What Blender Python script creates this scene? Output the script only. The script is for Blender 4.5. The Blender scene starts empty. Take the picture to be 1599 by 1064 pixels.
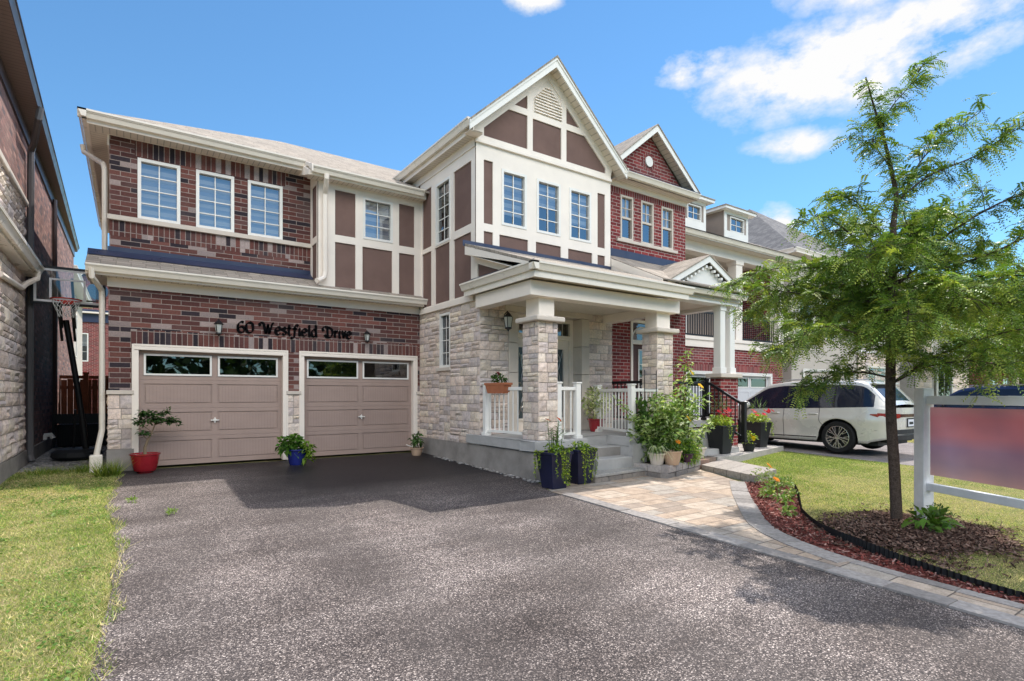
# ------------------------------------------------------------------ light and sky settings
SUN_E = 5.0; SKY_S = .15; SKY_DUST = .0; SKY_OZ = 2.0; SKY_TINT = (.74, 1.10, 1.24)
CL_SCALE = 9.0; CL_N = 2.8; CL_B = 6.6; CL_FILL = 35.0
CLOUDS = [(67, 27.3, 14, 3.6, .92), (53, 29.3, 5, 1.7, .72), (70, 33, 9, 3, .85), (62, 22.0, 5, 1.6, .62), (37, 35.6, 3.2, 1.3, .75), (60, 15.6, 2.4, 2, .75), (67, 14, 2.5, 1.5, .62)]
import bpy, bmesh, math, random
import numpy as np
from mathutils import Vector, Matrix
R = math.radians
rnd = random.Random(7)
scene = bpy.context.scene
COL = scene.collection
ORIGIN = {}

# ------------------------------------------------------------------ object helpers
class MB:
    """collects faces and links them as one mesh object"""
    def __init__(self):
        self.v = []; self.f = []; self.m = []; self.uv = []; self.c = []; self.sm = []
    def face(self, pts, mat=0, uv=None, col=None, smooth=False):
        i = len(self.v)
        pts = [tuple(p) for p in pts]
        self.v.extend(pts)
        self.f.append(tuple(range(i, i + len(pts))))
        self.m.append(mat); self.sm.append(smooth)
        if uv is None:
            a = Vector(pts[0]); n = Vector((0, 0, 0))
            for k in range(1, len(pts) - 1):
                n += (Vector(pts[k]) - a).cross(Vector(pts[k + 1]) - a)
            ax, ay, az = abs(n.x), abs(n.y), abs(n.z)
            if az >= ax and az >= ay: uv = [(p[0], p[1]) for p in pts]
            elif ay >= ax: uv = [(p[0], p[2]) for p in pts]
            else: uv = [(p[1], p[2]) for p in pts]
        self.uv.extend(uv)
        self.c.extend([col or (1, 1, 1)] * len(pts))
    def box(self, x0, y0, z0, x1, y1, z1, mat=0, col=None, skip=''):
        x0, x1 = min(x0, x1), max(x0, x1); y0, y1 = min(y0, y1), max(y0, y1); z0, z1 = min(z0, z1), max(z0, z1)
        p = lambda a, b, c: (x1 if a else x0, y1 if b else y0, z1 if c else z0)
        S = {'b': [p(0,1,0), p(1,1,0), p(1,0,0), p(0,0,0)], 't': [p(0,0,1), p(1,0,1), p(1,1,1), p(0,1,1)],
             'f': [p(0,0,0), p(1,0,0), p(1,0,1), p(0,0,1)], 'k': [p(1,1,0), p(0,1,0), p(0,1,1), p(1,1,1)],
             'l': [p(0,1,0), p(0,0,0), p(0,0,1), p(0,1,1)], 'r': [p(1,0,0), p(1,1,0), p(1,1,1), p(1,0,1)]}
        for k, q in S.items():
            if k not in skip: self.face(q, mat, None, col)
    def prism(self, poly, off, mat=0, col=None):
        """polygon (counter-clockwise seen from the front) swept back by the vector off"""
        off = Vector(off); a = [Vector(p) for p in poly]; b = [p + off for p in a]
        self.face(a, mat, None, col); self.face(list(reversed(b)), mat, None, col)
        n = len(a)
        for i in range(n):
            j = (i + 1) % n
            self.face([a[j], a[i], b[i], b[j]], mat, None, col)
    def bar(self, a, b, w, h, mat=0, up=(0, 0, 1), col=None):
        a = Vector(a); b = Vector(b); d = (b - a).normalized(); up = Vector(up)
        s = d.cross(up)
        if s.length < 1e-4: s = d.cross(Vector((0, 1, 0)))
        s.normalize(); u = s.cross(d)
        q = [(-1, -1), (1, -1), (1, 1), (-1, 1)]
        A = [a + s * (i * w / 2) + u * (j * h / 2) for i, j in q]; B = [b + s * (i * w / 2) + u * (j * h / 2) for i, j in q]
        self.face(list(reversed(A)), mat, None, col) if False else self.face(A, mat, None, col)
        self.face(list(reversed(B)), mat, None, col)
        for i in range(4):
            j = (i + 1) % 4
            self.face([A[j], A[i], B[i], B[j]], mat, None, col)
    def tube(self, pts, r, n=8, mat=0, col=None, caps=True, flat=1.0):
        pts = [Vector(p) for p in pts]; rs = r if isinstance(r, (list, tuple)) else [r] * len(pts)
        rings = []; side = None
        for i, p in enumerate(pts):
            d = (pts[min(i + 1, len(pts) - 1)] - pts[max(i - 1, 0)])
            d = d.normalized() if d.length > 1e-9 else Vector((0, 0, 1))
            if side is None: side = d.orthogonal().normalized()
            side = (side - d * side.dot(d))
            side = side.normalized() if side.length > 1e-6 else d.orthogonal().normalized()
            o = d.cross(side)
            rings.append([p + (side * math.cos(2 * math.pi * k / n) + o * math.sin(2 * math.pi * k / n) * flat) * rs[i] for k in range(n)])
        for i in range(len(pts) - 1):
            for k in range(n):
                l = (k + 1) % n
                self.face([rings[i][k], rings[i][l], rings[i + 1][l], rings[i + 1][k]], mat, [(k / n, i), ((k + 1) / n, i), ((k + 1) / n, i + 1), (k / n, i + 1)], col, True)
        if caps:
            self.face(list(reversed(rings[0])), mat, None, col); self.face(rings[-1], mat, None, col)
    def lathe(self, prof, c, n=24, mat=0, col=None, axis='z', a0=0.0, smooth=True, sq=None):
        c = Vector(c)
        def P(r, h, k):
            a = a0 + 2 * math.pi * k / n
            x, y = r * math.cos(a), r * math.sin(a)
            if axis == 'z': return c + Vector((x, y, h))
            if axis == 'x': return c + Vector((h, x, y))
            return c + Vector((y, h, x))
        for (r0, h0), (r1, h1) in zip(prof[:-1], prof[1:]):
            for k in range(n):
                if r0 < 1e-6: self.face([P(r0, h0, k), P(r1, h1, k + 1), P(r1, h1, k)][::-1] if False else [P(0, h0, k), P(r1, h1, k + 1), P(r1, h1, k)], mat, None, col, smooth)
                elif r1 < 1e-6: self.face([P(r0, h0, k), P(r0, h0, k + 1), P(0, h1, k)], mat, None, col, smooth)
                else: self.face([P(r0, h0, k), P(r0, h0, k + 1), P(r1, h1, k + 1), P(r1, h1, k)], mat, None, col, smooth)
    def grid(self, fn, nu, nv, mat=0, col=None, smooth=True, flip=False):
        P = [[Vector(fn(i / nu, j / nv)) for j in range(nv + 1)] for i in range(nu + 1)]
        for i in range(nu):
            for j in range(nv):
                q = [P[i][j], P[i + 1][j], P[i + 1][j + 1], P[i][j + 1]]
                self.face(q[::-1] if flip else q, mat, None, col, smooth)
    def split(self, name, mats, parent=None, **kw):
        """one object for each connected piece"""
        par = list(range(len(self.f))); seen = {}
        def find(i):
            while par[i] != i: par[i] = par[par[i]]; i = par[i]
            return i
        for i, f in enumerate(self.f):
            for v in f:
                k = tuple(round(c, 3) for c in self.v[v])
                if k in seen: par[find(i)] = find(seen[k])
                else: seen[k] = i
        groups = {}
        for i in range(len(self.f)): groups.setdefault(find(i), []).append(i)
        out = []
        for g in groups.values():
            m = MB()
            for i in g:
                f = self.f[i]; m.face([self.v[v] for v in f], self.m[i], [self.uv[v] for v in f], self.c[f[0]], self.sm[i])
            out.append(m.build(name, mats, parent, **kw))
        return out
    def build(self, name, mats, parent=None, merge=False, bevel=0, subsurf=0, normals=False):
        if not isinstance(mats, (list, tuple)): mats = [mats]
        o0 = ORIGIN.get(parent.name, Vector((0, 0, 0))) if parent else Vector((0, 0, 0))
        me = bpy.data.meshes.new(name)
        nv = len(self.v)
        if nv:
            va = np.array(self.v, dtype=np.float32) - np.array(o0, dtype=np.float32)
            lens = np.array([len(f) for f in self.f], dtype=np.int32)
            nl = int(lens.sum())
            me.vertices.add(nv); me.vertices.foreach_set('co', va.ravel())
            me.loops.add(nl); me.loops.foreach_set('vertex_index', np.arange(nl, dtype=np.int32))
            me.polygons.add(len(self.f))
            me.polygons.foreach_set('loop_start', np.concatenate(([0], np.cumsum(lens)[:-1])).astype(np.int32))
            me.polygons.foreach_set('loop_total', lens)
            me.polygons.foreach_set('material_index', np.array(self.m, dtype=np.int32))
            me.polygons.foreach_set('use_smooth', np.array(self.sm, dtype=bool))
            me.update(calc_edges=True)
            ul = me.uv_layers.new(name='UVMap')
            ul.data.foreach_set('uv', np.array(self.uv, dtype=np.float32).ravel())
            ca = me.color_attributes.new('Col', 'FLOAT_COLOR', 'CORNER')
            cc = np.ones((nl, 4), dtype=np.float32); cc[:, :3] = np.array(self.c, dtype=np.float32)
            ca.data.foreach_set('color', cc.ravel())
            me.validate()
        for m in mats: me.materials.append(m)
        if merge or bevel or subsurf or normals:
            bm = bmesh.new(); bm.from_mesh(me)
            bmesh.ops.remove_doubles(bm, verts=bm.verts, dist=0.0004)
            if normals: bmesh.ops.recalc_face_normals(bm, faces=bm.faces)
            bm.to_mesh(me); bm.free()
        o = bpy.data.objects.new(name, me); COL.objects.link(o)
        if parent: o.parent = parent
        ORIGIN[o.name] = o0.copy()
        if bevel:
            b = o.modifiers.new('bevel', 'BEVEL'); b.width = bevel; b.segments = 2; b.limit_method = 'ANGLE'; b.angle_limit = R(40)
        if subsurf:
            s = o.modifiers.new('sub', 'SUBSURF'); s.levels = subsurf; s.render_levels = subsurf
        return o

def tag(o, label=None, cat=None, group=None, kind=None):
    if label: o['label'] = label
    if cat: o['category'] = cat
    if group: o['group'] = group
    if kind: o['kind'] = kind
    return o
def thing(name, label, cat, loc=(0, 0, 0), group=None):
    o = bpy.data.objects.new(name, None); COL.objects.link(o)
    o.location = loc; o.empty_display_size = 0.2
    ORIGIN[o.name] = Vector(loc)
    return tag(o, label, cat, group)
def copy_tree(o, parent=None):
    c = o.copy(); COL.objects.link(c)
    if parent is not None: c.parent = parent
    for ch in list(o.children): copy_tree(ch, c)
    return c

def gz(y):
    """height of the sloping front ground"""
    if y > 11.4: return -0.02
    if y < -7: return -0.02 - 0.027 * 18.4
    return -0.02 - 0.027 * (11.4 - y)

# ------------------------------------------------------------------ material helpers
class NT:
    def __init__(self, name):
        self.mat = bpy.data.materials.new(name); self.mat.use_nodes = True
        self.t = self.mat.node_tree; self.n = self.t.nodes; self.l = self.t.links
        self.n.clear()
        self.out = self.n.new('ShaderNodeOutputMaterial')
    def node(self, typ, **kw):
        n = self.n.new(typ)
        for k, v in kw.items():
            if k.startswith('i_'):
                key = k[2:]; key = int(key) if key.isdigit() else key.replace('_', ' ')
                self.set(n, key, v)
            else: setattr(n, k, v)
        return n
    def set(self, n, key, v):
        s = n.inputs[key]
        if hasattr(v, 'is_output') or isinstance(v, bpy.types.NodeSocket): self.l.new(v, s)
        else:
            if s.type == 'RGBA' and len(v) == 3: v = (*v, 1)
            s.default_value = v
    def math(self, op, a, b=None, c=None, clamp=False):
        n = self.node('ShaderNodeMath', operation=op, use_clamp=clamp)
        self.set(n, 0, a)
        if b is not None: self.set(n, 1, b)
        if c is not None: self.set(n, 2, c)
        return n.outputs[0]
    def mix(self, f, a, b, mode='MIX'):
        n = self.node('ShaderNodeMix', data_type='RGBA', blend_type=mode)
        self.set(n, 0, f); self.set(n, 6, a); self.set(n, 7, b)
        return n.outputs[2]
    def noise(self, scale, detail=4, rough=.55, vec=None, out=0):
        n = self.node('ShaderNodeTexNoise'); n.inputs['Scale'].default_value = scale
        n.inputs['Detail'].default_value = detail; n.inputs['Roughness'].default_value = rough
        if vec is not None: self.l.new(vec, n.inputs['Vector'])
        return n.outputs[out]
    def coord(self, what='Object'):
        return self.node('ShaderNodeTexCoord').outputs[what]
    def wpos(self): return self.node('ShaderNodeNewGeometry').outputs['Position']
    def ramp(self, f, stops, interp='LINEAR'):
        n = self.node('ShaderNodeValToRGB'); n.color_ramp.interpolation = interp
        e = n.color_ramp.elements
        while len(e) < len(stops): e.new(0.5)
        for k, (p, c) in enumerate(stops):
            e[k].position = p; e[k].color = (*c, 1) if len(c) == 3 else c
        self.l.new(f, n.inputs[0]); return n.outputs[0]
    def rng(self, v, a, b, c, d):
        n = self.node('ShaderNodeMapRange'); self.set(n, 0, v)
        for k, x in zip((1, 2, 3, 4), (a, b, c, d)): n.inputs[k].default_value = x
        return n.outputs[0]
    def bump(self, h, strength=.5, dist=.01, normal=None):
        n = self.node('ShaderNodeBump'); n.inputs['Strength'].default_value = strength; n.inputs['Distance'].default_value = dist
        self.l.new(h, n.inputs['Height'])
        if normal is not None: self.l.new(normal, n.inputs['Normal'])
        return n.outputs[0]
    def principled(self, col, rough=.6, spec=.3, metal=0, normal=None, coat=0, **kw):
        p = self.node('ShaderNodeBsdfPrincipled')
        self.set(p, 'Base Color', col); self.set(p, 'Roughness', rough); self.set(p, 'Specular IOR Level', spec); self.set(p, 'Metallic', metal)
        if coat: p.inputs['Coat Weight'].default_value = coat; p.inputs['Coat Roughness'].default_value = .04
        if normal is not None: self.l.new(normal, p.inputs['Normal'])
        return p.outputs[0]
    def done(self, sh):
        self.l.new(sh, self.out.inputs[0]); return self.mat
    def sepuv(self):
        uv = self.node('ShaderNodeUVMap').outputs[0]
        s = self.node('ShaderNodeSeparateXYZ'); self.l.new(uv, s.inputs[0]); return s.outputs[0], s.outputs[1]
    def comb(self, x, y=0.0, z=0.0):
        n = self.node('ShaderNodeCombineXYZ'); self.set(n, 0, x); self.set(n, 1, y); self.set(n, 2, z); return n.outputs[0]

def painted(name, col, rough=.5, spec=.3, var=.10, scale=3.0, grime=.12, bump=.15, bscale=60, metal=0, coat=0):
    """painted or plain surface with slight mottling and weathering"""
    t = NT(name); P = t.wpos()
    n1 = t.noise(scale, 5, .6, P); n2 = t.noise(bscale, 3, .6, P)
    f = t.rng(n1, .3, .7, 1 - var, 1 + var)
    c = t.node('ShaderNodeVectorMath', operation='SCALE'); c.inputs[0].default_value = col; t.l.new(f, c.inputs['Scale'])
    g = t.noise(1.3, 6, .7, P)
    g = t.rng(g, .52, .75, 0, grime)
    cc = t.mix(g, c.outputs[0], tuple(x * .45 for x in col))
    nb = t.bump(n2, bump, .004)
    r = t.rng(n1, .3, .7, max(.02, rough - .08), min(1, rough + .08))
    return t.done(t.principled(cc, r, spec, metal, nb, coat))

def brickmat(name, bw, bh, stops, mortar, soldier=False, mw=.010, bump=.6):
    t = NT(name); u, v = t.sepuv()
    if soldier: u, v = v, u
    vr = t.math('DIVIDE', v, bh); row = t.math('FLOOR', vr); fv = t.math('FRACT', vr)
    par = t.math('FLOORED_MODULO', row, 2.0)
    off = t.math('MULTIPLY', par, 0.0 if soldier else .5)
    ur = t.math('ADD', t.math('DIVIDE', u, bw), off); colm = t.math('FLOOR', ur); fu = t.math('FRACT', ur)
    if soldier: pass
    wn = t.node('ShaderNodeTexWhiteNoise', noise_dimensions='2D'); t.l.new(t.comb(row, colm), wn.inputs['Vector'])
    rv = wn.outputs['Value']
    P = t.wpos()
    wob = t.math('MULTIPLY', t.math('SUBTRACT', t.noise(28, 2, .5, P), .5), .006)
    du = t.math('MULTIPLY', t.math('MINIMUM', fu, t.math('SUBTRACT', 1.0, fu)), bw)
    dv = t.math('MULTIPLY', t.math('MINIMUM', fv, t.math('SUBTRACT', 1.0, fv)), bh)
    d = t.math('ADD', t.math('MINIMUM', du, dv), wob)
    isb = t.rng(d, mw * .5 - .0015, mw * .5 + .0025, 0, 1)
    c = t.ramp(rv, stops, 'CONSTANT')
    wn2 = t.node('ShaderNodeTexWhiteNoise', noise_dimensions='2D'); t.l.new(t.comb(colm, row), wn2.inputs['Vector'])
    c = t.mix(1.0, c, t.ramp(wn2.outputs['Value'], [(0, (.78, .78, .78)), (1, (1.22, 1.18, 1.15))]), 'MULTIPLY')
    n1 = t.noise(40, 4, .65, P)
    c = t.mix(1.0, c, t.ramp(n1, [(.25, (.72, .72, .74)), (.75, (1.25, 1.22, 1.2))]), 'MULTIPLY')
    mc = t.mix(t.noise(9, 4, .6, P), tuple(x * .75 for x in mortar), mortar)
    base = t.mix(isb, mc, c)
    stain = t.rng(t.noise(.9, 5, .65, P), .5, .75, 0, .28)
    base = t.mix(stain, base, (.20, .16, .15))
    h = t.math('ADD', t.math('MULTIPLY', isb, .8), t.math('MULTIPLY', n1, .35))
    return t.done(t.principled(base, .85, .2, 0, t.bump(h, bump, .008)))

def shingles(name, c0, c1):
    t = NT(name); u, v = t.sepuv()
    vr = t.math('DIVIDE', v, .14); row = t.math('FLOOR', vr); fv = t.math('FRACT', vr)
    w0 = t.node('ShaderNodeTexWhiteNoise', noise_dimensions='1D'); t.l.new(row, w0.inputs['W'])
    ur = t.math('ADD', t.math('DIVIDE', u, .21), t.math('MULTIPLY', w0.outputs['Value'], 7.0)); cm = t.math('FLOOR', ur); fu = t.math('FRACT', ur)
    wn = t.node('ShaderNodeTexWhiteNoise', noise_dimensions='2D'); t.l.new(t.comb(row, cm), wn.inputs['Vector'])
    P = t.wpos()
    c = t.mix(wn.outputs['Value'], c0, c1)
    gr = t.noise(160, 3, .7, P)
    c = t.mix(1.0, c, t.ramp(gr, [(.25, (.6, .6, .6)), (.75, (1.35, 1.35, 1.35))]), 'MULTIPLY')
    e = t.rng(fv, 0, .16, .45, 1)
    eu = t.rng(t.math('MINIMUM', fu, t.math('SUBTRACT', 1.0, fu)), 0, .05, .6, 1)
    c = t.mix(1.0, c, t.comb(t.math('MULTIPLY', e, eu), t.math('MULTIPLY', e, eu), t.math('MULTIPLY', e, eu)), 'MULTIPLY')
    h = t.math('SUBTRACT', t.math('ADD', t.math('MULTIPLY', wn.outputs['Value'], .4), t.math('MULTIPLY', gr, .3)), t.math('MULTIPLY', fv, .8))
    return t.done(t.principled(c, .9, .15, 0, t.bump(h, .5, .012)))

def soffitmat(name, col, pitch=.10):
    """ribbed and perforated eave lining; ribs run across the eave in both directions of the world grid"""
    t = NT(name); u, v = t.sepuv(); P = t.wpos()
    f = t.math('FRACT', t.math('DIVIDE', u, pitch)); d = t.math('MINIMUM', f, t.math('SUBTRACT', 1.0, f))
    g = t.rng(d, .02, .10, .55, 1)
    n = t.noise(4, 4, .6, P)
    c = t.mix(1.0, t.mix(n, tuple(x * .85 for x in col), col), t.comb(g, g, g), 'MULTIPLY')
    return t.done(t.principled(c, .55, .3, 0, t.bump(g, .5, .006)))

def stonemat(name, rough=.9):
    t = NT(name); P = t.wpos()
    a = t.node('ShaderNodeVertexColor', layer_name='Col')
    n1 = t.noise(22, 6, .68, P); n2 = t.noise(90, 3, .6, P); n3 = t.noise(5, 4, .6, P)
    c = t.mix(1.0, a.outputs[0], t.ramp(n1, [(.25, (.70, .69, .70)), (.5, (1, .99, .98)), (.75, (1.22, 1.2, 1.16))]), 'MULTIPLY')
    c = t.mix(1.0, c, t.ramp(n3, [(.3, (.9, .9, .93)), (.7, (1.08, 1.05, 1.0))]), 'MULTIPLY')
    h = t.math('ADD', n1, t.math('MULTIPLY', n2, .35))
    return t.done(t.principled(c, rough, .2, 0, t.bump(h, .75, .018)))

def vcolmat(name, rough=.6, spec=.3, transl=0.0, var=.25, nscale=8):
    t = NT(name); a = t.node('ShaderNodeVertexColor', layer_name='Col'); P = t.wpos()
    c = t.mix(1.0, a.outputs[0], t.ramp(t.noise(nscale, 3, .6, P), [(.3, (1 - var,) * 3), (.7, (1 + var,) * 3)]), 'MULTIPLY')
    p = t.principled(c, rough, spec)
    if transl:
        tr = t.node('ShaderNodeBsdfTranslucent'); t.l.new(t.mix(1.0, c, (1.25, 1.35, .55), 'MULTIPLY'), tr.inputs[0])
        m = t.node('ShaderNodeMixShader'); m.inputs[0].default_value = transl
        t.l.new(p, m.inputs[1]); t.l.new(tr.outputs[0], m.inputs[2]); p = m.outputs[0]
    return t.done(p)

def glassmat(name, tint=(.96, .98, 1.0), refl=.30, rough=.015, wav=.02):
    """window glass: mirrors the sky and lets the blind behind it show"""
    t = NT(name)
    g = t.node('ShaderNodeBsdfGlossy'); g.inputs['Color'].default_value = (.95, .97, 1, 1); g.inputs['Roughness'].default_value = rough
    t.l.new(t.bump(t.noise(1.6, 2, .5, t.wpos()), .10, wav), g.inputs['Normal'])
    tr = t.node('ShaderNodeBsdfTransparent'); tr.inputs[0].default_value = (*tint, 1)
    fr = t.node('ShaderNodeFresnel'); fr.inputs[0].default_value = 1.5
    f = t.math('ADD', t.math('MULTIPLY', fr.outputs[0], .9), refl, clamp=True)
    m = t.node('ShaderNodeMixShader'); t.l.new(f, m.inputs[0]); t.l.new(tr.outputs[0], m.inputs[1]); t.l.new(g.outputs[0], m.inputs[2])
    return t.done(m.outputs[0])

def blindmat(name, period=.15, ca=(.93, .93, .92), cb=(.58, .66, .78)):
    t = NT(name); u, v = t.sepuv()
    f = t.math('FRACT', t.math('DIVIDE', v, period))
    s = t.rng(t.math('ABSOLUTE', t.math('SUBTRACT', f, .5)), .22, .28, 0, 1)
    return t.done(t.principled(t.mix(s, cb, ca), .8, .1))

# ------------------------------------------------------------------ materials
M = {}
M['trim'] = painted('cream_trim', (.86, .775, .69), .45, .3, .04, 2, .10)
M['trim_white'] = painted('white_trim', (.80, .78, .74), .4, .35, .03, 2, .08)
M['gutter'] = painted('gutter_metal', (.80, .735, .645), .3, .5, .03, 2, .10, .05)
M['soffit'] = soffitmat('soffit', (.76, .68, .58))
M['stucco'] = painted('brown_stucco', (.185, .118, .102), .9, .15, .12, 2, .22, 1.0, 160)
M['stucco_pale'] = painted('pale_stucco', (.52, .47, .42), .9, .15, .06, 2, .1, .8, 200)
M['garage'] = painted('taupe_door', (.375, .278, .240), .5, .3, .05, 3, .10, .1, 50)
BR = [(0, (.135, .055, .048)), (.24, (.100, .044, .042)), (.44, (.160, .070, .060)), (.64, (.115, .060, .057)), (.80, (.035, .028, .036)), (.925, (.32, .26, .25))]
M['brick'] = brickmat('brown_brick', .30, .088, BR, (.38, .31, .28))
BS = [(0, (.135, .055, .048)), (.30, (.100, .044, .042)), (.52, (.155, .068, .058)), (.74, (.035, .028, .036)), (.90, (.36, .30, .29))]
M['brick_soldier'] = brickmat('brown_brick_soldier', .60, .085, BS, (.38, .31, .28), True)
RB = [(0, (.215, .036, .038)), (.35, (.165, .028, .032)), (.7, (.24, .046, .046))]
M['red_brick'] = brickmat('red_brick', .25, .080, RB, (.50, .42, .38), False, .012)
M['red_soldier'] = brickmat('red_brick_soldier', .60, .080, RB, (.50, .42, .38), True, .012)
NB = [(0, (.30, .17, .15)), (.4, (.24, .14, .125)), (.7, (.36, .22, .19)), (.88, (.15, .11, .115))]
M['old_brick'] = brickmat('tan_brick', .25, .080, NB, (.24, .20, .18), False, .011)
BB = [(0, (.16, .10, .08)), (.4, (.13, .08, .07)), (.75, (.2, .13, .11))]
M['tan_brick'] = brickmat('pale_brick', .25, .080, BB, (.4, .36, .32))
M['stone'] = stonemat('ashlar_stone')
M['mortar'] = painted('mortar', (.40, .35, .31), .95, .1, .1, 8, .2, .6, 90)
M['caststone'] = painted('cast_stone', (.62, .55, .48), .8, .2, .06, 4, .15, .4, 120)
M['concrete'] = painted('concrete', (.42, .41, .40), .9, .2, .14, 3, .35, .5, 60)
M['parging'] = painted('parged_foundation', (.30, .275, .255), .95, .15, .22, 2.5, .55, .7, 40)
M['shingle'] = shingles('tan_shingles', (.42, .36, .30), (.30, .26, .22))
M['shingle_dark'] = shingles('grey_shingles', (.20, .19, .19), (.12, .115, .12))
M['flashing'] = painted('dark_flashing', (.030, .040, .085), .35, .5, .1, 3, .1, .1)
M['black'] = painted('black_metal', (.012, .012, .014), .4, .4, .1, 5, .05, .1)
M['glass'] = glassmat('window_glass')
M['glass_dark'] = glassmat('dark_glass', (.25, .28, .3), .12)
M['blind'] = blindmat('zebra_blind')
M['blind_bright'] = blindmat('bright_zebra_blind', .17, (.95, .95, .94), (.50, .56, .66))
M['blind_plain'] = painted('roller_blind', (.80, .82, .83), .8, .1)
M['dark_inside'] = painted('dark_room', (.018, .02, .024), .9, .1)
M['lead_glass'] = None
# ------------------------------------------------------------------ building helpers
class Fr:
    """a wall frame: origin, horizontal direction, outward normal"""
    def __init__(self, o, u, n): self.o = Vector(o); self.u = Vector(u); self.n = Vector(n)
    def __call__(self, u, z, n=0.0): return self.o + self.u * u + Vector((0, 0, z)) + self.n * n
def front(y, x=0.0): return Fr((x, y, 0), (1, 0, 0), (0, -1, 0))
def side_left(x): return Fr((x, 0, 0), (0, -1, 0), (-1, 0, 0))     # u = -Y, seen from -X
def side_right(x): return Fr((x, 0, 0), (0, 1, 0), (1, 0, 0))

def wall(mb, fr, u0, u1, z0, z1, holes=(), n=0.0, reveal=0.0, mat=0, rmat=None):
    us = sorted({u0, u1, *[h[0] for h in holes], *[h[2] for h in holes]}); zs = sorted({z0, z1, *[h[1] for h in holes], *[h[3] for h in holes]})
    us = [u for u in us if u0 - 1e-6 <= u <= u1 + 1e-6]; zs = [z for z in zs if z0 - 1e-6 <= z <= z1 + 1e-6]
    for a, b in zip(us[:-1], us[1:]):
        for c, d in zip(zs[:-1], zs[1:]):
            mu, mz = (a + b) / 2, (c + d) / 2
            if any(h[0] < mu < h[2] and h[1] < mz < h[3] for h in holes): continue
            mb.face([fr(a, c, n), fr(b, c, n), fr(b, d, n), fr(a, d, n)], mat)
    if reveal:
        rm = mat if rmat is None else rmat
        for h in holes:
            a, c, b, d = h[:4]
            c_, d_ = max(c, z0), min(d, z1)
            for p, q in (((a, c), (b, c)), ((b, c_), (b, d_)), ((b, d), (a, d)), ((a, d_), (a, c_))):
                if p[1] == q[1] and not z0 - 1e-6 <= p[1] <= z1 + 1e-6: continue
                mb.face([fr(*q, n), fr(*p, n), fr(*p, n - reveal), fr(*q, n - reveal)], rm)
def fbox(mb, fr, u0, z0, u1, z1, n0, n1, mat=0, col=None):
    mb.prism([fr(u0, z0, n1), fr(u1, z0, n1), fr(u1, z1, n1), fr(u0, z1, n1)], fr.n * (n0 - n1), mat, col)
def fpoly(mb, fr, pts, n0, n1, mat=0):
    mb.prism([fr(u, z, n1) for u, z in pts], fr.n * (n0 - n1), mat)

def window(parent, fr, u0, z0, u1, z1, cols=2, rows=4, n=0.0, fw=.055, blind='blind', drop=1.0, fmat='trim_white', gmat='glass', label=None, top_grid=None, mid=False, bars=True):
    """frame with glazing bars, a pane and a blind behind it"""
    mb = MB(); n1 = n + .03; nb = n - .05
    for a, c, b, d in ((u0, z0, u1, z0 + fw), (u0, z1 - fw, u1, z1), (u0, z0 + fw, u0 + fw, z1 - fw), (u1 - fw, z0 + fw, u1, z1 - fw)):
        fbox(mb, fr, a, c, b, d, nb, n1)
    iu0, iu1, iz0, iz1 = u0 + fw, u1 - fw, z0 + fw, z1 - fw
    if bars:
        zlo = iz0 if top_grid is None else iz1 - top_grid
        for k in range(1, cols):
            u = iu0 + (iu1 - iu0) * k / cols; fbox(mb, fr, u - .009, zlo, u + .009, iz1, n - .022, n - .012)
        for k in range(1, rows):
            z = zlo + (iz1 - zlo) * k / rows; fbox(mb, fr, iu0, z - .009, iu1, z + .009, n - .023, n - .013)
    if mid:
        z = (iz0 + iz1) / 2; fbox(mb, fr, iu0, z - .025, iu1, z + .025, n - .04, n + .005)
    w = mb.build('window', M[fmat], parent)
    if label: w['label'] = label
    tl = [rnd.uniform(-.004, .004) for _ in range(3)]; g = MB(); g.face([fr(iu0, iz0, n - .030 + tl[0]), fr(iu1, iz0, n - .030 + tl[1]), fr(iu1, iz1, n - .030 + tl[1] + tl[2] * .6), fr(iu0, iz1, n - .030 + tl[0] + tl[2] * .6)])
    g.build('pane', M[gmat], w)
    b = MB()
    zb = iz1 - (iz1 - iz0) * drop
    if blind and drop > 0: b.face([fr(iu0, zb, n - .09), fr(iu1, zb, n - .09), fr(iu1, iz1, n - .09), fr(iu0, iz1, n - .09)], 0)
    b.face([fr(u0, z0, n - .16), fr(u1, z0, n - .16), fr(u1, z1, n - .16), fr(u0, z1, n - .16)], 1)
    b.build('window_blind' if blind else 'room_backing', [M[blind or 'dark_inside'], M['dark_inside']], w)
    return w

def gutter(mb, a, b, out, w=.12, h=.12, mat=0):
    """ogee gutter from a to b; a and b are the top outer edge, out is the outward direction"""
    a = Vector(a); b = Vector(b); o = Vector(out)
    prof = [(-w, 0), (-w, -h), (-w * .45, -h), (-w * .25, -h * .55), (-.012, -h * .28), (0, -h * .24), (0, 0), (-.012, 0), (-.012, -h * .3), (-w * .8, -h * .3)]
    A = [a + o * x + Vector((0, 0, z)) for x, z in prof]; B = [b + o * x + Vector((0, 0, z)) for x, z in prof]
    for i in range(len(prof) - 1): mb.face([A[i], B[i], B[i + 1], A[i + 1]], mat)
    mb.face(A[:7], mat); mb.face(B[:7][::-1], mat)

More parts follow.
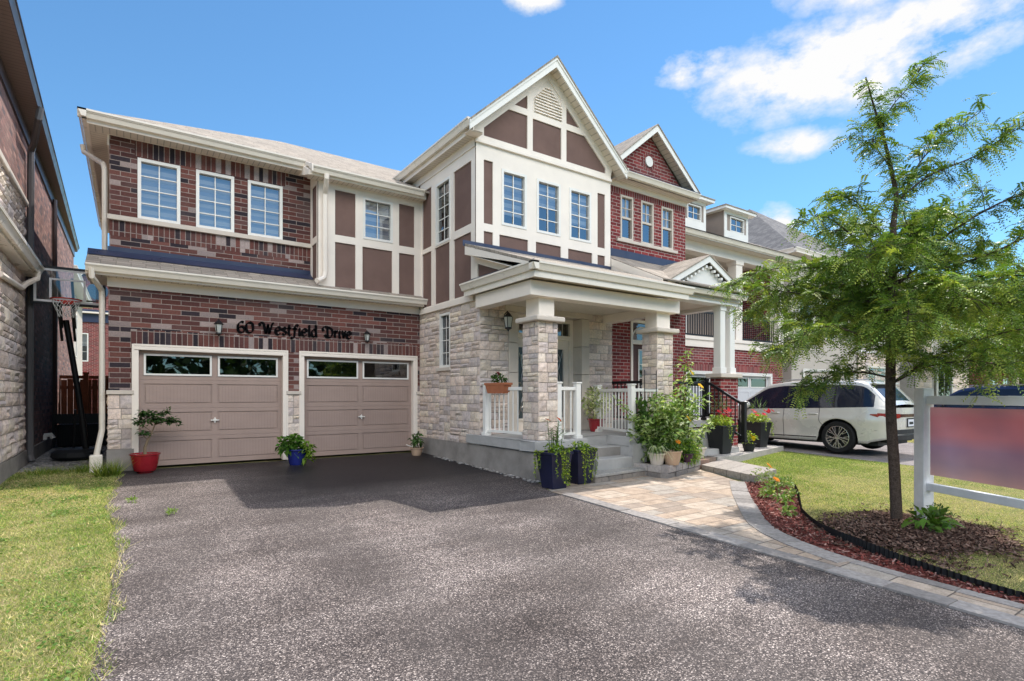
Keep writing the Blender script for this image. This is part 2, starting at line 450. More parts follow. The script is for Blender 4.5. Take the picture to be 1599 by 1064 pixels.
def roof(mb, pts, along, mat=0, thick=.03, emat=None):
    """roof plane; courses run along the given direction"""
    pts = [Vector(p) for p in pts]; al = Vector(along).normalized()
    n = Vector((0, 0, 0))
    for k in range(1, len(pts) - 1): n += (pts[k] - pts[0]).cross(pts[k + 1] - pts[0])
    n.normalize()
    if n.z < 0: pts.reverse(); n = -n
    up = n.cross(al).normalized()
    if up.z < 0: up = -up
    uv = [(p.dot(al), p.dot(up)) for p in pts]
    mb.face(pts, mat, uv)
    d = Vector((0, 0, -thick)); m = len(pts)
    for i in range(m):
        j = (i + 1) % m
        mb.face([pts[j], pts[i], pts[i] + d, pts[j] + d], mat if emat is None else emat, [uv[j], uv[i], uv[i], uv[j]])
    mb.face([p + d for p in reversed(pts)], mat if emat is None else emat)

def soffit(mb, pts, across, mat=0):
    """flat eave lining; across = direction along the eave (ribs are at right angles to it)"""
    al = Vector(across).normalized(); o = Vector((0, 0, 1)).cross(al)
    mb.face(pts, mat, [(Vector(p).dot(al), Vector(p).dot(o)) for p in pts])

STONE_COL = [(.74, .62, .55), (.66, .57, .54), (.78, .68, .57), (.61, .54, .52), (.75, .66, .59), (.69, .58, .51)]
def stones(mb, fr, u0, u1, z0, z1, seed, hmin=.13, hmax=.20, lmin=.18, lmax=.46, out=.03, n=0.0, mat=0, tint=(1, 1, 1)):
    """split-faced ashlar: each block is a pillowed face standing on the mortar wall"""
    r = random.Random(seed); z = z0
    while z < z1 - .02:
        h = r.uniform(hmin, hmax)
        if z1 - z - h < .09: h = z1 - z
        u = u0
        while u < u1 - .015:
            l = r.uniform(lmin, lmax)
            if u1 - u - l < .10: l = u1 - u
            cuts = [(z, z + h)]
            if h > .15 and r.random() < .38: m = z + h * r.choice([.45, .55]); cuts = [(z, m), (m, z + h)]
            for ci, (c0, c1) in enumerate(cuts):
                segs = [(u, u + l)]
                if len(cuts) == 1 and l > .34 and r.random() < .25: segs = [(u, u + l * .5), (u + l * .5, u + l)]
                for s0, s1 in segs:
                    b = r.choice(STONE_COL); k = r.uniform(.82, 1.12); col = tuple(min(.85, b[i] * k * tint[i]) for i in range(3))
                    g = .006; a0, a1, b0, b1 = s0 + g, s1 - g, c0 + g, c1 - g
                    if a1 - a0 < .02 or b1 - b0 < .02: continue
                    nx = max(2, int((a1 - a0) / .07)); nz = max(2, int((b1 - b0) / .06)); base = out * r.uniform(.7, 1.15)
                    H = {}
                    for i in range(nx + 1):
                        for j in range(nz + 1):
                            edge = i in (0, nx) or j in (0, nz)
                            H[i, j] = n + (base * .55 + r.uniform(-.003, .003) if edge else base + r.uniform(-.008, .012))
                    for i in range(nx):
                        for j in range(nz):
                            q = []
                            for (x, y) in ((i, j), (i + 1, j), (i + 1, j + 1), (i, j + 1)):
                                q.append(fr(a0 + (a1 - a0) * x / nx, b0 + (b1 - b0) * y / nz, H[x, y]))
                            mb.face(q, mat, None, col)
                    for i in range(nx):
                        for j, zz in ((0, b0), (nz, b1)):
                            x0, x1 = a0 + (a1 - a0) * i / nx, a0 + (a1 - a0) * (i + 1) / nx
                            mb.face([fr(x0, zz, H[i, j]), fr(x1, zz, H[i + 1, j]), fr(x1, zz, n), fr(x0, zz, n)], mat, None, col)
                    for j in range(nz):
                        for i, xx in ((0, a0), (nx, a1)):
                            y0, y1 = b0 + (b1 - b0) * j / nz, b0 + (b1 - b0) * (j + 1) / nz
                            mb.face([fr(xx, y0, H[i, j]), fr(xx, y1, H[i, j + 1]), fr(xx, y1, n), fr(xx, y0, n)], mat, None, col)
            u += l
        z += h

def railing(name, label, a, b, z0, zt, mat, posts=(True, True), group=None, pr=.045, sp=.115, slope=0.0, post_h=.06, bal=.010):
    """rails, balusters and square posts from a to b (plan points)"""
    a = Vector((*a, 0)); b = Vector((*b, 0)); d = (b - a); L = d.length; d.normalize()
    t = thing(name, label, 'railing', (a.x, a.y, z0), group)
    r = MB(); zz = Vector((0, 0, 1))
    P = lambda s, z: a + d * s + zz * (z + slope * s)
    r.bar(P(0, z0 + zt - .03), P(L, z0 + zt - .03), .055, .06)
    r.build('top_rail', M[mat], t, bevel=.006)
    r = MB(); r.bar(P(0, z0 + .09), P(L, z0 + .09), .04, .045); r.build('bottom_rail', M[mat], t)
    n = max(1, int(L / sp))
    for i in range(1, n):
        s = L * i / n; m = MB(); m.bar(P(s, z0 + .1), P(s, z0 + zt - .05), bal * 2, bal * 2, 0, (0, 1, 0)); m.build('baluster', M[mat], t)
    for k, s in ((0, 0), (1, L)):
        if posts[k]:
            m = MB(); p = a + d * s; zb = z0 + slope * s
            m.box(p.x - pr, p.y - pr, zb, p.x + pr, p.y + pr, zb + zt + post_h)
            m.box(p.x - pr - .015, p.y - pr - .015, zb + zt + post_h, p.x + pr + .015, p.y + pr + .015, zb + zt + post_h + .025)
            m.box(p.x - pr - .02, p.y - pr - .02, zb, p.x + pr + .02, p.y + pr + .02, zb + .06)
            m.build('railing_post', M[mat], t, bevel=.006)
    return t

def downspout(parent, pts, mat='gutter', r=.042):
    mb = MB(); mb.tube(pts, r, 8); return mb.build('downspout', M[mat], parent)

def wall_lamp(label, fr, u, z, n=0.0, s=1.0, group='wall lanterns'):
    p = fr(u, z, n); t = thing('wall_lantern', label, 'wall lamp', p, group)
    o = fr.n; c = p + o * .13 * s
    m = MB(); m.lathe([(0, .03), (.05, .025), (.055, 0)], p, 12, axis='y' if abs(o.y) > .5 else 'x')
    m.tube([p + Vector((0, 0, .02)), p + o * .05 + Vector((0, 0, .10 * s)), p + o * .11 * s + Vector((0, 0, .13 * s)), c + Vector((0, 0, .10 * s))], .012, 8)
    m.build('bracket', M['black'], t)
    m = MB(); m.lathe([(0, .12 * s), (.02, .11 * s), (.055, .075 * s), (.085, .04 * s), (.08, .03 * s)], c, 8, smooth=False)
    for k in range(4):
        a = math.pi / 4 + k * math.pi / 2; v = Vector((math.cos(a), math.sin(a), 0))
        m.bar(c + v * .07 * s + Vector((0, 0, .04 * s)), c + v * .045 * s + Vector((0, 0, -.13 * s)), .012, .012)
    m.lathe([(.05 * s, -.12 * s), (.055 * s, -.14 * s), (.02, -.16 * s), (0, -.19 * s)], c, 8, smooth=False)
    m.build('lantern_cage', M['black'], t)
    m = MB(); m.lathe([(.07 * s, .035 * s), (.044 * s, -.125 * s)], c, 8, smooth=False); m.build('lantern_glass', M['lamp_glass'], t)
    return t
M['lamp_glass'] = painted('frosted_glass', (.50, .52, .50), .15, .6, .05)

# ------------------------------------------------------------------ the brick, stone and timbered house
H = thing('semi_detached_house', 'two-storey brown brick house half with stone base, brown stucco panels and two taupe garage doors', 'house', (2.5, 11.6, 0))
GY, X0, XB, BY, XR = 11.6, -.31, 5.46, 9.1, 9.0
UY, TY, XT = 12.05, 11.5, 3.14
DEPTH = 19.4
F_g, F_u, F_t, F_b, F_s = front(GY), front(UY), front(TY), front(BY), side_left(XB)

# lower front wall around the two garage openings
GD = [(.05, -.1, 2.55, 2.14), (2.83, -.1, 5.35, 2.14)]
mb = MB(); W0 = .14
wall(mb, F_g, X0, XB, 1.30, 3.22, [(h[0], 1.2, h[2], h[3]) for h in GD], 0, W0)
wall(mb, F_g, X0, XB, 0.0, 1.30, GD, 0, W0, 1)
wall(mb, side_left(X0), -DEPTH, -GY, 1.30, 3.4)
wall(mb, F_u, X0, XT + .02, 3.7, 6.0, [(.10, 4.47, .77, 5.585), (1.02, 4.47, 1.68, 5.585), (1.92, 4.47, 2.58, 5.585)], 0, .09)
wall(mb, side_left(X0), -DEPTH, -UY, 3.4, 6.1)
wall(mb, side_left(X0), -DEPTH, -GY, -.2, 1.30, (), 0, 0, 1)
mb.face([(XR, DEPTH, -.2), (X0, DEPTH, -.2), (X0, DEPTH, 6.1), (XR, DEPTH, 6.1)])
mb.build('brick_wall', [M['brick'], M['mortar']], H)
mb = MB()
fbox(mb, F_g, X0, 2.14, GD[0][0], 2.14, 0, 0) if False else None
fbox(mb, F_g, .0, 2.145, 5.40, 2.43, 0, .004)
fbox(mb, F_u, .06, 5.60, 2.64, 5.885, 0, .004)
fbox(mb, F_u, X0 + .002, 4.115, XT, 4.39, 0, .004)
mb.split('soldier_course', M['brick_soldier'], H)
mb = MB()
fbox(mb, F_u, X0 - .03, 4.39, XT, 4.475, 0, .06)
mb.split('window_sill', M['caststone'], H, bevel=.006)
for a, b in ((.10, .77), (1.02, 1.68), (1.92, 2.58)):
    window(H, F_u, a + .003, 4.478, b - .003, 5.582, 2, 4, -.02)
# stone bases of the garage wall
mb = MB()
stones(mb, F_g, X0 - .01, GD[0][0] - .002, .36, 1.30, 3, .15, .22, .14, .22, .022)
stones(mb, F_g, GD[0][2] + .002, GD[1][0] - .002, .16, 1.30, 4, .15, .22, .12, .2, .022)
stones(mb, F_g, GD[1][2] + .002, XB, .02, 1.30, 5, .15, .22, .1, .12, .022)
stones(mb, side_left(X0), -DEPTH, -GY + .01, .36, 1.30, 6, .15, .22, .3, .6, .022)
mb.build('stone_base', M['stone'], H)
mb = MB()
fbox(mb, F_g, X0 - .03, 1.30, GD[0][0] - .002, 1.37, 0, .045)
fbox(mb, F_g, GD[0][2] + .002, 1.30, GD[1][0] - .002, 1.37, 0, .045)
fbox(mb, F_g, GD[1][2] + .002, 1.30, XB, 1.37, 0, .045)
mb.split('stone_cap', M['caststone'], H, bevel=.006)
mb = MB()
mb.box(X0 - .025, GY - .03, -.35, GD[0][0] - .004, DEPTH, .36)
mb.box(GD[0][2] + .004, GY - .02, -.2, GD[1][0] - .004, GY + .1, .16)
mb.build('foundation', M['parging'], H)

# garage doors
def garage_door(parent, x0, x1, y, mat, z1=2.14, frame='trim', label=None, windows=True, wn=2, recess=.13, rows=4, gmat='glass_dark'):
    fr = front(y); fw = .065; b0 = y + .01
    mb = MB()                                                  # casing
    for a, c, b, d in ((x0, 0, x0 + fw, z1 - fw), (x1 - fw, 0, x1, z1 - fw), (x0, z1 - fw, x1, z1)):
        fbox(mb, fr, a, c, b, d, -recess + .01, .02)
    k = .035
    for a, c, b, d in ((x0 - k, 0, x0 - .002, z1 + k), (x1 + .002, 0, x1 + k, z1 + k), (x0 - .002, z1 + .002, x1 + .002, z1 + k)):
        fbox(mb, fr, a, c, b, d, .001, .025)
    a0, a1, z0, zt = x0 + fw, x1 - fw, .025, z1 - fw
    dr = MB(); n0 = -recess + .02
    hh = (zt - z0) / rows; gap = .0035
    for k in range(rows):
        c0, c1 = z0 + k * hh + gap / 2, z0 + (k + 1) * hh - gap / 2
        top = (k == rows - 1) and windows
        mid = (a0 + a1) / 2
        cells = []
        st = .075
        for j in range(wn):
            l = a0 + (a1 - a0) * j / wn; r_ = a0 + (a1 - a0) * (j + 1) / wn
            cells.append((l + (st if j == 0 else st * .6), c0 + .07, r_ - (st if j == wn - 1 else st * .6), c1 - .07))
        wall(dr, fr, a0, a1, c0, c1, cells, n0 + .012, .014)
        dr.face([fr(a0, c0, n0 + .012), fr(a1, c0, n0 + .012), fr(a1, c0 - gap * .5, n0 + .006), fr(a0, c0 - gap * .5, n0 + .006)]); dr.face([fr(a0, c0 - gap * .5, n0 + .006), fr(a1, c0 - gap * .5, n0 + .006), fr(a1, c0 - gap, n0 + .012), fr(a0, c0 - gap, n0 + .012)]) if k else None
        for (l, b, r_, t_) in cells:
            if not top:
                fbox(dr, fr, l + .03, b + .03, r_ - .03, t_ - .03, n0 - .002, n0 + .009)
                m_ = int((r_ - l) / .055)
                for q in range(1, m_):
                    u = l + .03 + (r_ - l - .06) * q / m_
                    dr.face([fr(u - .003, b + .035, n0 + .0105), fr(u + .003, b + .035, n0 + .0105), fr(u + .003, t_ - .035, n0 + .0105), fr(u - .003, t_ - .035, n0 + .0105)], 1)
    dr.face([fr(a0, z0, n0 - .004), fr(a1, z0, n0 - .004), fr(a1, zt, n0 - .004), fr(a0, zt, n0 - .004)])
    d = dr.build('garage_door', [M[mat], M[mat + '_groove'] if mat + '_groove' in M else M[mat]], parent)
    if label: d['label'] = label
    mb.build('door_frame', M[frame], d, bevel=.005)
    if windows:
        k = rows - 1; c0, c1 = z0 + k * hh + gap / 2, z0 + (k + 1) * hh
        for j in range(wn):
            l = a0 + (a1 - a0) * j / wn; r_ = a0 + (a1 - a0) * (j + 1) / wn
            l += .075 if j == 0 else .05; r_ -= .075 if j == wn - 1 else .05
            w = MB(); f_ = .032; b, t_ = c0 + .075, c1 - .055
            for a, c, e, g in ((l, b, r_, b + f_), (l, t_ - f_, r_, t_), (l, b + f_, l + f_, t_ - f_), (r_ - f_, b + f_, r_, t_ - f_)): fbox(w, fr, a, c, e, g, n0 - .002, n0 + .03)
            w.build('door_window', M['trim_white'], d)
            w = MB(); w.face([fr(l + f_, b + f_, n0 + .014), fr(r_ - f_, b + f_, n0 + .014), fr(r_ - f_, t_ - f_, n0 + .014), fr(l + f_, t_ - f_, n0 + .014)]); w.build('door_pane', M[gmat], d)
            w = MB(); w.face([fr(l + f_, b + f_, n0 + .002), fr(r_ - f_, b + f_, n0 + .002), fr(r_ - f_, t_ - f_, n0 + .002), fr(l + f_, t_ - f_, n0 + .002)]); w.build('door_backing', M['dark_inside'], d)
    return d
M['garage_groove'] = painted('taupe_groove', (.325, .235, .211), .6, .2, .03)
for k, (x0, _, x1, z1) in enumerate(GD):
    d = garage_door(H, x0, x1, GY, 'garage', z1)
    mx = (x0 + x1) / 2 + (.0 if k == 0 else .02); hz = .82; p = Vector((mx, GY + .108, hz))
    m = MB(); m.lathe([(0, -.03), (.03, -.028), (.032, 0)], p, 12, axis='y'); m.bar(p + Vector((-.07, -.04, 0)), p + Vector((.07, -.04, 0)), .018, .018); m.bar(p + Vector((0, -.038, -.05)), p + Vector((0, -.038, .05)), .016, .016, 0, (0, 1, 0))
    m.build('handle', M['steel'] if 'steel' in M else M['trim_white'], d)

# skirt roof over the garage
SG = 11.2
mb = MB()
roof(mb, [(X0 - .30, SG + .02, 3.415), (XB - .03, SG + .02, 3.415), (XB - .03, UY - .005, 3.78), (X0 - .30, UY - .005, 3.78)], (1, 0, 0), 0, .035)
mb.build('skirt_roof', M['shingle_dark2'] if 'shingle_dark2' in M else M['shingle'], H)
mb = MB()
fbox(mb, F_u, X0 - .02, 3.74, XT - .01, 3.915, .0, .018)
mb.face([(X0 - .3, UY - .02, 3.84), (XT, UY - .02, 3.84), (XT, UY - .22, 3.70), (X0 - .3, UY - .22, 3.70)])
mb.split('roof_flashing', M['flashing'], H)
mb = MB()
gutter(mb, (X0 - .29, SG, 3.43), (XB + .02, SG, 3.43), (0, -1, 0))
mb.build('garage_gutter', M['gutter'], H)
mb = MB()
mb.box(X0 - .29, SG + .121, 3.27, XB - .03, SG + .15, 3.40)                    # fascia
fbox(mb, F_g, X0 - .02, 3.13, XB - .03, 3.285, .0, .03)                         # frieze
mb.prism([(X0 - .30, SG + .15, 3.27), (X0 - .30, UY - .01, 3.27), (X0 - .30, UY - .01, 3.74), (X0 - .30, SG + .15, 3.42)], (.02, 0, 0))
mb.build('eave_trim', M['trim'], H, bevel=.004)
mb = MB(); soffit(mb, [(X0 - .28, SG + .15, 3.283), (XB - .03, SG + .15, 3.283), (XB - .03, GY - .001, 3.283), (X0 - .28, GY - .001, 3.283)], (1, 0, 0))
soffit(mb, [(X0 - .28, GY, 3.283), (X0 - .002, GY, 3.283), (X0 - .002, UY + .4, 3.283), (X0 - .28, UY + .4, 3.283)], (0, 1, 0))
mb.build('soffit', M['soffit'], H)

# timbered middle section
PT = [(3.48, 4.61, 3.91, 5.54), (3.48, 3.45, 3.91, 4.46), (4.06, 3.45, 4.73, 4.45), (4.89, 4.60, 5.26, 5.53), (4.89, 3.45, 5.26, 4.44)]
WT = (4.07, 4.62, 4.74, 5.51)
def timber(fr, u0, u1, z0, z1, panels, wins, name='timber_trim', th=.028):
    mb = MB(); wall(mb, fr, u0, u1, z0, z1, list(panels) + list(wins), th, th + .0)
    mb.build(name, M['trim'], H)
    mb = MB(); wall(mb, fr, u0 + .002, u1 - .002, z0 + .002, z1 - .002, list(wins), 0, .1)
    mb.build('stucco_wall', M['stucco'], H)
timber(F_t, XT, XB + .02, 3.50, 5.78, PT, [WT])
window(H, F_t, *WT[:4], 2, 3, .01, .05, 'blind_bright', 1.0, 'trim_white')
F_r = side_left(XT)
mb = MB(); wall(mb, F_r, -UY, -TY, 3.4, 5.9, [(-UY + .10, 3.3, -TY - .09, 4.42), (-UY + .10, 4.56, -TY - .09, 5.62)], 0.006, .02)
mb.build('timber_trim', M['trim'], H)
mb = MB(); wall(mb, F_r, -UY, -TY, 3.4, 5.9, (), -.02); mb.build('stucco_wall', M['stucco'], H)

# timbered bay: side
PSD = [(-11.44, 4.56, -10.98, 5.87), (-11.44, 3.25, -10.98, 4.46), (-9.96, 4.62, -9.25, 5.84), (-10.81, 3.25, -10.14, 4.47), (-9.96, 3.25, -9.26, 4.46)]
WSD = (-10.75, 4.50, -10.09, 5.82)
timber(F_s, -11.53, -BY, 3.20, 6.22, PSD, [WSD])
window(H, F_s, *WSD, 2, 5, .01, .05, None, 0, 'trim_white', 'glass_dark')
mb = MB(); fbox(mb, F_s, -11.5, 3.10, -9.13, 3.215, 0, .07); mb.build('base_board', M['trim'], H, bevel=.005)
# timbered bay: front
WB = [(6.02, 4.65, 6.63, 5.76), (6.89, 4.65, 7.52, 5.76), (7.77, 4.65, 8.40, 5.76)]
PB = [(5.61, 4.61, 5.82, 5.84), (5.61, 3.9, 5.82, 4.46), (5.97, 3.9, 6.67, 4.45), (6.87, 3.9, 7.54, 4.45), (7.74, 3.9, 8.44, 4.44), (8.60, 4.60, 8.83, 5.82), (8.60, 3.9, 8.83, 4.43)]
timber(F_b, XB - .028, XR, 3.72, 6.22, PB, WB)
for i, w in enumerate(WB): window(H, F_b, *w, 2, 4, .01, .05, 'blind_bright', (.80, .46, .68)[i], 'trim_white')
mb = MB(); fbox(mb, F_b, XB - .05, 6.13, XR, 6.19, .028, .075); fbox(mb, F_b, XB - .04, 6.19, XR, 6.24, .028, .05); mb.build('band_course', M['trim'], H, bevel=.005)
# gable
RX, RZ, RE, PITCH = 7.21, 8.27, 6.40, .905
GZ0 = 6.22
inz = lambda u: RZ - .13 - PITCH * abs(u - RX)                 # underside of the gable
mb = MB(); fpoly(mb, F_b, [(XB + .01, GZ0), (XR - .01, GZ0), (XR - .01, inz(XR)), (RX, inz(RX)), (XB + .01, inz(XB))], -.08, 0); mb.build('gable_wall', M['stucco'], H)
mb = MB(); t_ = .028
fpoly(mb, F_b, [(XB, 6.22), (XR, 6.22), (XR, 6.30), (XB, 6.30)], .001, t_)
for a, b in ((6.655, 6.79), (7.55, 7.69)): fpoly(mb, F_b, [(a, 6.30), (b, 6.30), (b, inz(b)), (a, inz(a))], .001, t_)
for s in (-1, 1):
    e = [(RX + s * u, z) for u, z in ((RX - XB + .1, inz(XB) - .09), (.0, inz(RX)), (.0, inz(RX) - .24), (RX - XB - .12, inz(XB + .12) - .24 + .0), (RX - XB + .03, inz(XB) - .35))]
    if s > 0: e.reverse()
    fpoly(mb, F_b, e if s < 0 else e, .001, t_ + .002)
for a, b, z in ((5.95, 6.655, 6.985), (6.79, 7.55, 6.97), (7.69, 8.45, 6.985)):
    fpoly(mb, F_b, [(a, z), (b, z), (b, z + .13), (a, z + .13)], .001, t_ - .002)
fpoly(mb, F_b, [(XB - .028, 6.22), (XB + .15, 6.22), (XB + .15, 6.56), (XB - .028, 6.42)], .001, t_ + .004); fpoly(mb, F_b, [(XR - .15, 6.22), (XR, 6.22), (XR, 6.42), (XR - .15, 6.56)], .001, t_ + .004)
fpoly(mb, F_b, [(6.79, 7.10), (7.55, 7.10), (7.55, inz(7.55)), (RX, inz(RX)), (6.79, inz(6.79))], .0005, .008)
mb.build('gable_trim', M['trim'], H)
mb = MB()
vp = [(6.81, 7.12), (7.535, 7.12), (7.535, 7.42), (RX, 7.80), (6.81, 7.42)]
fpoly(mb, F_b, vp, .001, .012)
z = 7.13
while z < 7.78:
    hw = .36 if z < 7.42 else max(0, .36 - (z - 7.42) * .95)
    h2 = .36 if z + .045 < 7.42 else max(0, .36 - (z + .045 - 7.42) * .95)
    if hw > .05: mb.prism([F_b(RX - hw, z, .045), F_b(RX + hw, z, .045), F_b(RX + h2, z + .045, .018), F_b(RX - h2, z + .045, .018)], (0, .012, 0))
    z += .062
mb.build('gable_vent', M['trim'], H)

# bay roof
RY = 8.78; ROV = 2.06; XL_, XR_ = RX - ROV, RX + ROV; RB = 14.5
ez = RZ - PITCH * ROV
mb = MB()
roof(mb, [(XL_, RY, ez), (RX, RY, RZ), (RX, RB + 2, RZ), (XL_, RB + 2, ez)], (0, 1, 0), 0, .04)
roof(mb, [(RX, RY, RZ), (XR_, RY, ez), (XR_, RB + 2, ez), (RX, RB + 2, RZ)], (0, 1, 0), 0, .04)
mb.build('gable_roof', M['shingle'], H)
mb = MB()
for s in (-1, 1):                                              # rake boards
    q = [(RX, RY + .03, RZ - .035), (RX + s * ROV, RY + .03, ez - .035), (RX + s * ROV, RY + .03, ez - .21), (RX, RY + .03, RZ - .235)]
    if s > 0: q.reverse()
    mb.prism(q, (0, .03, 0))
    q = [(RX, RY + .012, RZ - .03), (RX + s * (ROV + .01), RY + .012, ez - .03), (RX + s * (ROV + .01), RY + .012, ez - .09), (RX, RY + .012, RZ - .095)]
    if s > 0: q.reverse()
    mb.prism(q, (0, .02, 0))
mb.split('rake_board', M['trim_white'], H)
mb = MB()
for s in (-1, 1):                                              # rake soffits
    soffit(mb, [(RX, RY + .05, RZ - .16), (RX + s * ROV, RY + .05, ez - .16), (RX + s * ROV, BY + .01, ez - .16), (RX, BY + .01, RZ - .16)], (1, 0, 0))
soffit(mb, [(XL_ + .1, RY + .05, ez - .19), (XL_ + .1, 13, ez - .19), (XB - .02, 13, ez - .19), (XB - .02, RY + .05, ez - .19)], (0, 1, 0))
mb.build('soffit', M['soffit'], H)
mb = MB(); gutter(mb, (XL_ - .04, RY + .06, ez + .03), (XL_ - .04, 12.75, ez + .03), (-1, 0, 0), .12, .13); gutter(mb, (XR_ + .04, RY + .02, ez + .03), (XR_ + .04, 9.5, ez + .03), (1, 0, 0), .12, .13); mb.split('eave_gutter', M['gutter'], H)
mb = MB(); mb.box(XL_ + .082, RY + .06, ez - .19, XL_ + .10, 12.7, ez + .0)
fbox(mb, F_s, -11.9, 6.06, -BY, ez - .19, .028, .05)
mb.box(XL_ + .02, RY + .07, ez - .20, XB - .0, BY - .03, ez - .192); mb.build('eave_trim', M['trim'], H)

# main roof
EG = 11.62; EZ = 6.05; EL = -.70; PM = .5; RT = 4.0
TG = 11.12; TZ = EZ - PM * (EG - TG)
zr = EZ + PM * RT; XJ = 2.92
mb = MB()
roof(mb, [(EL, EG, EZ), (XJ, EG, EZ), (XJ, TG, TZ), (XB + .1, TG, TZ), (XB + .1, EG, EZ), (XR, EG, EZ), (XR, EG + RT, zr), (EL + RT, EG + RT, zr)], (1, 0, 0), 0, .04)
roof(mb, [(EL, EG, EZ), (EL + RT, EG + RT, zr), (EL, EG + 2 * RT, EZ)], (0, 1, 0), 0, .04)
roof(mb, [(EL, EG + 2 * RT, EZ), (EL + RT, EG + RT, zr), (XR, EG + RT, zr), (XR, EG + 2 * RT, EZ)], (1, 0, 0), 0, .04)
mb.build('hip_roof', M['shingle'], H)
mb = MB()
gutter(mb, (EL - .03, EG - .02, EZ + .02), (XJ - .0, EG - .02, EZ + .02), (0, -1, 0), .12, .13)
gutter(mb, (XJ + .02, TG - .02, TZ + .02), (XL_ + .2, TG - .02, TZ + .02), (0, -1, 0), .12, .13)
gutter(mb, (EL - .03, DEPTH, EZ + .02), (EL - .03, EG - .02, EZ + .02), (-1, 0, 0), .12, .13)
mb.split('eave_gutter', M['gutter'], H)
mb = MB()
mb.box(EL + .09, EG + .1, EZ - .17, XJ + .02, EG + .125, EZ - .01); mb.box(EL + .09, EG + .125, EZ - .17, EL + .115, DEPTH, EZ - .01)
mb.box(XJ + .02, TG + .1, TZ - .15, XB - .03, TG + .125, TZ - .01)
mb.prism([(XJ - .005, EG + .1, EZ - .18), (XJ - .005, EG - .14, EZ - .13), (XJ - .005, TG - .03, TZ - .12), (XJ - .005, TG - .03, TZ + .015), (XJ - .005, EG + .1, EZ + .035)][::-1], (.03, 0, 0))
fbox(mb, F_u, X0 - .02, 5.885, XT, EZ - .17, .0, .03)
mb.prism([(XJ - .03, UY + .02, EZ - .16), (XJ - .03, TG + .13, TZ - .15), (XJ - .03, TG + .13, TZ - .05), (XJ - .03, UY + .02, EZ + .12)][::-1], (.26, 0, 0))
fbox(mb, F_t, XT - .01, 5.64, XB - .03, TZ - .145, .029, .05)
fbox(mb, side_left(X0), -DEPTH, 5.70, -UY, EZ - .17, 0, .03)
mb.build('eave_trim', M['trim'], H, bevel=.004)
mb = MB()
soffit(mb, [(EL + .1, EG + .12, EZ - .165), (XJ, EG + .12, EZ - .165), (XJ, UY, EZ - .165), (EL + .1, UY, EZ - .165)], (1, 0, 0))
soffit(mb, [(EL + .1, UY, EZ - .165), (X0, UY, EZ - .165), (X0, DEPTH, EZ - .165), (EL + .1, DEPTH, EZ - .165)], (0, 1, 0))
soffit(mb, [(XJ, TG + .12, TZ - .148), (XB - .03, TG + .12, TZ - .148), (XB - .03, TY, TZ - .148), (XJ, TY, TZ - .148)], (1, 0, 0))
mb.build('soffit', M['soffit'], H)
# downspouts
downspout(H, [(3.22, TG + .04, TZ - .1), (3.22, TG + .04, TZ - .18), (3.24, TG + .16, TZ - .30), (3.26, TY - .08, TZ - .42), (3.26, TY - .08, 3.80), (3.24, TY - .10, 3.68), (3.12, TY - .16, 3.60), (3.06, TY - .2, 3.58)], 'trim', .05)
downspout(H, [(X0 - .22, SG + .06, 3.36), (X0 - .21, SG + .08, 3.22), (X0 - .10, GY + .06, 3.08), (X0 - .09, GY + .10, 2.98), (X0 - .09, GY + .10, .7), (X0 - .16, GY + .06, .30), (X0 - .17, GY + .06, .22)], 'gutter', .045)
m = MB(); m.box(X0 - .26, GY - .02, -.05, X0 - .08, GY + .14, .28); m.build('downspout_boot', M['gutter'], H, bevel=.02)
downspout(H, [(EL - .03, 12.95, EZ - .12), (EL - .01, 12.95, EZ - .25), (X0 - .09, 12.3, EZ - .62), (X0 - .07, 12.2, EZ - .75), (X0 - .07, 12.2, 4.2), (X0 - .07, 12.2, 3.5)], 'gutter', .045)
# ------------------------------------------------------------------ stone ground floor of the bay and the porch
mb = MB()
LW = (-10.63, 1.87, -10.14, 3.02)
wall(mb, F_s, -GY, -8.97, .3, 3.12, [LW], 0, .12); wall(mb, front(8.97), XB, 6.11, .3, 3.2); wall(mb, front(8.97), 8.23, 8.93, .3, 3.2)
wall(mb, side_right(8.93), 8.97, 9.5, .3, 3.2)
mb.split('backing_wall', M['mortar'], H)
mb = MB()
def stones_h(mb, fr, u0, u1, z0, z1, hole, seed):
    a, c, b, d = hole
    stones(mb, fr, u0, a, z0, z1, seed); stones(mb, fr, b, u1, z0, z1, seed + 1); stones(mb, fr, a, b, z0, c - .07, seed + 2); stones(mb, fr, a, b, d + .005, z1, seed + 3)
stones_h(mb, F_s, -GY, -8.95, .33, 3.11, LW, 20)
stones(mb, front(8.97), XB - .02, 6.11, .53, 3.15, 31)
stones(mb, front(8.97), 8.23, 8.94, .53, 3.15, 32)
mb.build('stone_wall', M['stone'], H)
mb = MB(); fbox(mb, F_s, LW[0] - .06, LW[1] - .075, LW[2] + .06, LW[1] - .003, -.08, .06); mb.split('window_sill', M['caststone'], H, bevel=.006)
window(H, F_s, LW[0] + .003, LW[1], LW[2] - .003, LW[3], 2, 4, -.02, .05, None, 0, 'trim_white', 'glass_dark')
mb = MB(); mb.box(XB - .015, 7.22, -.5, 9.0, GY + .1, .34); mb.build('foundation', M['parging'], H)

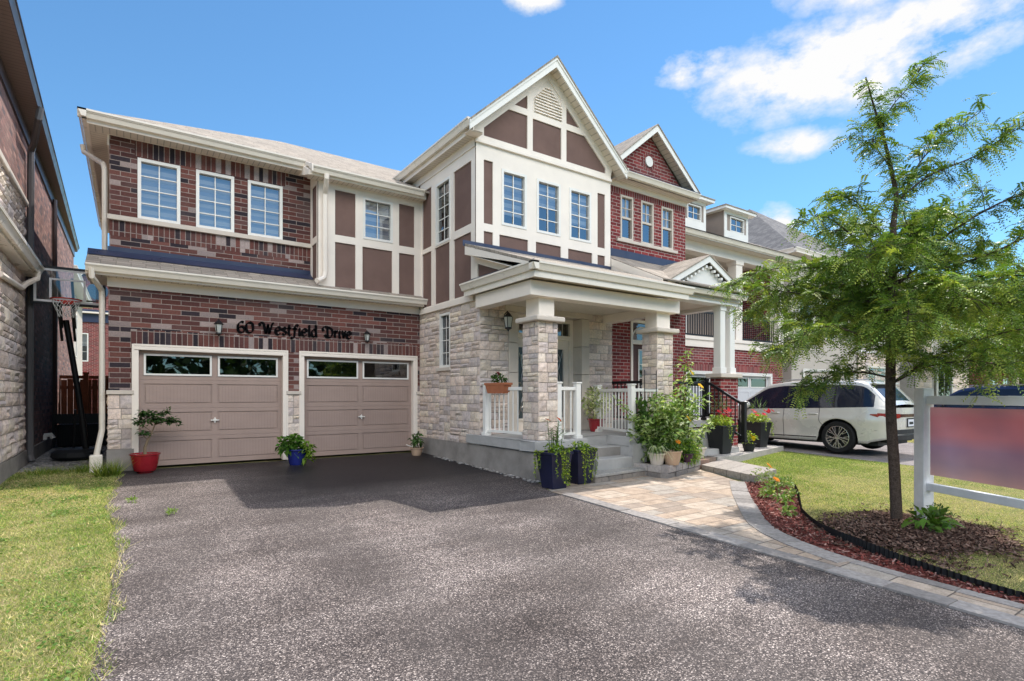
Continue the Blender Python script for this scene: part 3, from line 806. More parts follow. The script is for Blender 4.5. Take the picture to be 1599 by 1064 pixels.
PZ = .53                                                       # porch floor
mb = MB()
mb.box(5.40, 7.15, .355, 6.54, 7.58, PZ); mb.box(5.40, 7.58, .355, 9.05, 9.4, PZ); mb.box(7.42, 7.0, .355, 9.05, 7.58, PZ)
mb.build('porch_slab', M['concrete'], H, bevel=.012)
mb = MB()
mb.box(6.55, 7.22, -.3, 7.42, 7.60, .355); mb.box(6.55, 6.92, -.3, 7.42, 7.22, .185)
mb.build('porch_step', M['concrete'], H, bevel=.012)
mb = MB(); mb.box(7.422, 7.02, -.4, 9.0, 7.56, .353); mb.box(7.43, 6.93, -.4, 7.80, 7.02, .40)
mb.build('porch_foundation', M['concrete'], H)

# door wall
DW = 9.27; F_d = front(DW)
mb = MB()
for x0, x1, nm in ((6.11, 6.33, 0), (8.01, 8.23, 0)):
    z = PZ
    for h in (.60, .60, .60, .65):
        zt = min(z + h, 2.93)
        if zt - z > .1: mb.box(x0, 8.94 - .005, z + .004, x1, DW + .1, zt - .004)
        z = zt
mb.box(6.02, 8.93, 2.935, 7.05, DW + .1, 3.16); mb.box(7.058, 8.93, 2.935, 8.32, DW + .1, 3.16)
mb.build('door_surround', M['caststone'], H, bevel=.006)
fd = MB()
for a, c, b, d in ((6.33, PZ, 6.42, 2.93), (7.92, PZ, 8.01, 2.93), (6.42, 2.84, 7.92, 2.93), (6.42, 2.47, 7.92, 2.57), (6.33, PZ - .0, 8.01, PZ + .03)): fbox(fd, F_d, a, c, b, d, -.08, .05)
for x in (6.92, 7.42): fbox(fd, F_d, x - .02, 2.57, x + .02, 2.84, -.06, .03)
fdo = fd.build('door_frame', M['trim'], H, bevel=.005)
g = MB(); g.face([F_d(6.42, 2.57, -.02), F_d(7.92, 2.57, -.02), F_d(7.92, 2.84, -.02), F_d(6.42, 2.84, -.02)]); g.build('transom_pane', M['glass_dark'], fdo)
g = MB()
for k in range(1, 9):
    if k % 3: x = 6.42 + 1.5 * k / 9; fbox(g, F_d, x - .006, 2.57, x + .006, 2.84, -.018, -.012)
g.face([F_d(6.42, 2.5, -.10), F_d(7.92, 2.5, -.10), F_d(7.92, 2.9, -.10), F_d(6.42, 2.9, -.10)], 1)
g.build('glazing_bars', [M['trim'], M['dark_inside']], fdo)
def leadglass():
    t = NT('leaded_glass'); u, v = t.sepuv(); P = t.wpos()
    n = t.noise(60, 3, .6, P)
    return t.done(t.principled(t.mix(n, (.03, .045, .055), (.12, .15, .16)), .12, .6, 0, t.bump(n, .4, .01)))
M['lead_glass'] = leadglass()
M['steel'] = painted('brushed_steel', (.55, .54, .52), .3, .5, .05, 4, .05, .05, 60, .9)
for s, (a, b) in enumerate(((6.425, 7.165), (7.175, 7.915))):
    d = MB(); hole = [(a + .14, PZ + .27, b - .14, 2.28)]
    wall(d, F_d, a, b, PZ + .03, 2.47, hole, -.02, .04)
    for q in hole:
        for a_, c_, b_, d_ in ((q[0] - .04, q[1] - .04, q[2] + .04, q[1]), (q[0] - .04, q[3], q[2] + .04, q[3] + .04), (q[0] - .04, q[1], q[0], q[3]), (q[2], q[1], q[2] + .04, q[3])): fbox(d, F_d, a_, c_, b_, d_, -.02, .005)
    do = d.build('front_door', M['trim'], H)
    q = hole[0]; g = MB(); g.face([F_d(q[0], q[1], -.03), F_d(q[2], q[1], -.03), F_d(q[2], q[3], -.03), F_d(q[0], q[3], -.03)]); g.build('door_glass', M['lead_glass'], do)
    g = MB(); cx = (q[0] + q[2]) / 2; W_ = (q[2] - q[0]) / 2; zm = (q[1] + q[3]) / 2; hh = (q[3] - q[1]) / 2
    P_ = lambda x, z: F_d(cx + x * W_, zm + z * hh, -.022)
    el = lambda rx, rz, z0=0, a0=0, a1=360, x0=0: [P_(x0 + rx * math.cos(R(a0 + (a1 - a0) * k / 28)), z0 + rz * math.sin(R(a0 + (a1 - a0) * k / 28))) for k in range(29)]
    for c in (el(.62, .46), el(.42, .30), el(.2, .14), el(.62, .2, .8, 180, 360), el(.62, .2, -.8, 0, 180), el(.3, .25, .62, 200, 430, .3), el(.3, .25, .62, 340, 110, -.3), el(.3, .25, -.62, 160, -70, .3), el(.3, .25, -.62, 20, 250, -.3)):
        g.tube(c, .008, 5)
    for p in (((-1, 1), (-.4, .4)), ((1, 1), (.4, .4)), ((-1, -1), (-.4, -.4)), ((1, -1), (.4, -.4)), ((0, 1), (0, .46)), ((0, -1), (0, -.46)), ((-1, 0), (-.62, 0)), ((1, 0), (.62, 0))): g.tube([P_(*p[0]), P_(*p[1])], .008, 5)
    g.build('wrought_iron_scroll', M['steel'], do)
    k = MB(); hx = b - .06 if s == 0 else a + .06; p = F_d(hx, 1.5, 0)
    k.lathe([(0, -.02), (.03, -.02), (.03, .02)], p, 10, axis='y'); k.bar(p + Vector((0, -.05, -.12)), p + Vector((0, -.05, .08)), .02, .02, 0, (0, 1, 0)); k.build('door_handle', M['black'], do)

# columns
def porch_column(x0, y0, x1, y1, seed, z0=PZ, zs=2.52, zt=3.02, capw=.09):
    m = MB(); cx, cy = (x0 + x1) / 2, (y0 + y1) / 2
    m.box(x0 + .02, y0 + .02, z0, x1 - .02, y1 - .02, zs)
    c = m.build('porch_column', M['mortar'], H)
    m = MB()
    stones(m, front(y0 + .02), x0, x1, z0, zs, seed, .13, .19, .14, .24, .024); stones(m, side_left(x0 + .02), -y1, -y0, z0, zs, seed + 1, .13, .19, .14, .26, .024)
    stones(m, side_right(x1 - .02), y0, y1, z0, zs, seed + 2, .13, .19, .14, .26, .024)
    m.build('stone_facing', M['stone'], c)
    m = MB(); m.box(x0 - capw, y0 - capw, zs, x1 + capw, y1 + capw, zs + .085); m.build('column_cap', M['caststone'], c, bevel=.02)
    m = MB(); i = .045; m.box(x0 + i, y0 + i, zs + .085, x1 - i, y1 - i, zt + .06); m.build('column_post', M['trim'], c, bevel=.008)
porch_column(5.55, 7.26, 5.97, 7.72, 41)
porch_column(8.47, 7.26, 8.95, 7.66, 51)

# porch roof: beams, eaves, shed roof
PGY, PGX, PGZ = 6.87, 5.15, 3.40
PRX = 9.05
mb = MB()
mb.box(5.33, 7.18, 2.92, PRX - .0, 7.44, 3.165); mb.box(5.33, 7.44, 2.92, 5.58, 8.92, 3.165); mb.box(8.62, 7.44, 2.88, 8.88, 8.93, 3.165)
mb.split('porch_beam', M['trim'], H, bevel=.006)
mb = MB(); soffit(mb, [(5.58, 7.44, 3.05), (8.9, 7.44, 3.05), (8.9, 9.2, 3.05), (5.58, 9.2, 3.05)], (1, 0, 0))
soffit(mb, [(PGX + .1, PGY + .1, 3.20), (PRX, PGY + .1, 3.20), (PRX, 7.3, 3.20), (PGX + .1, 7.3, 3.20)], (1, 0, 0))
soffit(mb, [(PGX + .1, 7.3, 3.199), (5.45, 7.3, 3.199), (5.45, 9.2, 3.199), (PGX + .1, 9.2, 3.199)], (0, 1, 0)); mb.build('porch_ceiling', M['soffit'], H)
mb = MB()
gutter(mb, (PGX, PGY, PGZ), (PRX + .08, PGY, PGZ), (0, -1, 0), .12, .13); gutter(mb, (PGX, 9.22, PGZ), (PGX, PGY, PGZ), (-1, 0, 0), .12, .13)
mb.box(PGX + .09, PGY + .09, 3.165, PRX, PGY + .12, PGZ - .02); mb.box(PGX + .09, PGY + .12, 3.165, PGX + .12, 9.2, PGZ - .02)
mb.split('porch_gutter', M['gutter'], H)
sl = (4.15 - 3.40) / (9.07 - PGY)
mb = MB()
roof(mb, [(PGX + .03, PGY + .02, 3.405), (XR + .02, PGY + .02, 3.405), (XR + .02, 9.07, 4.15), (PGX + .03, 9.07, 4.15)], (1, 0, 0), 0, .045)
roof(mb, [(PGX + .03, 7.2, 3.39), (5.42, 7.2, 3.53), (5.42, 9.25, 3.53), (PGX + .03, 9.25, 3.39)], (0, 1, 0), 1, .02)
mb.build('porch_roof', [M['shingle'], M['flashing']], H)
mb = MB(); fbox(mb, F_b, XB - .32, 4.10, XR, 4.21, .03, .045); mb.split('roof_flashing', M['flashing'], H)
mb = MB()
zl = lambda y: 3.405 + sl * (y - PGY - .02)
mb.prism([(PGX + .03, 9.06, zl(9.06) - .05), (PGX + .03, PGY + .12, zl(PGY + .12) - .05), (PGX + .03, PGY + .12, zl(PGY + .12) - .09), (PGX + .03, 9.06, zl(9.06) - .21)][::-1], (.03, 0, 0))
mb.prism([(PGX + .06, 9.06, zl(9.06) - .21), (5.44, 9.06, zl(9.06) - .21), (5.44, 7.35, zl(7.35) - .21), (PGX + .06, 7.35, zl(7.35) - .21)], (0, 0, .015))
for q in ([(5.40, 9.07, 3.45), (5.40, 8.96, 3.45), (5.40, 8.96, zl(8.96) - .2), (5.40, 9.07, zl(9.07) - .2)], [(5.40, 8.96, zl(8.96) - .34), (5.40, 7.5, zl(7.5) - .34), (5.40, 7.5, zl(7.5) - .19), (5.40, 8.96, zl(8.96) - .19)]): mb.prism(q[::-1], (.03, 0, 0))
mb.build('porch_rake', M['trim'], H)
mb = MB(); mb.face([(5.425, 9.07, 3.4), (5.425, 7.3, 3.4), (5.425, 7.3, zl(7.3) - .19), (5.425, 9.07, zl(9.07) - .19)]); mb.build('porch_gable_panel', M['stucco'], H)

# white porch railings
RG = 'white railings of the stone porch'
railing('porch_railing', 'white porch railing between stone wall and left stone column, carrying a flower box', (5.52, 8.84), (5.62, 7.80), PZ, .90, 'trim_white', (True, False), RG, .05, .12)
railing('porch_railing', 'short white porch railing right of the near stone column beside the steps', (6.02, 7.33), (6.43, 7.30), PZ, .90, 'trim_white', (True, True), RG, .05, .11)
railing('porch_railing', 'white railing along the far side of the porch steps behind the red pot', (7.92, 8.35), (7.60, 7.10), PZ, .88, 'trim_white', (True, False), RG, .05, .115)
railing('porch_railing', 'white porch railing right of the step post, half hidden by a climbing vine', (7.58, 7.10), (8.42, 7.22), PZ, .88, 'trim_white', (True, False), RG, .05, .115)

wall_lamp('black wall lantern left of the garage lettering', F_g, 1.34, 2.56, 0, 1.0)
wall_lamp('black wall lantern right of the garage lettering', F_g, 4.17, 2.56, 0, .85)
wall_lamp('black carriage lantern on the stone wall left of the front door', front(8.94), 5.98, 2.74, 0, 1.25)
# ------------------------------------------------------------------ ground
def sheet(name, pts, mat, off, kind='structure', label=None, z=None):
    mb = MB(); mb.face([(x, y, (gz(y) if z is None else z) + off) for x, y in pts]); o = mb.build(name, mat)
    n = o.data.polygons[0].normal.z
    if n < 0: o.data.flip_normals()
    return tag(o, label, None, None, kind)
def asphalt():
    t = NT('asphalt'); P = t.wpos()
    vo = t.node('ShaderNodeTexVoronoi'); vo.inputs['Scale'].default_value = 135; t.l.new(P, vo.inputs['Vector'])
    sp = t.node('ShaderNodeSeparateColor'); t.l.new(vo.outputs['Color'], sp.inputs[0])
    c = t.ramp(sp.outputs[0], [(0, (.040, .036, .038)), (.34, (.078, .070, .069)), (.62, (.135, .122, .117)), (.82, (.25, .23, .22)), (.94, (.46, .43, .41))], 'CONSTANT')
    fine = t.noise(180, 3, .7, P); c = t.mix(1.0, c, t.ramp(fine, [(.3, (.7, .7, .7)), (.7, (1.25, 1.25, 1.25))]), 'MULTIPLY')
    big = t.noise(.55, 6, .62, P); c = t.mix(1.0, c, t.ramp(big, [(.32, (.55, .51, .50)), (.5, (.98, .94, .92)), (.66, (1.5, 1.45, 1.42))]), 'MULTIPLY')
    # long tyre-worn streaks across the drive
    s = t.node('ShaderNodeSeparateXYZ'); t.l.new(P, s.inputs[0])
    st = t.noise(1.0, 4, .6, t.comb(t.math('MULTIPLY', s.outputs[0], .55), t.math('MULTIPLY', s.outputs[1], 2.2), 0)); c = t.mix(1.0, c, t.ramp(st, [(.35, (.78, .75, .74)), (.6, (1.15, 1.14, 1.14))]), 'MULTIPLY')
    # house shadow painted into the tarmac colour, along with damp seal coat
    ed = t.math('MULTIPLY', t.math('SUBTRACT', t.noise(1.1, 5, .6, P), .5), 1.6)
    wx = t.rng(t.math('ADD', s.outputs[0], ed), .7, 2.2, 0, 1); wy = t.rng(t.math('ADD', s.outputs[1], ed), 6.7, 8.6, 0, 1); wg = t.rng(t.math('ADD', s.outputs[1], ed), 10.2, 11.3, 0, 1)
    shade_wet = t.math('MAXIMUM', t.math('MULTIPLY', wx, wy), wg)
    # oil drips and worn tyre lanes
    oil = t.rng(t.noise(2.6, 2, .5, P), .68, .76, 0, .35); c = t.mix(oil, c, (.035, .030, .030))
    lane = t.math('ABSOLUTE', t.math('SUBTRACT', t.math('FRACT', t.math('ADD', t.math('DIVIDE', s.outputs[0], 1.32), t.math('MULTIPLY', t.noise(.35, 2, .5, P), .5))), .5)); c = t.mix(t.rng(lane, .10, .32, .30, 0), c, (.055, .048, .046))
    ve = t.node('ShaderNodeTexVoronoi', feature='DISTANCE_TO_EDGE'); ve.inputs['Scale'].default_value = .42
    wv = t.node('ShaderNodeVectorMath', operation='ADD'); t.l.new(P, wv.inputs[0]); ns = t.node('ShaderNodeVectorMath', operation='SCALE'); t.l.new(t.noise(2.2, 6, .65, P, 1), ns.inputs[0]); ns.inputs['Scale'].default_value = .9; t.l.new(ns.outputs[0], wv.inputs[1]); t.l.new(wv.outputs[0], ve.inputs['Vector'])
    ck = t.math('MULTIPLY', t.rng(ve.outputs['Distance'], .0015, .005, 1, 0), t.rng(t.noise(.5, 2, .5, P), .52, .60, 0, .75)); c = t.mix(ck, c, (.02, .018, .017))
    c = t.mix(1.0, c, (1.24, 1.19, 1.15), 'MULTIPLY')
    c = t.mix(t.math('MULTIPLY', shade_wet, .93), c, (.010, .009, .012))
    r = t.rng(shade_wet, 0, 1, .85, .48)
    return t.done(t.principled(c, r, .3, 0, t.bump(t.math('ADD', vo.outputs['Distance'], fine), .45, .006)))
def soilmat(name, cols, scale=3.0, bs=90, bump=.8):
    t = NT(name); P = t.wpos(); n = t.noise(scale, 6, .65, P)
    c = t.ramp(n, [(.3, cols[0]), (.5, cols[1]), (.7, cols[2])]); f = t.noise(bs, 4, .7, P)
    c = t.mix(1.0, c, t.ramp(f, [(.3, (.55, .55, .55)), (.7, (1.4, 1.4, 1.4))]), 'MULTIPLY')
    return t.done(t.principled(c, .95, .1, 0, t.bump(f, bump, .02)))
def pavermat():
    t = NT('paving_slabs'); P = t.wpos(); s = t.node('ShaderNodeSeparateXYZ'); t.l.new(P, s.inputs[0])
    # rotated a little so that the joints do not run with the drive
    x, y = s.outputs[0], s.outputs[1]
    bh, bw = .40, .52
    vr = t.math('DIVIDE', y, bh); row = t.math('FLOOR', vr); fv = t.math('FRACT', vr)
    w0 = t.node('ShaderNodeTexWhiteNoise', noise_dimensions='1D'); t.l.new(row, w0.inputs['W'])
    ur = t.math('ADD', t.math('DIVIDE', x, bw), w0.outputs['Value']); cm = t.math('FLOOR', ur); fu = t.math('FRACT', ur)
    wn = t.node('ShaderNodeTexWhiteNoise', noise_dimensions='2D'); t.l.new(t.comb(row, cm), wn.inputs['Vector'])
    split = t.math('GREATER_THAN', wn.outputs['Value'], .55)
    # some slabs are two smaller stones
    fv2 = t.math('FRACT', t.math('MULTIPLY', fv, 2.0)); half = t.math('FLOOR', t.math('MULTIPLY', fv, 2.0))
    dv1 = t.math('MULTIPLY', t.math('MINIMUM', fv, t.math('SUBTRACT', 1.0, fv)), bh); dv2 = t.math('MULTIPLY', t.math('MINIMUM', fv2, t.math('SUBTRACT', 1.0, fv2)), bh / 2)
    mv = t.node('ShaderNodeMix', data_type='FLOAT'); t.l.new(split, mv.inputs[0]); t.l.new(dv1, mv.inputs[2]); t.l.new(dv2, mv.inputs[3])
    du = t.math('MULTIPLY', t.math('MINIMUM', fu, t.math('SUBTRACT', 1.0, fu)), bw)
    d = t.math('MINIMUM', du, mv.outputs[0]); j = t.rng(d, .003, .008, 0, 1)
    wn2 = t.node('ShaderNodeTexWhiteNoise', noise_dimensions='3D'); t.l.new(t.comb(cm, row, t.math('MULTIPLY', half, split)), wn2.inputs['Vector'])
    c = t.ramp(wn2.outputs['Value'], [(0, (.44, .34, .26)), (.35, (.36, .29, .235)), (.6, (.49, .40, .32)), (.85, (.40, .35, .30))], 'CONSTANT')
    n = t.noise(6, 6, .7, P); c = t.mix(1.0, c, t.ramp(n, [(.3, (.72, .70, .68)), (.65, (1.2, 1.2, 1.2))]), 'MULTIPLY')
    f = t.noise(70, 4, .7, P); c = t.mix(1.0, c, t.ramp(f, [(.3, (.8, .8, .8)), (.7, (1.2, 1.2, 1.2))]), 'MULTIPLY')
    c = t.mix(j, (.12, .10, .085), c)
    return t.done(t.principled(c, .85, .2, 0, t.bump(t.math('ADD', t.math('MULTIPLY', j, .6), t.math('MULTIPLY', f, .3)), .5, .008)))
M['soil'] = soilmat('soil', [(.085, .07, .04), (.13, .115, .055), (.10, .12, .04)])
M['lawn'] = soilmat('lawn_turf', [(.32, .27, .14), (.24, .23, .09), (.14, .18, .06)], 2.6)
M['mulch_bed'] = soilmat('mulch_soil', [(.10, .03, .025), (.17, .055, .045), (.07, .03, .025)], 9, 60)
M['pave'] = pavermat()
M['gravel'] = soilmat('gravel_bed', [(.16, .16, .17), (.28, .28, .29), (.22, .22, .23)], 30, 60, 1.0)
M['conc_path'] = soilmat('path_concrete', [(.40, .37, .34), (.46, .43, .40), (.36, .33, .31)], 2, 120, .3)
M['paleasphalt'] = soilmat('pale_tarmac', [(.22, .195, .19), (.28, .25, .24), (.19, .17, .17)], 1.2, 150, .4)
mb = MB()
for y0, y1, z0, z1 in ((-60, -7, gz(-8), gz(-8)), (-7, 11.4, gz(-8), -.02), (11.4, 900, -.02, -.02)): mb.face([(-500, y0, z0), (500, y0, z0), (500, y1, z1), (-500, y1, z1)])
tag(mb.build('ground', M['lawn']), 'dry grassy ground', None, None, 'structure')
# street behind the viewpoint, kept for reflections and other views
sheet('street', [(-200, -16), (200, -16), (200, -8.6), (-200, -8.6)], painted('street_asphalt', (.07, .068, .07), .9), .004)
dl = []
r0 = random.Random(3)
y = -6.5
while y < 11.3: dl.append((-.155 + .03 * math.sin(y * 1.3) + r0.uniform(-.025, .03) - (.07 if y > 8 else 0), y)); y += .22
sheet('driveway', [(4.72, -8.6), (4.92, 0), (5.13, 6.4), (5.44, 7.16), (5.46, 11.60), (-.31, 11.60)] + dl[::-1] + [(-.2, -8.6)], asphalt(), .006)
INN = [(8.35, 5.30), (7.85, 4.95), (7.3, 4.54), (6.7, 4.06), (6.25, 3.70), (5.98, 3.44), (5.80, 3.15), (5.66, 2.85), (5.55, 2.4), (5.51, 2.0), (5.50, 1.5), (5.48, 0), (5.40, -6)]
sheet('paved_patio', [(4.72, -6), (4.92, 0), (5.13, 6.4), (5.5, 7.14), (7.5, 7.14), (9.0, 6.66)] + INN, M['pave'], .012)
# border stones, each a slab of its own height, laid as one paved edge
M['border'] = vcolmat('border_stone', .9, .15, 0, .22, 22)
def border_line(name, pts, w, length, h=.018, seed=1):
    r = random.Random(seed); mb = MB(); P = [Vector((*p, 0)) for p in pts]
    cum = [0]
    for a, b in zip(P[:-1], P[1:]): cum.append(cum[-1] + (b - a).length)
    def at(s):
        for i in range(len(P) - 1):
            if s <= cum[i + 1] or i == len(P) - 2:
                d = (P[i + 1] - P[i]).normalized(); return P[i] + d * (s - cum[i]), d
    s = 0
    while s < cum[-1] - .05:
        e = min(s + length * r.uniform(.9, 1.1), cum[-1])
        (p, d), (q, d2) = at(s + .004), at(e - .004)
        n = Vector((-d.y, d.x, 0)); n2 = Vector((-d2.y, d2.x, 0))
        k = r.uniform(.75, 1.15); col = (.33 * k, .30 * k, .28 * k); hh = h + r.uniform(-.003, .003)
        top = [p + n * .004, q + n2 * .004, q + n2 * w, p + n * w]
        T_ = [Vector((v.x, v.y, gz(v.y) + hh)) for v in top]; B_ = [Vector((v.x, v.y, gz(v.y) - .02)) for v in top]
        mb.face(T_, 0, None, col)
        for i in range(4): mb.face([T_[(i + 1) % 4], T_[i], B_[i], B_[(i + 1) % 4]], 0, None, col)
        s = e
    return tag(mb.build(name, M['border']), 'grey border stones', None, None, 'structure')
border_line('paving_border', [(4.74, -6), (4.92, 0), (5.12, 6.15)], -.19, .42, .022, 3)
border_line('paving_border', [(8.45, 5.38)] + INN[:9], -.24, .30, .020, 5)
border_line('paving_border', INN[8:], -.12, .40, .020, 6)
# raised slab path from patio to the neighbour
mb = MB()
def slab(mb, pts, z0, z1, mat=0, col=None):
    mb.prism([(x, y, z1) for x, y in pts], (0, 0, z0 - z1), mat, col)
r = random.Random(4)
A_, B_, C_, D_ = Vector((8.98, 6.62, 0)), Vector((8.50, 5.22, 0)), Vector((9.55, 5.45, 0)), Vector((10.2, 7.0, 0))
for k in range(4):
    a = A_.lerp(B_, k / 4 + .004); b = A_.lerp(B_, (k + 1) / 4 - .004); c = D_.lerp(C_, (k + 1) / 4 - .004); d = D_.lerp(C_, k / 4 + .004); q = r.uniform(.85, 1.1)
    slab(mb, [(v.x, v.y) for v in (a, b, c, d)], -.3, -.045, 0, (.42 * q, .37 * q, .33 * q))
tag(mb.build('raised_path', M['border']), 'raised stone slab path', None, None, 'structure')
mb = MB(); slab(mb, [(9.95, 6.95), (10.1, 7.55), (12.0, 8.4), (13.45, 8.6), (13.45, 7.5), (11.4, 7.05), (10.6, 6.85)][::-1], -.3, .010); o_ = mb.build('concrete_path', M['conc_path']); tag(o_, 'pale concrete landing', None, None, 'structure')
sheet('twin_driveway', [(13.35, -8.6), (18.9, -8.6), (19.2, 10.8), (13.4, 10.8)], M['paleasphalt'], .006)
sheet('far_driveway', [(21.3, -8.6), (25.0, -8.6), (25.0, 11.4), (21.5, 11.4)], M['paleasphalt'], .006)
EDGE = [(8.62, 4.62), (8.1, 4.30), (7.5, 3.95), (7.1, 3.72), (6.72, 3.42), (6.40, 3.14), (6.15, 2.82), (5.98, 2.5), (5.83, 2.15), (5.74, 1.75), (5.66, 1.3), (5.58, 0), (5.5, -4)]
sheet('mulch_bed', [(8.62, 4.62), (8.9, 5.2), (8.45, 5.36)] + INN + [(5.5, -4)] + EDGE[::-1][1:], M['mulch_bed'], .010)
LAWN_R = EDGE + [(5.5, -8.2), (13.35, -8.2), (13.38, 7.5), (11.4, 7.05), (10.6, 6.85), (10.0, 6.95), (9.5, 5.45), (9.1, 5.1)]
sheet('lawn', LAWN_R, M['lawn'], .009)
LAWN_L = [(-3.6, -8.2), (-.2, -8.2)] + [(x - .01, y) for x, y in dl] + [(-.34, 11.3), (-.36, 12.6), (-1.0, 12.9), (-1.75, 13.0), (-1.75, 11.0), (-6, 10), (-6, -8.2)]
sheet('lawn', LAWN_L, M['lawn'], .0085)
sheet('gravel_path', [(-1.9, 12.4), (-.34, 12.0), (-.34, 30), (-1.9, 30)], M['gravel'], .012, z=-.02)
# ------------------------------------------------------------------ the red brick twin to the right
T2 = thing('attached_house', 'red brick house half with dormers, balcony and white garage door beyond the stone porch', 'house', (11, 9.5, 0))
Hs, H = H, T2
M['white_door'] = painted('white_door', (.62, .62, .64), .45, .3, .04); M['white_door_groove'] = M['white_door']
M['siding'] = painted('grey_brown_siding', (.30, .25, .22), .7, .2, .06)
F2 = front(9.5); mb = MB(); XQ = 12.2
W2 = [(9.76, 5.08, 10.20, 6.15), (10.48, 5.08, 10.94, 6.15), (11.24, 5.08, 11.70, 6.15)]
D2 = (10.10, .72, 11.02, 3.15)
wall(mb, F2, XR, XQ, .0, 4.6, [D2], 0, .12); wall(mb, F2, XR, XQ, 4.6, 6.30, W2, 0, .10)
wall(mb, side_left(XR), -9.5, -BY, 3.2, 6.3); wall(mb, side_right(XQ), 9.5, 13, 0, 6.3)
GW = 10.8; FG = front(GW); GX0, GX1 = 13.92, 18.58
wall(mb, FG, XQ, 19.3, 0, 2.78, [(GX0, -.1, GX1, 2.0)], 0, .14)
wall(mb, side_right(19.3), GW, 19, 0, 6.2); wall(mb, side_left(19.26), -12.6, -GW, 3.0, 5.8)
mb.face([(20, 19.2, 0), (XR, 19.2, 0), (XR, 19.2, 6.2), (20, 19.2, 6.2)])
# gable triangle
g0, gx, gzp = 6.60, 10.68, 7.82
mb.prism([(gx - 1.38, 9.42, g0), (gx + 1.38, 9.42, g0), (gx, 9.42, gzp)], (0, .1, 0))
mb.build('brick_wall', M['red_brick'], H)
mb = MB(); fbox(mb, F2, XR, 6.16, XQ, 6.42, 0, .005); fbox(mb, FG, 13.3, 2.0, 19.3, 2.25, 0, .005); fbox(mb, F2, 9.98, 3.16, 11.12, 3.40, 0, .005); mb.split('soldier_course', M['red_soldier'], H)
for w in W2: window(H, F2, *w, 2, 2, -.02, .045, 'blind_plain', .5, 'caststone', 'glass', None, .5, True)
mb = MB(); fbox(mb, F2, 9.62, 5.0, 11.84, 5.075, -.05, .05); mb.split('window_sill', M['caststone'], H, bevel=.006)
mb = MB(); m_ = 20
mb.lathe([(0, -.02), (.13, -.02), (.13, .02)], (gx - .02, 9.40, 7.12), 20, axis='y'); mb.build('round_vent', M['trim_white'], H)
mb = MB()
for k in range(18):
    a = 2 * math.pi * k / 18; c = Vector((gx - .02 + .19 * math.cos(a), 9.415, 7.12 + .19 * math.sin(a))); v = Vector((math.cos(a), 0, math.sin(a))); s_ = Vector((-math.sin(a), 0, math.cos(a)))
    q = [c - v * .045 - s_ * .022, c - v * .045 + s_ * .022, c + v * .045 + s_ * .03, c + v * .045 - s_ * .03]; mb.prism(q, (0, .03, 0))
mb.build('brick_ring', M['red_soldier'], H)
RK = 9.12; hw = 1.66; rz, ezz = 7.97, 6.60
mb = MB()
roof(mb, [(gx - hw, RK, ezz), (gx, RK, rz), (gx, 14.5, rz), (gx - hw, 14.5, ezz)], (0, 1, 0)); roof(mb, [(gx, RK, rz), (gx + hw, RK, ezz), (gx + hw, 14.5, ezz), (gx, 14.5, rz)], (0, 1, 0))
PM2 = .5
roof(mb, [(XR + .0, 11.0, 6.2), (13.0, 11.0, 6.2), (13.0, 10.32, 6.2 - .0), (19.75, 10.32, 6.2), (15.9, 14.5, 8.25), (XR, 14.5, 8.25)], (1, 0, 0))
roof(mb, [(19.75, 10.32, 6.2), (19.75, 19.4, 6.2), (15.9, 14.5, 8.25)], (0, 1, 0)); roof(mb, [(XR, 19.4, 6.2), (XR, 14.5, 8.25), (15.9, 14.5, 8.25), (19.75, 19.4, 6.2)], (1, 0, 0))
mb.build('hip_roof', M['shingle'], H)
mb = MB()
for s in (-1, 1):
    q = [(gx, RK + .02, rz - .03), (gx + s * hw, RK + .02, ezz - .03), (gx + s * hw, RK + .02, ezz - .17), (gx, RK + .02, rz - .19)]
    if s > 0: q.reverse()
    mb.prism(q, (0, .03, 0))
mb.split('rake_board', M['trim_white'], H)
mb = MB()
for s in (-1, 1): soffit(mb, [(gx, RK + .04, rz - .13), (gx + s * hw, RK + .04, ezz - .13), (gx + s * hw, 9.42, ezz - .13), (gx, 9.42, rz - .13)], (1, 0, 0))
soffit(mb, [(XR, RK + .05, 6.42), (XQ + .1, RK + .05, 6.42), (XQ + .1, 9.5, 6.42), (XR, 9.5, 6.42)], (1, 0, 0))
mb.build('soffit', M['soffit'], H)
mb = MB(); gutter(mb, (XR + .3, RK - .02, 6.57), (XQ + .14, RK - .02, 6.57), (0, -1, 0)); mb.split('eave_gutter', M['gutter'], H)
mb = MB(); mb.box(XR, RK + .08, 6.42, XQ + .14, RK + .11, 6.57); fbox(mb, F2, XR, 6.30, XQ + .02, 6.425, 0, .04); mb.build('eave_trim', M['trim'], H)
mb = MB(); mb.prism([(XR + .2, RK - .02, 6.58), (XQ + .1, RK - .02, 6.58), (XQ + .1, 9.40, 6.70), (XR + .2, 9.40, 6.70)], (0, 0, -.02)); fbox(mb, front(9.42), gx - 1.4, 6.60, gx + 1.4, 6.74, 0, .01)
fbox(mb, F2, XR, 4.62, XQ, 4.80, 0, .02); mb.split('roof_flashing', M['flashing'], H)
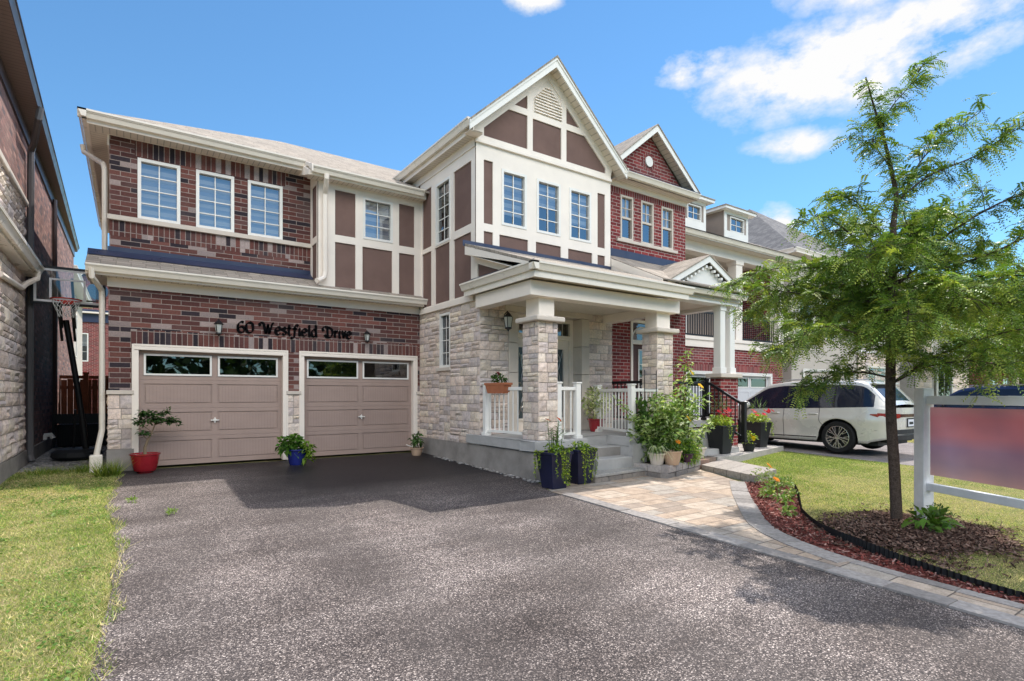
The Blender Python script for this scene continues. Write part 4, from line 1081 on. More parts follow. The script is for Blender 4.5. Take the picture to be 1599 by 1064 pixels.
# front door with arched light
mb = MB(); a, c, b, d = D2
for q in ((a, c, a + .07, d), (b - .07, c, b, d), (a + .07, d - .07, b - .07, d), (a + .07, 2.55, b - .07, 2.65)): fbox(mb, F2, *q, -.1, .03)
do = mb.build('front_door', M['trim'], H)
mb = MB(); fbox(mb, F2, a + .07, c, b - .07, 2.55, -.1, -.06); mb.build('door_leaf', painted('brown_door', (.10, .05, .045), .5), do)
mb = MB(); mb.face([F2(a + .07, 2.65, -.05), F2(b - .07, 2.65, -.05), F2(b - .07, d - .07, -.05), F2(a + .07, d - .07, -.05)]); mb.face([F2(a + .36, 1.35, -.055), F2(b - .13, 1.35, -.055), F2(b - .13, 2.4, -.055), F2(a + .36, 2.4, -.055)]); mb.build('door_glass', M['glass_dark'], do)
mb = MB()
for q in ((a + .33, 1.32, b - .1, 1.35), (a + .33, 2.4, b - .1, 2.43), (a + .33, 1.35, a + .36, 2.4), (b - .13, 1.35, b - .1, 2.4), (a + .59, 1.35, a + .605, 2.4), (a + .36, 1.7, b - .13, 1.712), (a + .36, 2.05, b - .13, 2.062)): fbox(mb, F2, *q, -.052, -.035)
mb.tube([F2((a + b) / 2 + .36 * math.cos(R(t_)), 2.66 + .32 * math.sin(R(t_)), -.04) for t_ in range(0, 181, 15)], .02, 6); mb.build('glazing_bars', M['trim_white'], do)
# garage
garage_door(H, GX0, GX1, GW, 'white_door', 2.0, 'trim_white', 'white double garage door with four windows', True, 4)
# balcony
mb = MB(); mb.box(XQ, GW - .06, 2.78, 19.34, GW + .02, 3.08); mb.box(XQ, GW - .10, 3.00, 19.36, GW - .06, 3.10); mb.box(XQ, GW + .02, 2.9, 19.26, 12.6, 3.06); mb.build('balcony_slab', M['trim'], H)
mb = MB(); mb.face([(XQ, 12.6, 3.06), (19.26, 12.6, 3.06), (19.26, 12.6, 6.0), (XQ, 12.6, 6.0)]); mb.build('balcony_wall', M['siding'], H)
window(H, front(12.6), 14.6, 3.2, 16.2, 5.4, 2, 1, .02, .06, 'blind_plain', .4)
for x in (13.0, 16.45, 19.0):
    mb = MB(); mb.box(x, GW - .02, 3.08, x + .36, GW + .3, 5.75); mb.box(x - .04, GW - .05, 5.6, x + .40, GW + .33, 5.72); mb.build('balcony_post', M['trim'], H, bevel=.01)
mb = MB(); mb.box(XQ, GW - .03, 5.72, 19.4, GW + .33, 6.02); mb.box(12.9, 10.42, 6.02, 19.7, 10.45, 6.16); mb.build('balcony_beam', M['trim'], H)
mb = MB(); soffit(mb, [(12.9, 10.42, 6.02), (19.7, 10.42, 6.02), (19.7, 12.6, 6.02), (12.9, 12.6, 6.02)], (1, 0, 0)); mb.build('soffit', M['soffit'], H)
mb = MB(); gutter(mb, (12.9, 10.32, 6.20), (19.75, 10.32, 6.20), (0, -1, 0), .13, .14); mb.split('eave_gutter', M['gutter'], H)
# dormers
def dormer(x0, x1, z0, z1, y, peak):
    mb = MB(); f = front(y); w = (x0 + .30, z0 + .22, x1 - .22, z1 - .14)
    wall(mb, f, x0, x1, z0 - .2, z1, [w], 0, .05); wall(mb, side_left(x0), -(y + 3), -y, z0, z1); wall(mb, side_right(x1), y, y + 3, z0, z1)
    o = mb.build('dormer', M['siding'], H)
    mb = MB()
    for q in ((x0 - .01, z0 - .15, x1 + .01, z0 + .22), (x0 - .01, z0 + .22, x0 + .12, z1), (x1 - .10, z0 + .22, x1 + .01, z1), (x0 + .12, z1 - .10, x1 - .10, z1)): fbox(mb, f, *q, 0, .025)
    e = .2
    mb.box(x0 - e, y - e, z1 - .0, x1 + e, y + 3, z1 + .10); mb.build('dormer_trim', M['trim_white'], o)
    window(o, f, *w, 2, 2, -.0, .035, None, 0, 'trim_white', 'glass')
    mb = MB(); cx = (x0 + x1) / 2; e = .22; z = z1 + .11
    roof(mb, [(x0 - e, y - e, z), (x1 + e, y - e, z), (cx, y + .75, peak)], (1, 0, 0)); roof(mb, [(x0 - e, y - e, z), (cx, y + .75, peak), (cx, y + 3.2, peak), (x0 - e, y + 3.2, z)], (0, 1, 0)); roof(mb, [(cx, y + .75, peak), (x1 + e, y - e, z), (x1 + e, y + 3.2, z), (cx, y + 3.2, peak)], (0, 1, 0))
    mb.build('dormer_roof', M['shingle'], o)
dormer(13.25, 14.42, 6.30, 7.12, 10.5, 7.5)
dormer(15.45, 16.72, 6.30, 7.14, 10.55, 7.55)
# its porch
px, pw, py = 10.68, 1.40, 7.63
mb = MB()
roof(mb, [(px - pw, py, 3.72), (px, py, 4.44), (px, 9.5, 4.44), (px - pw, 9.5, 3.72)], (0, 1, 0)); roof(mb, [(px, py, 4.44), (px + pw, py, 3.72), (px + pw, 9.5, 3.72), (px, 9.5, 4.44)], (0, 1, 0))
roof(mb, [(XR + .05, 7.55, 3.69), (XQ, 7.55, 3.69), (XQ, 9.49, 4.62), (XR + .05, 9.49, 4.62)], (1, 0, 0))
mb.build('porch_roof', M['shingle'], H)
mb = MB()
for s in (-1, 1):
    q = [(px, py + .02, 4.41), (px + s * pw, py + .02, 3.69), (px + s * pw, py + .02, 3.56), (px, py + .02, 4.27)]
    if s > 0: q.reverse()
    mb.prism(q, (0, .03, 0))
    for k in range(9):                                          # dentils under the rake
        f = (k + .6) / 9.5; c = Vector((px + s * pw * .9 * f, py + .06, 4.27 - (4.27 - 3.60) * f - .06)); mb.box(c.x - .03, py + .04, c.z - .035, c.x + .03, py + .12, c.z + .02)
mb.prism([(px - pw * .82, py + .14, 3.72), (px + pw * .82, py + .14, 3.72), (px, py + .14, 4.19)], (0, .05, 0))
mb.box(px - pw - .2, py + .16, 3.40, px + pw, py + .46, 3.58); mb.box(XR + .12, py + .46, 3.40, XR + .36, 9.4, 3.58); mb.box(px + pw - .26, py + .46, 3.40, px + pw - .02, 9.45, 3.58)
mb.build('porch_trim', M['trim_white'], H)
mb = MB(); mb.prism([(XR + .02, 9.49, 4.60), (XR + .02, 7.6, 3.69), (XR + .02, 7.6, 3.54), (XR + .02, 9.49, 4.44)][::-1], (.03, 0, 0)); mb.prism([(XR + .03, 9.49, 4.46), (XR + .03, 7.6, 3.56), (XR + .03, 7.6, 3.42), (XR + .03, 9.49, 3.42)][::-1], (.05, 0, 0)); mb.build('porch_rake', M['trim'], H)
mb = MB(); mb.prism([(px - pw + .1, py + .01, 3.63), (px + pw, py + .01, 3.63), (px + pw - .15, py + .14, 3.71), (px - pw + .2, py + .14, 3.71)], (0, 0, -.01)); mb.build('pediment_flashing', M['flashing'], H)
mb = MB(); gutter(mb, (px - pw + .1, py - .02, 3.64), (px + pw + .03, py - .02, 3.64), (0, -1, 0), .10, .10); gutter(mb, (px + pw + .05, py, 3.70), (px + pw + .05, 9.4, 3.70), (1, 0, 0), .10, .10); mb.split('porch_gutter', M['gutter'], H)
mb = MB(); soffit(mb, [(XR, py + .1, 3.48), (px + pw, py + .1, 3.48), (px + pw, 9.5, 3.48), (XR, 9.5, 3.48)], (1, 0, 0)); mb.build('porch_ceiling', M['soffit'], H)
mb = MB(); mb.box(11.36, 7.85, -.2, 12.05, 8.13, 1.70); c_ = mb.build('porch_pier', M['red_brick'], H)
mb = MB(); mb.box(11.28, 7.77, 1.70, 12.13, 8.21, 1.80); mb.build('pier_cap', M['caststone'], c_, bevel=.015)
for x0, y0 in ((11.42, 7.89), (11.80, 7.89)):
    mb = MB(); mb.box(x0, y0, 1.80, x0 + .19, y0 + .19, 3.42); mb.box(x0 - .02, y0 - .02, 1.80, x0 + .21, y0 + .21, 1.94); mb.box(x0 - .02, y0 - .02, 3.28, x0 + .21, y0 + .21, 3.42); mb.split('porch_post', M['trim_white'], c_, bevel=.008)
mb = MB(); mb.box(9.10, 7.80, .7, 9.32, 8.02, 3.42); mb.split('porch_post', M['trim_white'], H, bevel=.01)
TZ2 = .70
mb = MB(); mb.box(9.07, 8.1, TZ2 - .16, 12.1, 9.5, TZ2); mb.box(9.07, 7.75, TZ2 - .16, 9.9, 8.1, TZ2); mb.build('porch_slab', M['concrete'], H, bevel=.01)
mb = MB(); mb.box(9.08, 8.14, -.3, 12.05, 9.45, TZ2 - .161); mb.box(9.08, 7.79, -.3, 9.88, 8.14, TZ2 - .161); mb.build('porch_foundation', M['red_brick'], H)
mb = MB()
for k in range(3): mb.box(9.92, 8.1 - .28 * (k + 1), -.3, 11.2, 8.1 - .28 * k, TZ2 - .19 * (k + 1))
mb.build('porch_step', M['concrete'], H, bevel=.01)
H = Hs
BG_ = 'black metal railings of the red brick house'
railing('black_railing', 'black sloping stair railing above the black planters', (11.16, 8.09), (11.16, 7.12), TZ2 + .08, .86, 'black', (True, True), BG_, .045, .105, -.56, .02, .009)
railing('black_railing', 'black level railing at the porch of the red brick house, behind the tall flower bush', (9.6, 8.12), (11.1, 8.12), TZ2, .90, 'black', (True, True), BG_, .03, .105, 0, .0, .009)
railing('black_railing', 'black railing between the two porches, seen behind the white step railing', (9.12, 9.2), (9.12, 8.05), TZ2, .90, 'black', (True, True), BG_, .03, .105, 0, .0, .009)
railing('balcony_railing', 'black balcony railing seen through the porch opening, left part', (13.3, GW + .1), (16.45, GW + .1), 3.08, .85, 'black', (False, False), 'black balcony railings', .03, .115, 0, 0, .011)
railing('balcony_railing', 'black balcony railing right of the white balcony post, above the garage door', (16.82, GW + .1), (19.0, GW + .1), 3.08, .85, 'black', (False, False), 'black balcony railings', .03, .115, 0, 0, .011)
wall_lamp('black wall lantern on red brick left of the white garage door', FG, 13.45, 2.62, 0, 1.1)
wall_lamp('black wall lantern over the middle of the white garage door', FG, 15.3, 2.48, 0, 1.1)

# ------------------------------------------------------------------ left neighbour
NBR = thing('neighbour_house', 'brown brick house with brown eaves and pale stone corner cut off by the left edge', 'house', (-2, 15, 0))
NX = lambda y: -1.62 + .006 * (11.4 - y) * 0
def nwall(mb, y0, y1, z0, z1, x, mat=0): mb.face([(x, y0, z0), (x, y1, z0), (x, y1, z1), (x, y0, z1)], mat)
mb = MB(); xw = -1.60
nwall(mb, 13.2, 24, .25, 6.0, xw); mb.face([(-9, 24, 0), (xw, 24, 0), (xw, 24, 6), (-9, 24, 6)][::-1])
nwall(mb, 8.6, 13.2, 4.75, 6.0, xw)
mb.build('brick_wall', M['old_brick'], NBR)
mb = MB(); fr = side_right(xw)
wall(mb, fr, 8.6, 13.2, .2, 4.75); wall(mb, Fr((0, 8.6, 0), (1, 0, 0), (0, -1, 0)), -9, xw, .2, 4.75); wall(mb, Fr((0, 8.6, 0), (1, 0, 0), (0, -1, 0)), -9, xw, 4.75, 6.0, (), 0, 0, 1); wall(mb, Fr((0, 13.22, 0), (-1, 0, 0), (0, 1, 0)), 1.58, 1.66, .2, 4.75)
mb.split('backing_wall', [M['mortar'], M['old_brick']], NBR)
mb = MB(); stones(mb, fr, 8.6, 13.22, .28, 4.70, 61, .17, .26, .26, .6, .045); stones(mb, front(8.6), -6.5, xw + .04, .28, 4.70, 62, .17, .26, .3, .6, .045); mb.build('stone_wall', M['stone'], NBR)
mb = MB(); mb.box(xw - .02, 8.6, 4.70, xw + .075, 13.26, 4.80); mb.build('stone_band', M['caststone'], NBR, bevel=.01)
mb = MB(); mb.box(-9, 8.62, -.6, xw + .03, 24, .27); mb.build('foundation', M['parging'], NBR)
M['soffit_brown'] = soffitmat('brown_soffit', (.23, .165, .145), .10); M['brown_metal'] = painted('brown_metal', (.055, .040, .040), .35, .5, .08, 3, .1, .1); M['grey_metal'] = painted('grey_downspout', (.12, .115, .12), .4, .5, .08, 3, .1, .1)
def ex(y): return -1.215 - .0168 * (y - 9.5)
mb = MB(); y0, y1, ze = 7.5, 24.4, 6.42
q = [(ex(y0) - .06, y0, ze - .16), (ex(y1) - .06, y1, ze - .16), (xw, y1, ze - .16), (xw, y0, ze - .16)]
soffit(mb, q, (0, 1, 0)); mb.build('soffit', M['soffit_brown'], NBR)
mb = MB(); d_ = Vector((ex(y1) - ex(y0), y1 - y0, 0)).normalized(); o_ = Vector((d_.y, -d_.x, 0)); gutter(mb, (ex(y0), y0, ze), (ex(y1), y1, ze), o_, .12, .14)
mb.box(xw - .0, y0 + 1.1, ze - .42, xw + .03, y1 - .4, ze - .165); mb.split('eave_gutter', M['brown_metal'], NBR)
mb = MB(); roof(mb, [(ex(y0) + .0, y0, ze + .0), (ex(y1), y1, ze), (-5.6, y1 - 3, ze + 2.1), (-5.6, y0 + 4, ze + 2.1)], (0, 1, 0)); mb.build('hip_roof', M['shingle_dark'], NBR)
downspout(NBR, [(ex(12.6) - .03, 12.6, ze - .12), (ex(12.6) - .05, 12.6, ze - .30), (-1.44, 13.2, ze - .52), (-1.52, 13.48, ze - .62), (-1.535, 13.5, 3), (-1.535, 13.5, .18), (-1.50, 13.46, .06)], 'grey_metal', .055)
downspout(NBR, [(-1.54, 17.6, 6.1), (-1.54, 17.6, .2)], 'brown_metal', .05)
mb = MB(); gutter(mb, (-1.30, 8.2, 3.60), (-1.30, 13.2, 3.60), (1, 0, 0), .12, .13); mb.prism([(-1.30, 13.2, 3.62), (-1.30, 8.2, 3.62), (-1.62, 8.2, 3.85), (-1.62, 13.2, 3.85)], (0, 0, -.03)); mb.box(-1.62, 8.2, 3.43, -1.41, 13.18, 3.47); mb.build('skirt_gutter', M['gutter'], NBR)
downspout(NBR, [(-1.36, 12.9, 3.5), (-1.37, 12.9, 3.36), (-1.50, 12.7, 3.22), (-1.52, 12.4, 3.10), (-1.52, 10.5, 3.0)], 'trim', .045)
mb = MB(); mb.box(-1.56, 15.6, .32, -1.50, 15.75, .42); mb.tube([(-1.55, 15.7, .4), (-1.44, 15.7, .42), (-1.40, 15.7, .34)], .05, 8); mb.build('dryer_vent', M['trim_white'], NBR)

# houses seen in the gap and along the street
def simple_house(name, label, x0, x1, y0, y1, h, wmat, rmat, pitch=.5, wins=(), gable=False, group=None, ov=.4, side_wins=(), trim='trim', front_=True):
    t = thing(name, label, 'house', ((x0 + x1) / 2, y0, 0), group)
    mb = MB(); f = front(y0); wall(mb, f, x0, x1, -.3, h, [w[:4] for w in wins], 0, .08)
    wall(mb, side_left(x0), -y1, -y0, -.3, h); wall(mb, side_right(x1), y0, y1, -.3, h, [w[:4] for w in side_wins], 0, .08); wall(mb, Fr((0, y1, 0), (-1, 0, 0), (0, 1, 0)), -x1, -x0, -.3, h)
    dep = (y1 - y0) / 2 + ov; zr_ = h + pitch * dep; cx = (x0 + x1) / 2
    if gable:
        hw_ = (x1 - x0) / 2 + ov; zr_ = h + pitch * hw_; mb.prism([(x0, y0 + .005, h), (x1, y0 + .005, h), (cx, y0 + .005, h + pitch * (x1 - x0) / 2)], (0, .1, 0))
    t_ = mb.build('wall', M[wmat], t)
    mb = MB()
    if gable:
        roof(mb, [(x0 - ov, y0 - ov, h), (cx, y0 - ov, zr_), (cx, y1 + ov, zr_), (x0 - ov, y1 + ov, h)], (0, 1, 0)); roof(mb, [(cx, y0 - ov, zr_), (x1 + ov, y0 - ov, h), (x1 + ov, y1 + ov, h), (cx, y1 + ov, zr_)], (0, 1, 0))
    else:
        a = dep if (x1 - x0) / 2 + ov > dep else (x1 - x0) / 2 + ov - .1
        A, B, C, D = (x0 - ov, y0 - ov, h), (x1 + ov, y0 - ov, h), (x1 + ov, y1 + ov, h), (x0 - ov, y1 + ov, h); m1, m2 = (x0 - ov + a, y0 + dep - ov, zr_), (x1 + ov - a, y0 + dep - ov, zr_)
        roof(mb, [A, B, m2, m1], (1, 0, 0)); roof(mb, [C, D, m1, m2], (1, 0, 0)); roof(mb, [B, C, m2], (0, 1, 0)); roof(mb, [D, A, m1], (0, 1, 0))
    mb.build('roof', M[rmat], t)
    mb = MB()
    if gable:
        hw_ = (x1 - x0) / 2 + ov
        for s in (-1, 1):
            q = [(cx, y0 - ov - .02, zr_ + .01), (cx + s * hw_, y0 - ov - .02, h + .01), (cx + s * hw_, y0 - ov - .02, h - .2), (cx, y0 - ov - .02, zr_ - .22)]
            mb.prism(q if s < 0 else q[::-1], (0, .03, 0))
    else: gutter(mb, (x0 - ov - .05, y0 - ov - .05, h + .02), (x1 + ov + .05, y0 - ov - .05, h + .02), (0, -1, 0), .12, .14)
    for xx, s in ((x0 - ov - .05, -1), (x1 + ov + .05, 1)): gutter(mb, (xx, y0 - ov, h + .02), (xx, y1 + ov, h + .02), (s, 0, 0), .12, .14)
    mb.box(x0 - ov, y0 - ov, h - .16, x1 + ov, y1 + ov, h - .06)
    mb.build('eave_trim', M[trim], t)
    for w in wins: window(t, f, *w[:4], w[4] if len(w) > 4 else 2, w[5] if len(w) > 5 else 3, -.01, .07, 'blind_plain', .45)
    for w in side_wins: window(t, side_right(x1), *w[:4], 2, 3, -.01, .07, 'blind_plain', .4)
    return t
simple_house('rear_house', 'cream house with two tall side windows seen past the hoop pole', -9, -2.05, 26, 36, 6.0, 'stucco_pale', 'shingle', .5, side_wins=[(28.2, 3.4, 28.8, 5.0), (31.8, 3.0, 32.4, 5.0)])
t_ = simple_house('rear_house', 'small red brick gabled house behind the fence at the far end of the side passage', -6.0, 2.6, 44, 52, 6.6, 'red_brick', 'shingle', .62, [(-3.1, 3.4, -2.2, 5.2), (-1.0, 3.4, -.1, 5.2)], True)
mb = MB(); mb.box(-6, 43.9, 5.9, 2.6, 44, 6.7); mb.split('roof_flashing', M['flashing'], t_)
mb = MB(); mb.lathe([(0, -.03), (.55, -.03), (.55, .03)], (-1.72, 43.9, 7.9), 20, axis='y'); mb.build('round_window', M['glass_dark'], t_)

b = simple_house('street_house', 'pale stone house with grey roof and white garage door behind the tree', 21.2, 31.0, 11.5, 21, 6.9, 'stucco_pale', 'shingle_dark', .75, [(21.7, 3.6, 22.9, 5.3), (23.6, 3.6, 24.6, 5.4), (26.3, 3.7, 27.6, 5.3), (28.6, 3.7, 29.9, 5.3)])
garage_door(b, 22.0, 26.4, 11.46, 'white_door', 2.3, 'trim_white', None, True, 4)
mb = MB(); stones(mb, front(11.44), 26.6, 31.0, 0, 3.2, 71, .2, .3, .4, .8, .03); fbox(mb, front(11.5), 26.6, 3.2, 31.05, 3.3, 0, .12); mb.build('stone_wall', M['stone'], b)
window(b, front(11.40), 27.4, 1.1, 30.2, 2.6, 3, 1, .01, .07, None, 0, 'trim_white', 'glass_dark')
b = simple_house('street_house', 'grey stone house with tall dark glazed entrance behind the sign', 33.2, 41.0, 11.6, 21, 6.9, 'conc_path', 'shingle_dark', .6, [(34.2, 3.6, 35.6, 5.2), (38.6, 3.6, 40.0, 5.2)])
mb = MB(); stones(mb, front(11.56), 33.2, 35.4, 0, 5.9, 72, .2, .3, .4, .8, .03); stones(mb, front(11.56), 38.4, 41, 0, 3.4, 73, .2, .3, .4, .8, .03); mb.build('stone_wall', M['stone'], b)
window(b, front(11.5), 35.9, .2, 38.2, 3.3, 2, 1, .01, .12, None, 0, 'trim_white', 'glass_dark')
b = simple_house('street_house', 'brown brick house at the right edge, past the sign', 42.4, 51.5, 11.2, 21, 6.8, 'red_brick', 'shingle', .55, [(43.4, .9, 44.9, 2.3), (46.0, .9, 47.4, 2.4), (43.6, 3.6, 45.0, 5.2), (47.8, 3.6, 49.2, 5.2)])
mb = MB(); mb.box(45.3, 10.2, 2.75, 51.5, 11.2, 2.95); mb.build('porch_roof', M['trim'], b)
for x in (45.6, 48.4, 51.0): mb = MB(); mb.box(x, 10.3, -.2, x + .3, 10.6, 2.75); mb.split('porch_post', M['trim'], b)
simple_house('street_house', 'tan brick house furthest along the street', 53.5, 64, 10.5, 21, 6.8, 'tan_brick', 'shingle_dark', .55, [(54.4, .9, 56, 2.3), (57.5, .9, 59, 2.3), (54.4, 3.6, 56, 5.2), (58, 3.6, 59.5, 5.2)])
# ------------------------------------------------------------------ foliage helpers
M['leaf'] = vcolmat('leaf', .5, .3, .35, .18, 30)
M['leaf_tree'] = vcolmat('tree_leaf', .45, .35, .30, .15, 20)
M['petal'] = vcolmat('petal', .6, .2, .3, .1, 30)
M['grass'] = vcolmat('grass_blade', .6, .2, .40, .15, 5)
M['bark'] = soilmat('bark', [(.075, .055, .045), (.12, .09, .075), (.05, .038, .032)], 14, 70, 1.0)
M['stem'] = painted('green_stem', (.09, .13, .04), .7, .2, .1)
M['woodstem'] = painted('woody_stem', (.20, .15, .10), .8, .15, .15, 20)
M['potsoil'] = soilmat('potting_soil', [(.03, .022, .016), (.05, .038, .028), (.04, .03, .022)], 20, 80)

def fast_mesh(name, P, col, mat, parent=None, smooth=False, local=False):
    """many separate small faces: P is (n,k,3), col is (n,3)"""
    P = np.asarray(P, dtype=np.float32); n, k, _ = P.shape
    o0 = ORIGIN.get(parent.name, Vector((0, 0, 0))) if parent else Vector((0, 0, 0))
    me = bpy.data.meshes.new(name); me.vertices.add(n * k); me.vertices.foreach_set('co', (P.reshape(-1, 3) - np.array(o0, dtype=np.float32)).ravel())
    me.loops.add(n * k); me.loops.foreach_set('vertex_index', np.arange(n * k, dtype=np.int32))
    me.polygons.add(n); me.polygons.foreach_set('loop_start', (np.arange(n) * k).astype(np.int32)); me.polygons.foreach_set('loop_total', np.full(n, k, dtype=np.int32))
    me.update(calc_edges=True)
    ca = me.color_attributes.new('Col', 'FLOAT_COLOR', 'CORNER'); cc = np.ones((n, k, 4), dtype=np.float32); cc[:, :, :3] = np.asarray(col, dtype=np.float32)[:, None, :]
    ca.data.foreach_set('color', cc.ravel()); me.materials.append(mat)
    o = bpy.data.objects.new(name, me); COL.objects.link(o)
    if parent: o.parent = parent
    ORIGIN[o.name] = o0.copy(); return o
def unit(a): return a / np.maximum(np.linalg.norm(a, axis=-1, keepdims=True), 1e-9)
def leaves(pos, dirs, length, width, rng, droop=.2, roll=1.0):
    """one four-sided leaf per point: base, two shoulders, tip"""
    pos = np.asarray(pos, float); d = unit(np.asarray(dirs, float)); n = len(pos)
    L = length * rng.uniform(.65, 1.25, (n, 1)); W = width * rng.uniform(.7, 1.2, (n, 1))
    up = unit(np.array([0, 0, 1.0]) + rng.normal(0, .45 * roll, (n, 3))); s = unit(np.cross(d, up)); nn = np.cross(s, d)
    mid = pos + d * L * .45 + nn * L * .06; tip = pos + d * L - np.array([0, 0, 1.0]) * L * droop
    return np.stack([pos, mid + s * W * .5, tip, mid - s * W * .5], 1)
def shades(n, rng, base, var=.3, alt=None, palt=.25):
    c = np.array(base)[None] * rng.uniform(1 - var, 1 + var, (n, 1)) * rng.uniform(.92, 1.08, (n, 3))
    if alt is not None:
        m = rng.random(n) < palt; c[m] = np.array(alt)[None] * rng.uniform(1 - var, 1 + var, (m.sum(), 1))
    return c
GREEN, DKGREEN, LIME, YEL = (.075, .15, .028), (.035, .085, .022), (.30, .40, .035), (.42, .44, .06)

def pot_round(t, c, r0, r1, h, mat, rim=.02, bowl=.85):
    c = Vector(c); m = MB(); m.lathe([(0, 0), (r0, 0), (r0 * 1.02, .01)] + [(r0 + (r1 - r0) * (f ** bowl), h * .9 * f) for f in (.12, .25, .4, .55, .75)] + [(r1, h * .9), (r1 + rim, h * .92), (r1 + rim, h), (r1 - .01, h), (r1 - .02, h - .04), (0, h - .04)], c, 32)
    o = m.build('pot', mat, t); s = MB(); s.lathe([(r1 - .015, h - .035), (r1 * .5, h - .02), (0, h - .015)], c, 20); s.build('soil', M['potsoil'], t); return o
def pot_square(t, c, b, w, h, mat, seed=0):
    c = Vector(c); m = MB()
    P = lambda k, z: [c + Vector((sx * k / 2, sy * k / 2, z)) for sx, sy in ((-1, -1), (1, -1), (1, 1), (-1, 1))]
    rings = [P(b, 0), P(b * .5 + w * .5, h * .5), P(w, h - .04), P(w + .03, h - .04), P(w + .03, h), P(w - .03, h), P(w - .04, h - .06)]
    for A, B in zip(rings[:-1], rings[1:]):
        for i in range(4): m.face([A[i], A[(i + 1) % 4], B[(i + 1) % 4], B[i]])
    m.face(rings[0][::-1]); o = m.build('pot', mat, t, bevel=.012)
    s = MB(); s.face(rings[-1]); s.build('soil', M['potsoil'], t); return o
def ball(rng, n, c, r):
    v = unit(rng.normal(size=(n, 3))) * (rng.random((n, 1)) ** (1 / 2.2)); return np.array(c) + v * np.array(r), v
def bush(t, c, r, n, ln, wd, seed, base=GREEN, alt=None, palt=.25, mat='leaf', name='foliage', droop=.25, up=.3, var=.35):
    rng = np.random.default_rng(seed); p, v = ball(rng, n, c, r)
    d = v + rng.normal(0, .7, (n, 3)) + np.array([0, 0, up])
    return fast_mesh(name, leaves(p, d, ln, wd, rng, droop), shades(n, rng, base, var, alt, palt), M[mat], t)
def flowers(t, pts, r, col, seed, name='flower', petals=9, up=(0, -.5, .8)):
    rng = np.random.default_rng(seed); out = []; cc = []
    for p in pts:
        nrm = unit(np.array(up) + rng.normal(0, .3, 3)); a = unit(np.cross(nrm, [0.3, 1, .2])); b = np.cross(nrm, a)
        for lay in range(2):
            for k in range(petals):
                th = 2 * math.pi * (k + lay * .5) / petals; dv = a * math.cos(th) + b * math.sin(th); sv = -a * math.sin(th) + b * math.cos(th); rr = r * (1 - .35 * lay) * rng.uniform(.85, 1.15)
                q0 = np.array(p) + nrm * .004 * lay; out.append([q0, q0 + dv * rr * .6 + sv * rr * .28 + nrm * rr * .2, q0 + dv * rr + nrm * rr * .12, q0 + dv * rr * .6 - sv * rr * .28 + nrm * rr * .2]); cc.append(np.array(col) * rng.uniform(.8, 1.15))
    return fast_mesh(name, out, cc, M['petal'], t)
def trailing(t, c, w, length, n, seed, base=LIME, name='trailing_stems', dirs=((0, -1), (-1, 0), (1, 0)), lw=.035):
    """stems that spill over a pot rim, clothed in small leaves"""
    rng = np.random.default_rng(seed); pos = []; dr = []; mb = MB()
    for k in range(n):
        dx, dy = dirs[k % len(dirs)]; L = length * rng.uniform(.5, 1.05); off = rng.uniform(-.4, .4) * w
        p0 = np.array(c) + np.array([dx * w * .5 + (off if dx == 0 else 0), dy * w * .5 + (off if dy == 0 else 0), .0]); pts = []
        for i in range(12):
            f = i / 11; pts.append(p0 + np.array([dx, dy, 0]) * (.02 + .05 * min(1, f * 4)) + np.array([0, 0, .04 * min(1, f * 6) - L * max(0, f - .1)]) + rng.normal(0, .006, 3))
        mb.tube(pts, .004, 4, 0, None, False)
        for i in range(int(L / .014)):
            f = rng.random(); j = min(int(f * 11), 10); q = pts[j] + (pts[j + 1] - pts[j]) * (f * 11 - j); pos.append(q); dr.append(np.array([dx * .7 + rng.normal(0, .8), dy * .7 + rng.normal(0, .8), rng.normal(-.2, .5)]))
    o = mb.build(name, M['stem'], t); fast_mesh('trailing_leaves', leaves(pos, dr, lw, lw * .75, rng, .1), shades(len(pos), rng, base, .3, (.20, .30, .03), .3), M['leaf'], o); return o

# ------------------------------------------------------------------ pots along the house
M['redglaze'] = painted('red_glaze', (.27, .010, .018), .18, .5, .12, 8, .05, .05, 40, 0, .6)
M['blueglaze'] = painted('blue_glaze', (.012, .02, .16), .2, .5, .12, 8, .05, .05, 40, 0, .4)
M['terracotta'] = painted('terracotta', (.40, .145, .075), .85, .15, .12, 10, .2)
M['beigepot'] = painted('beige_pot', (.52, .36, .25), .85, .15, .1, 8, .25)
M['navy'] = painted('navy_planter', (.012, .014, .045), .35, .4, .15, 5, .1)
M['charcoal'] = painted('charcoal_planter', (.022, .024, .026), .6, .3, .15, 5, .15)

t = thing('potted_tree', 'glossy red bowl pot with a small leaning tree before the left garage door', 'potted plant', (.20, 11.22, gz(11.22)))
c = Vector((.20, 11.22, gz(11.22))); pot_round(t, c, .115, .215, .33, M['redglaze'], .014, .42)
m = MB(); tr = [c + Vector(v) for v in ((0, 0, .28), (.0, 0, .42), (.04, -.01, .55), (.10, 0, .68), (.14, .02, .80))]; m.tube(tr, [.028, .024, .018, .012, .009], 8)
br = [((.04, -.01, .55), (-.02, .02, .62), (-.03, 0, .70)), ((.10, 0, .68), (-.03, .05, .80), (-.08, 0, .92)), ((.14, .02, .80), (.28, 0, .86), (.42, .02, .86)), ((.14, .02, .80), (.14, -.05, .92), (.02, 0, 1.02)), ((.14, .02, .80), (.25, .0, .96), (.33, 0, 1.05))]
for b in br: m.tube([c + Vector(v) for v in b], [.009, .007, .004], 6)
m.build('trunk', M['woodstem'], t)
rng = np.random.default_rng(5); P_ = []; D_2 = []
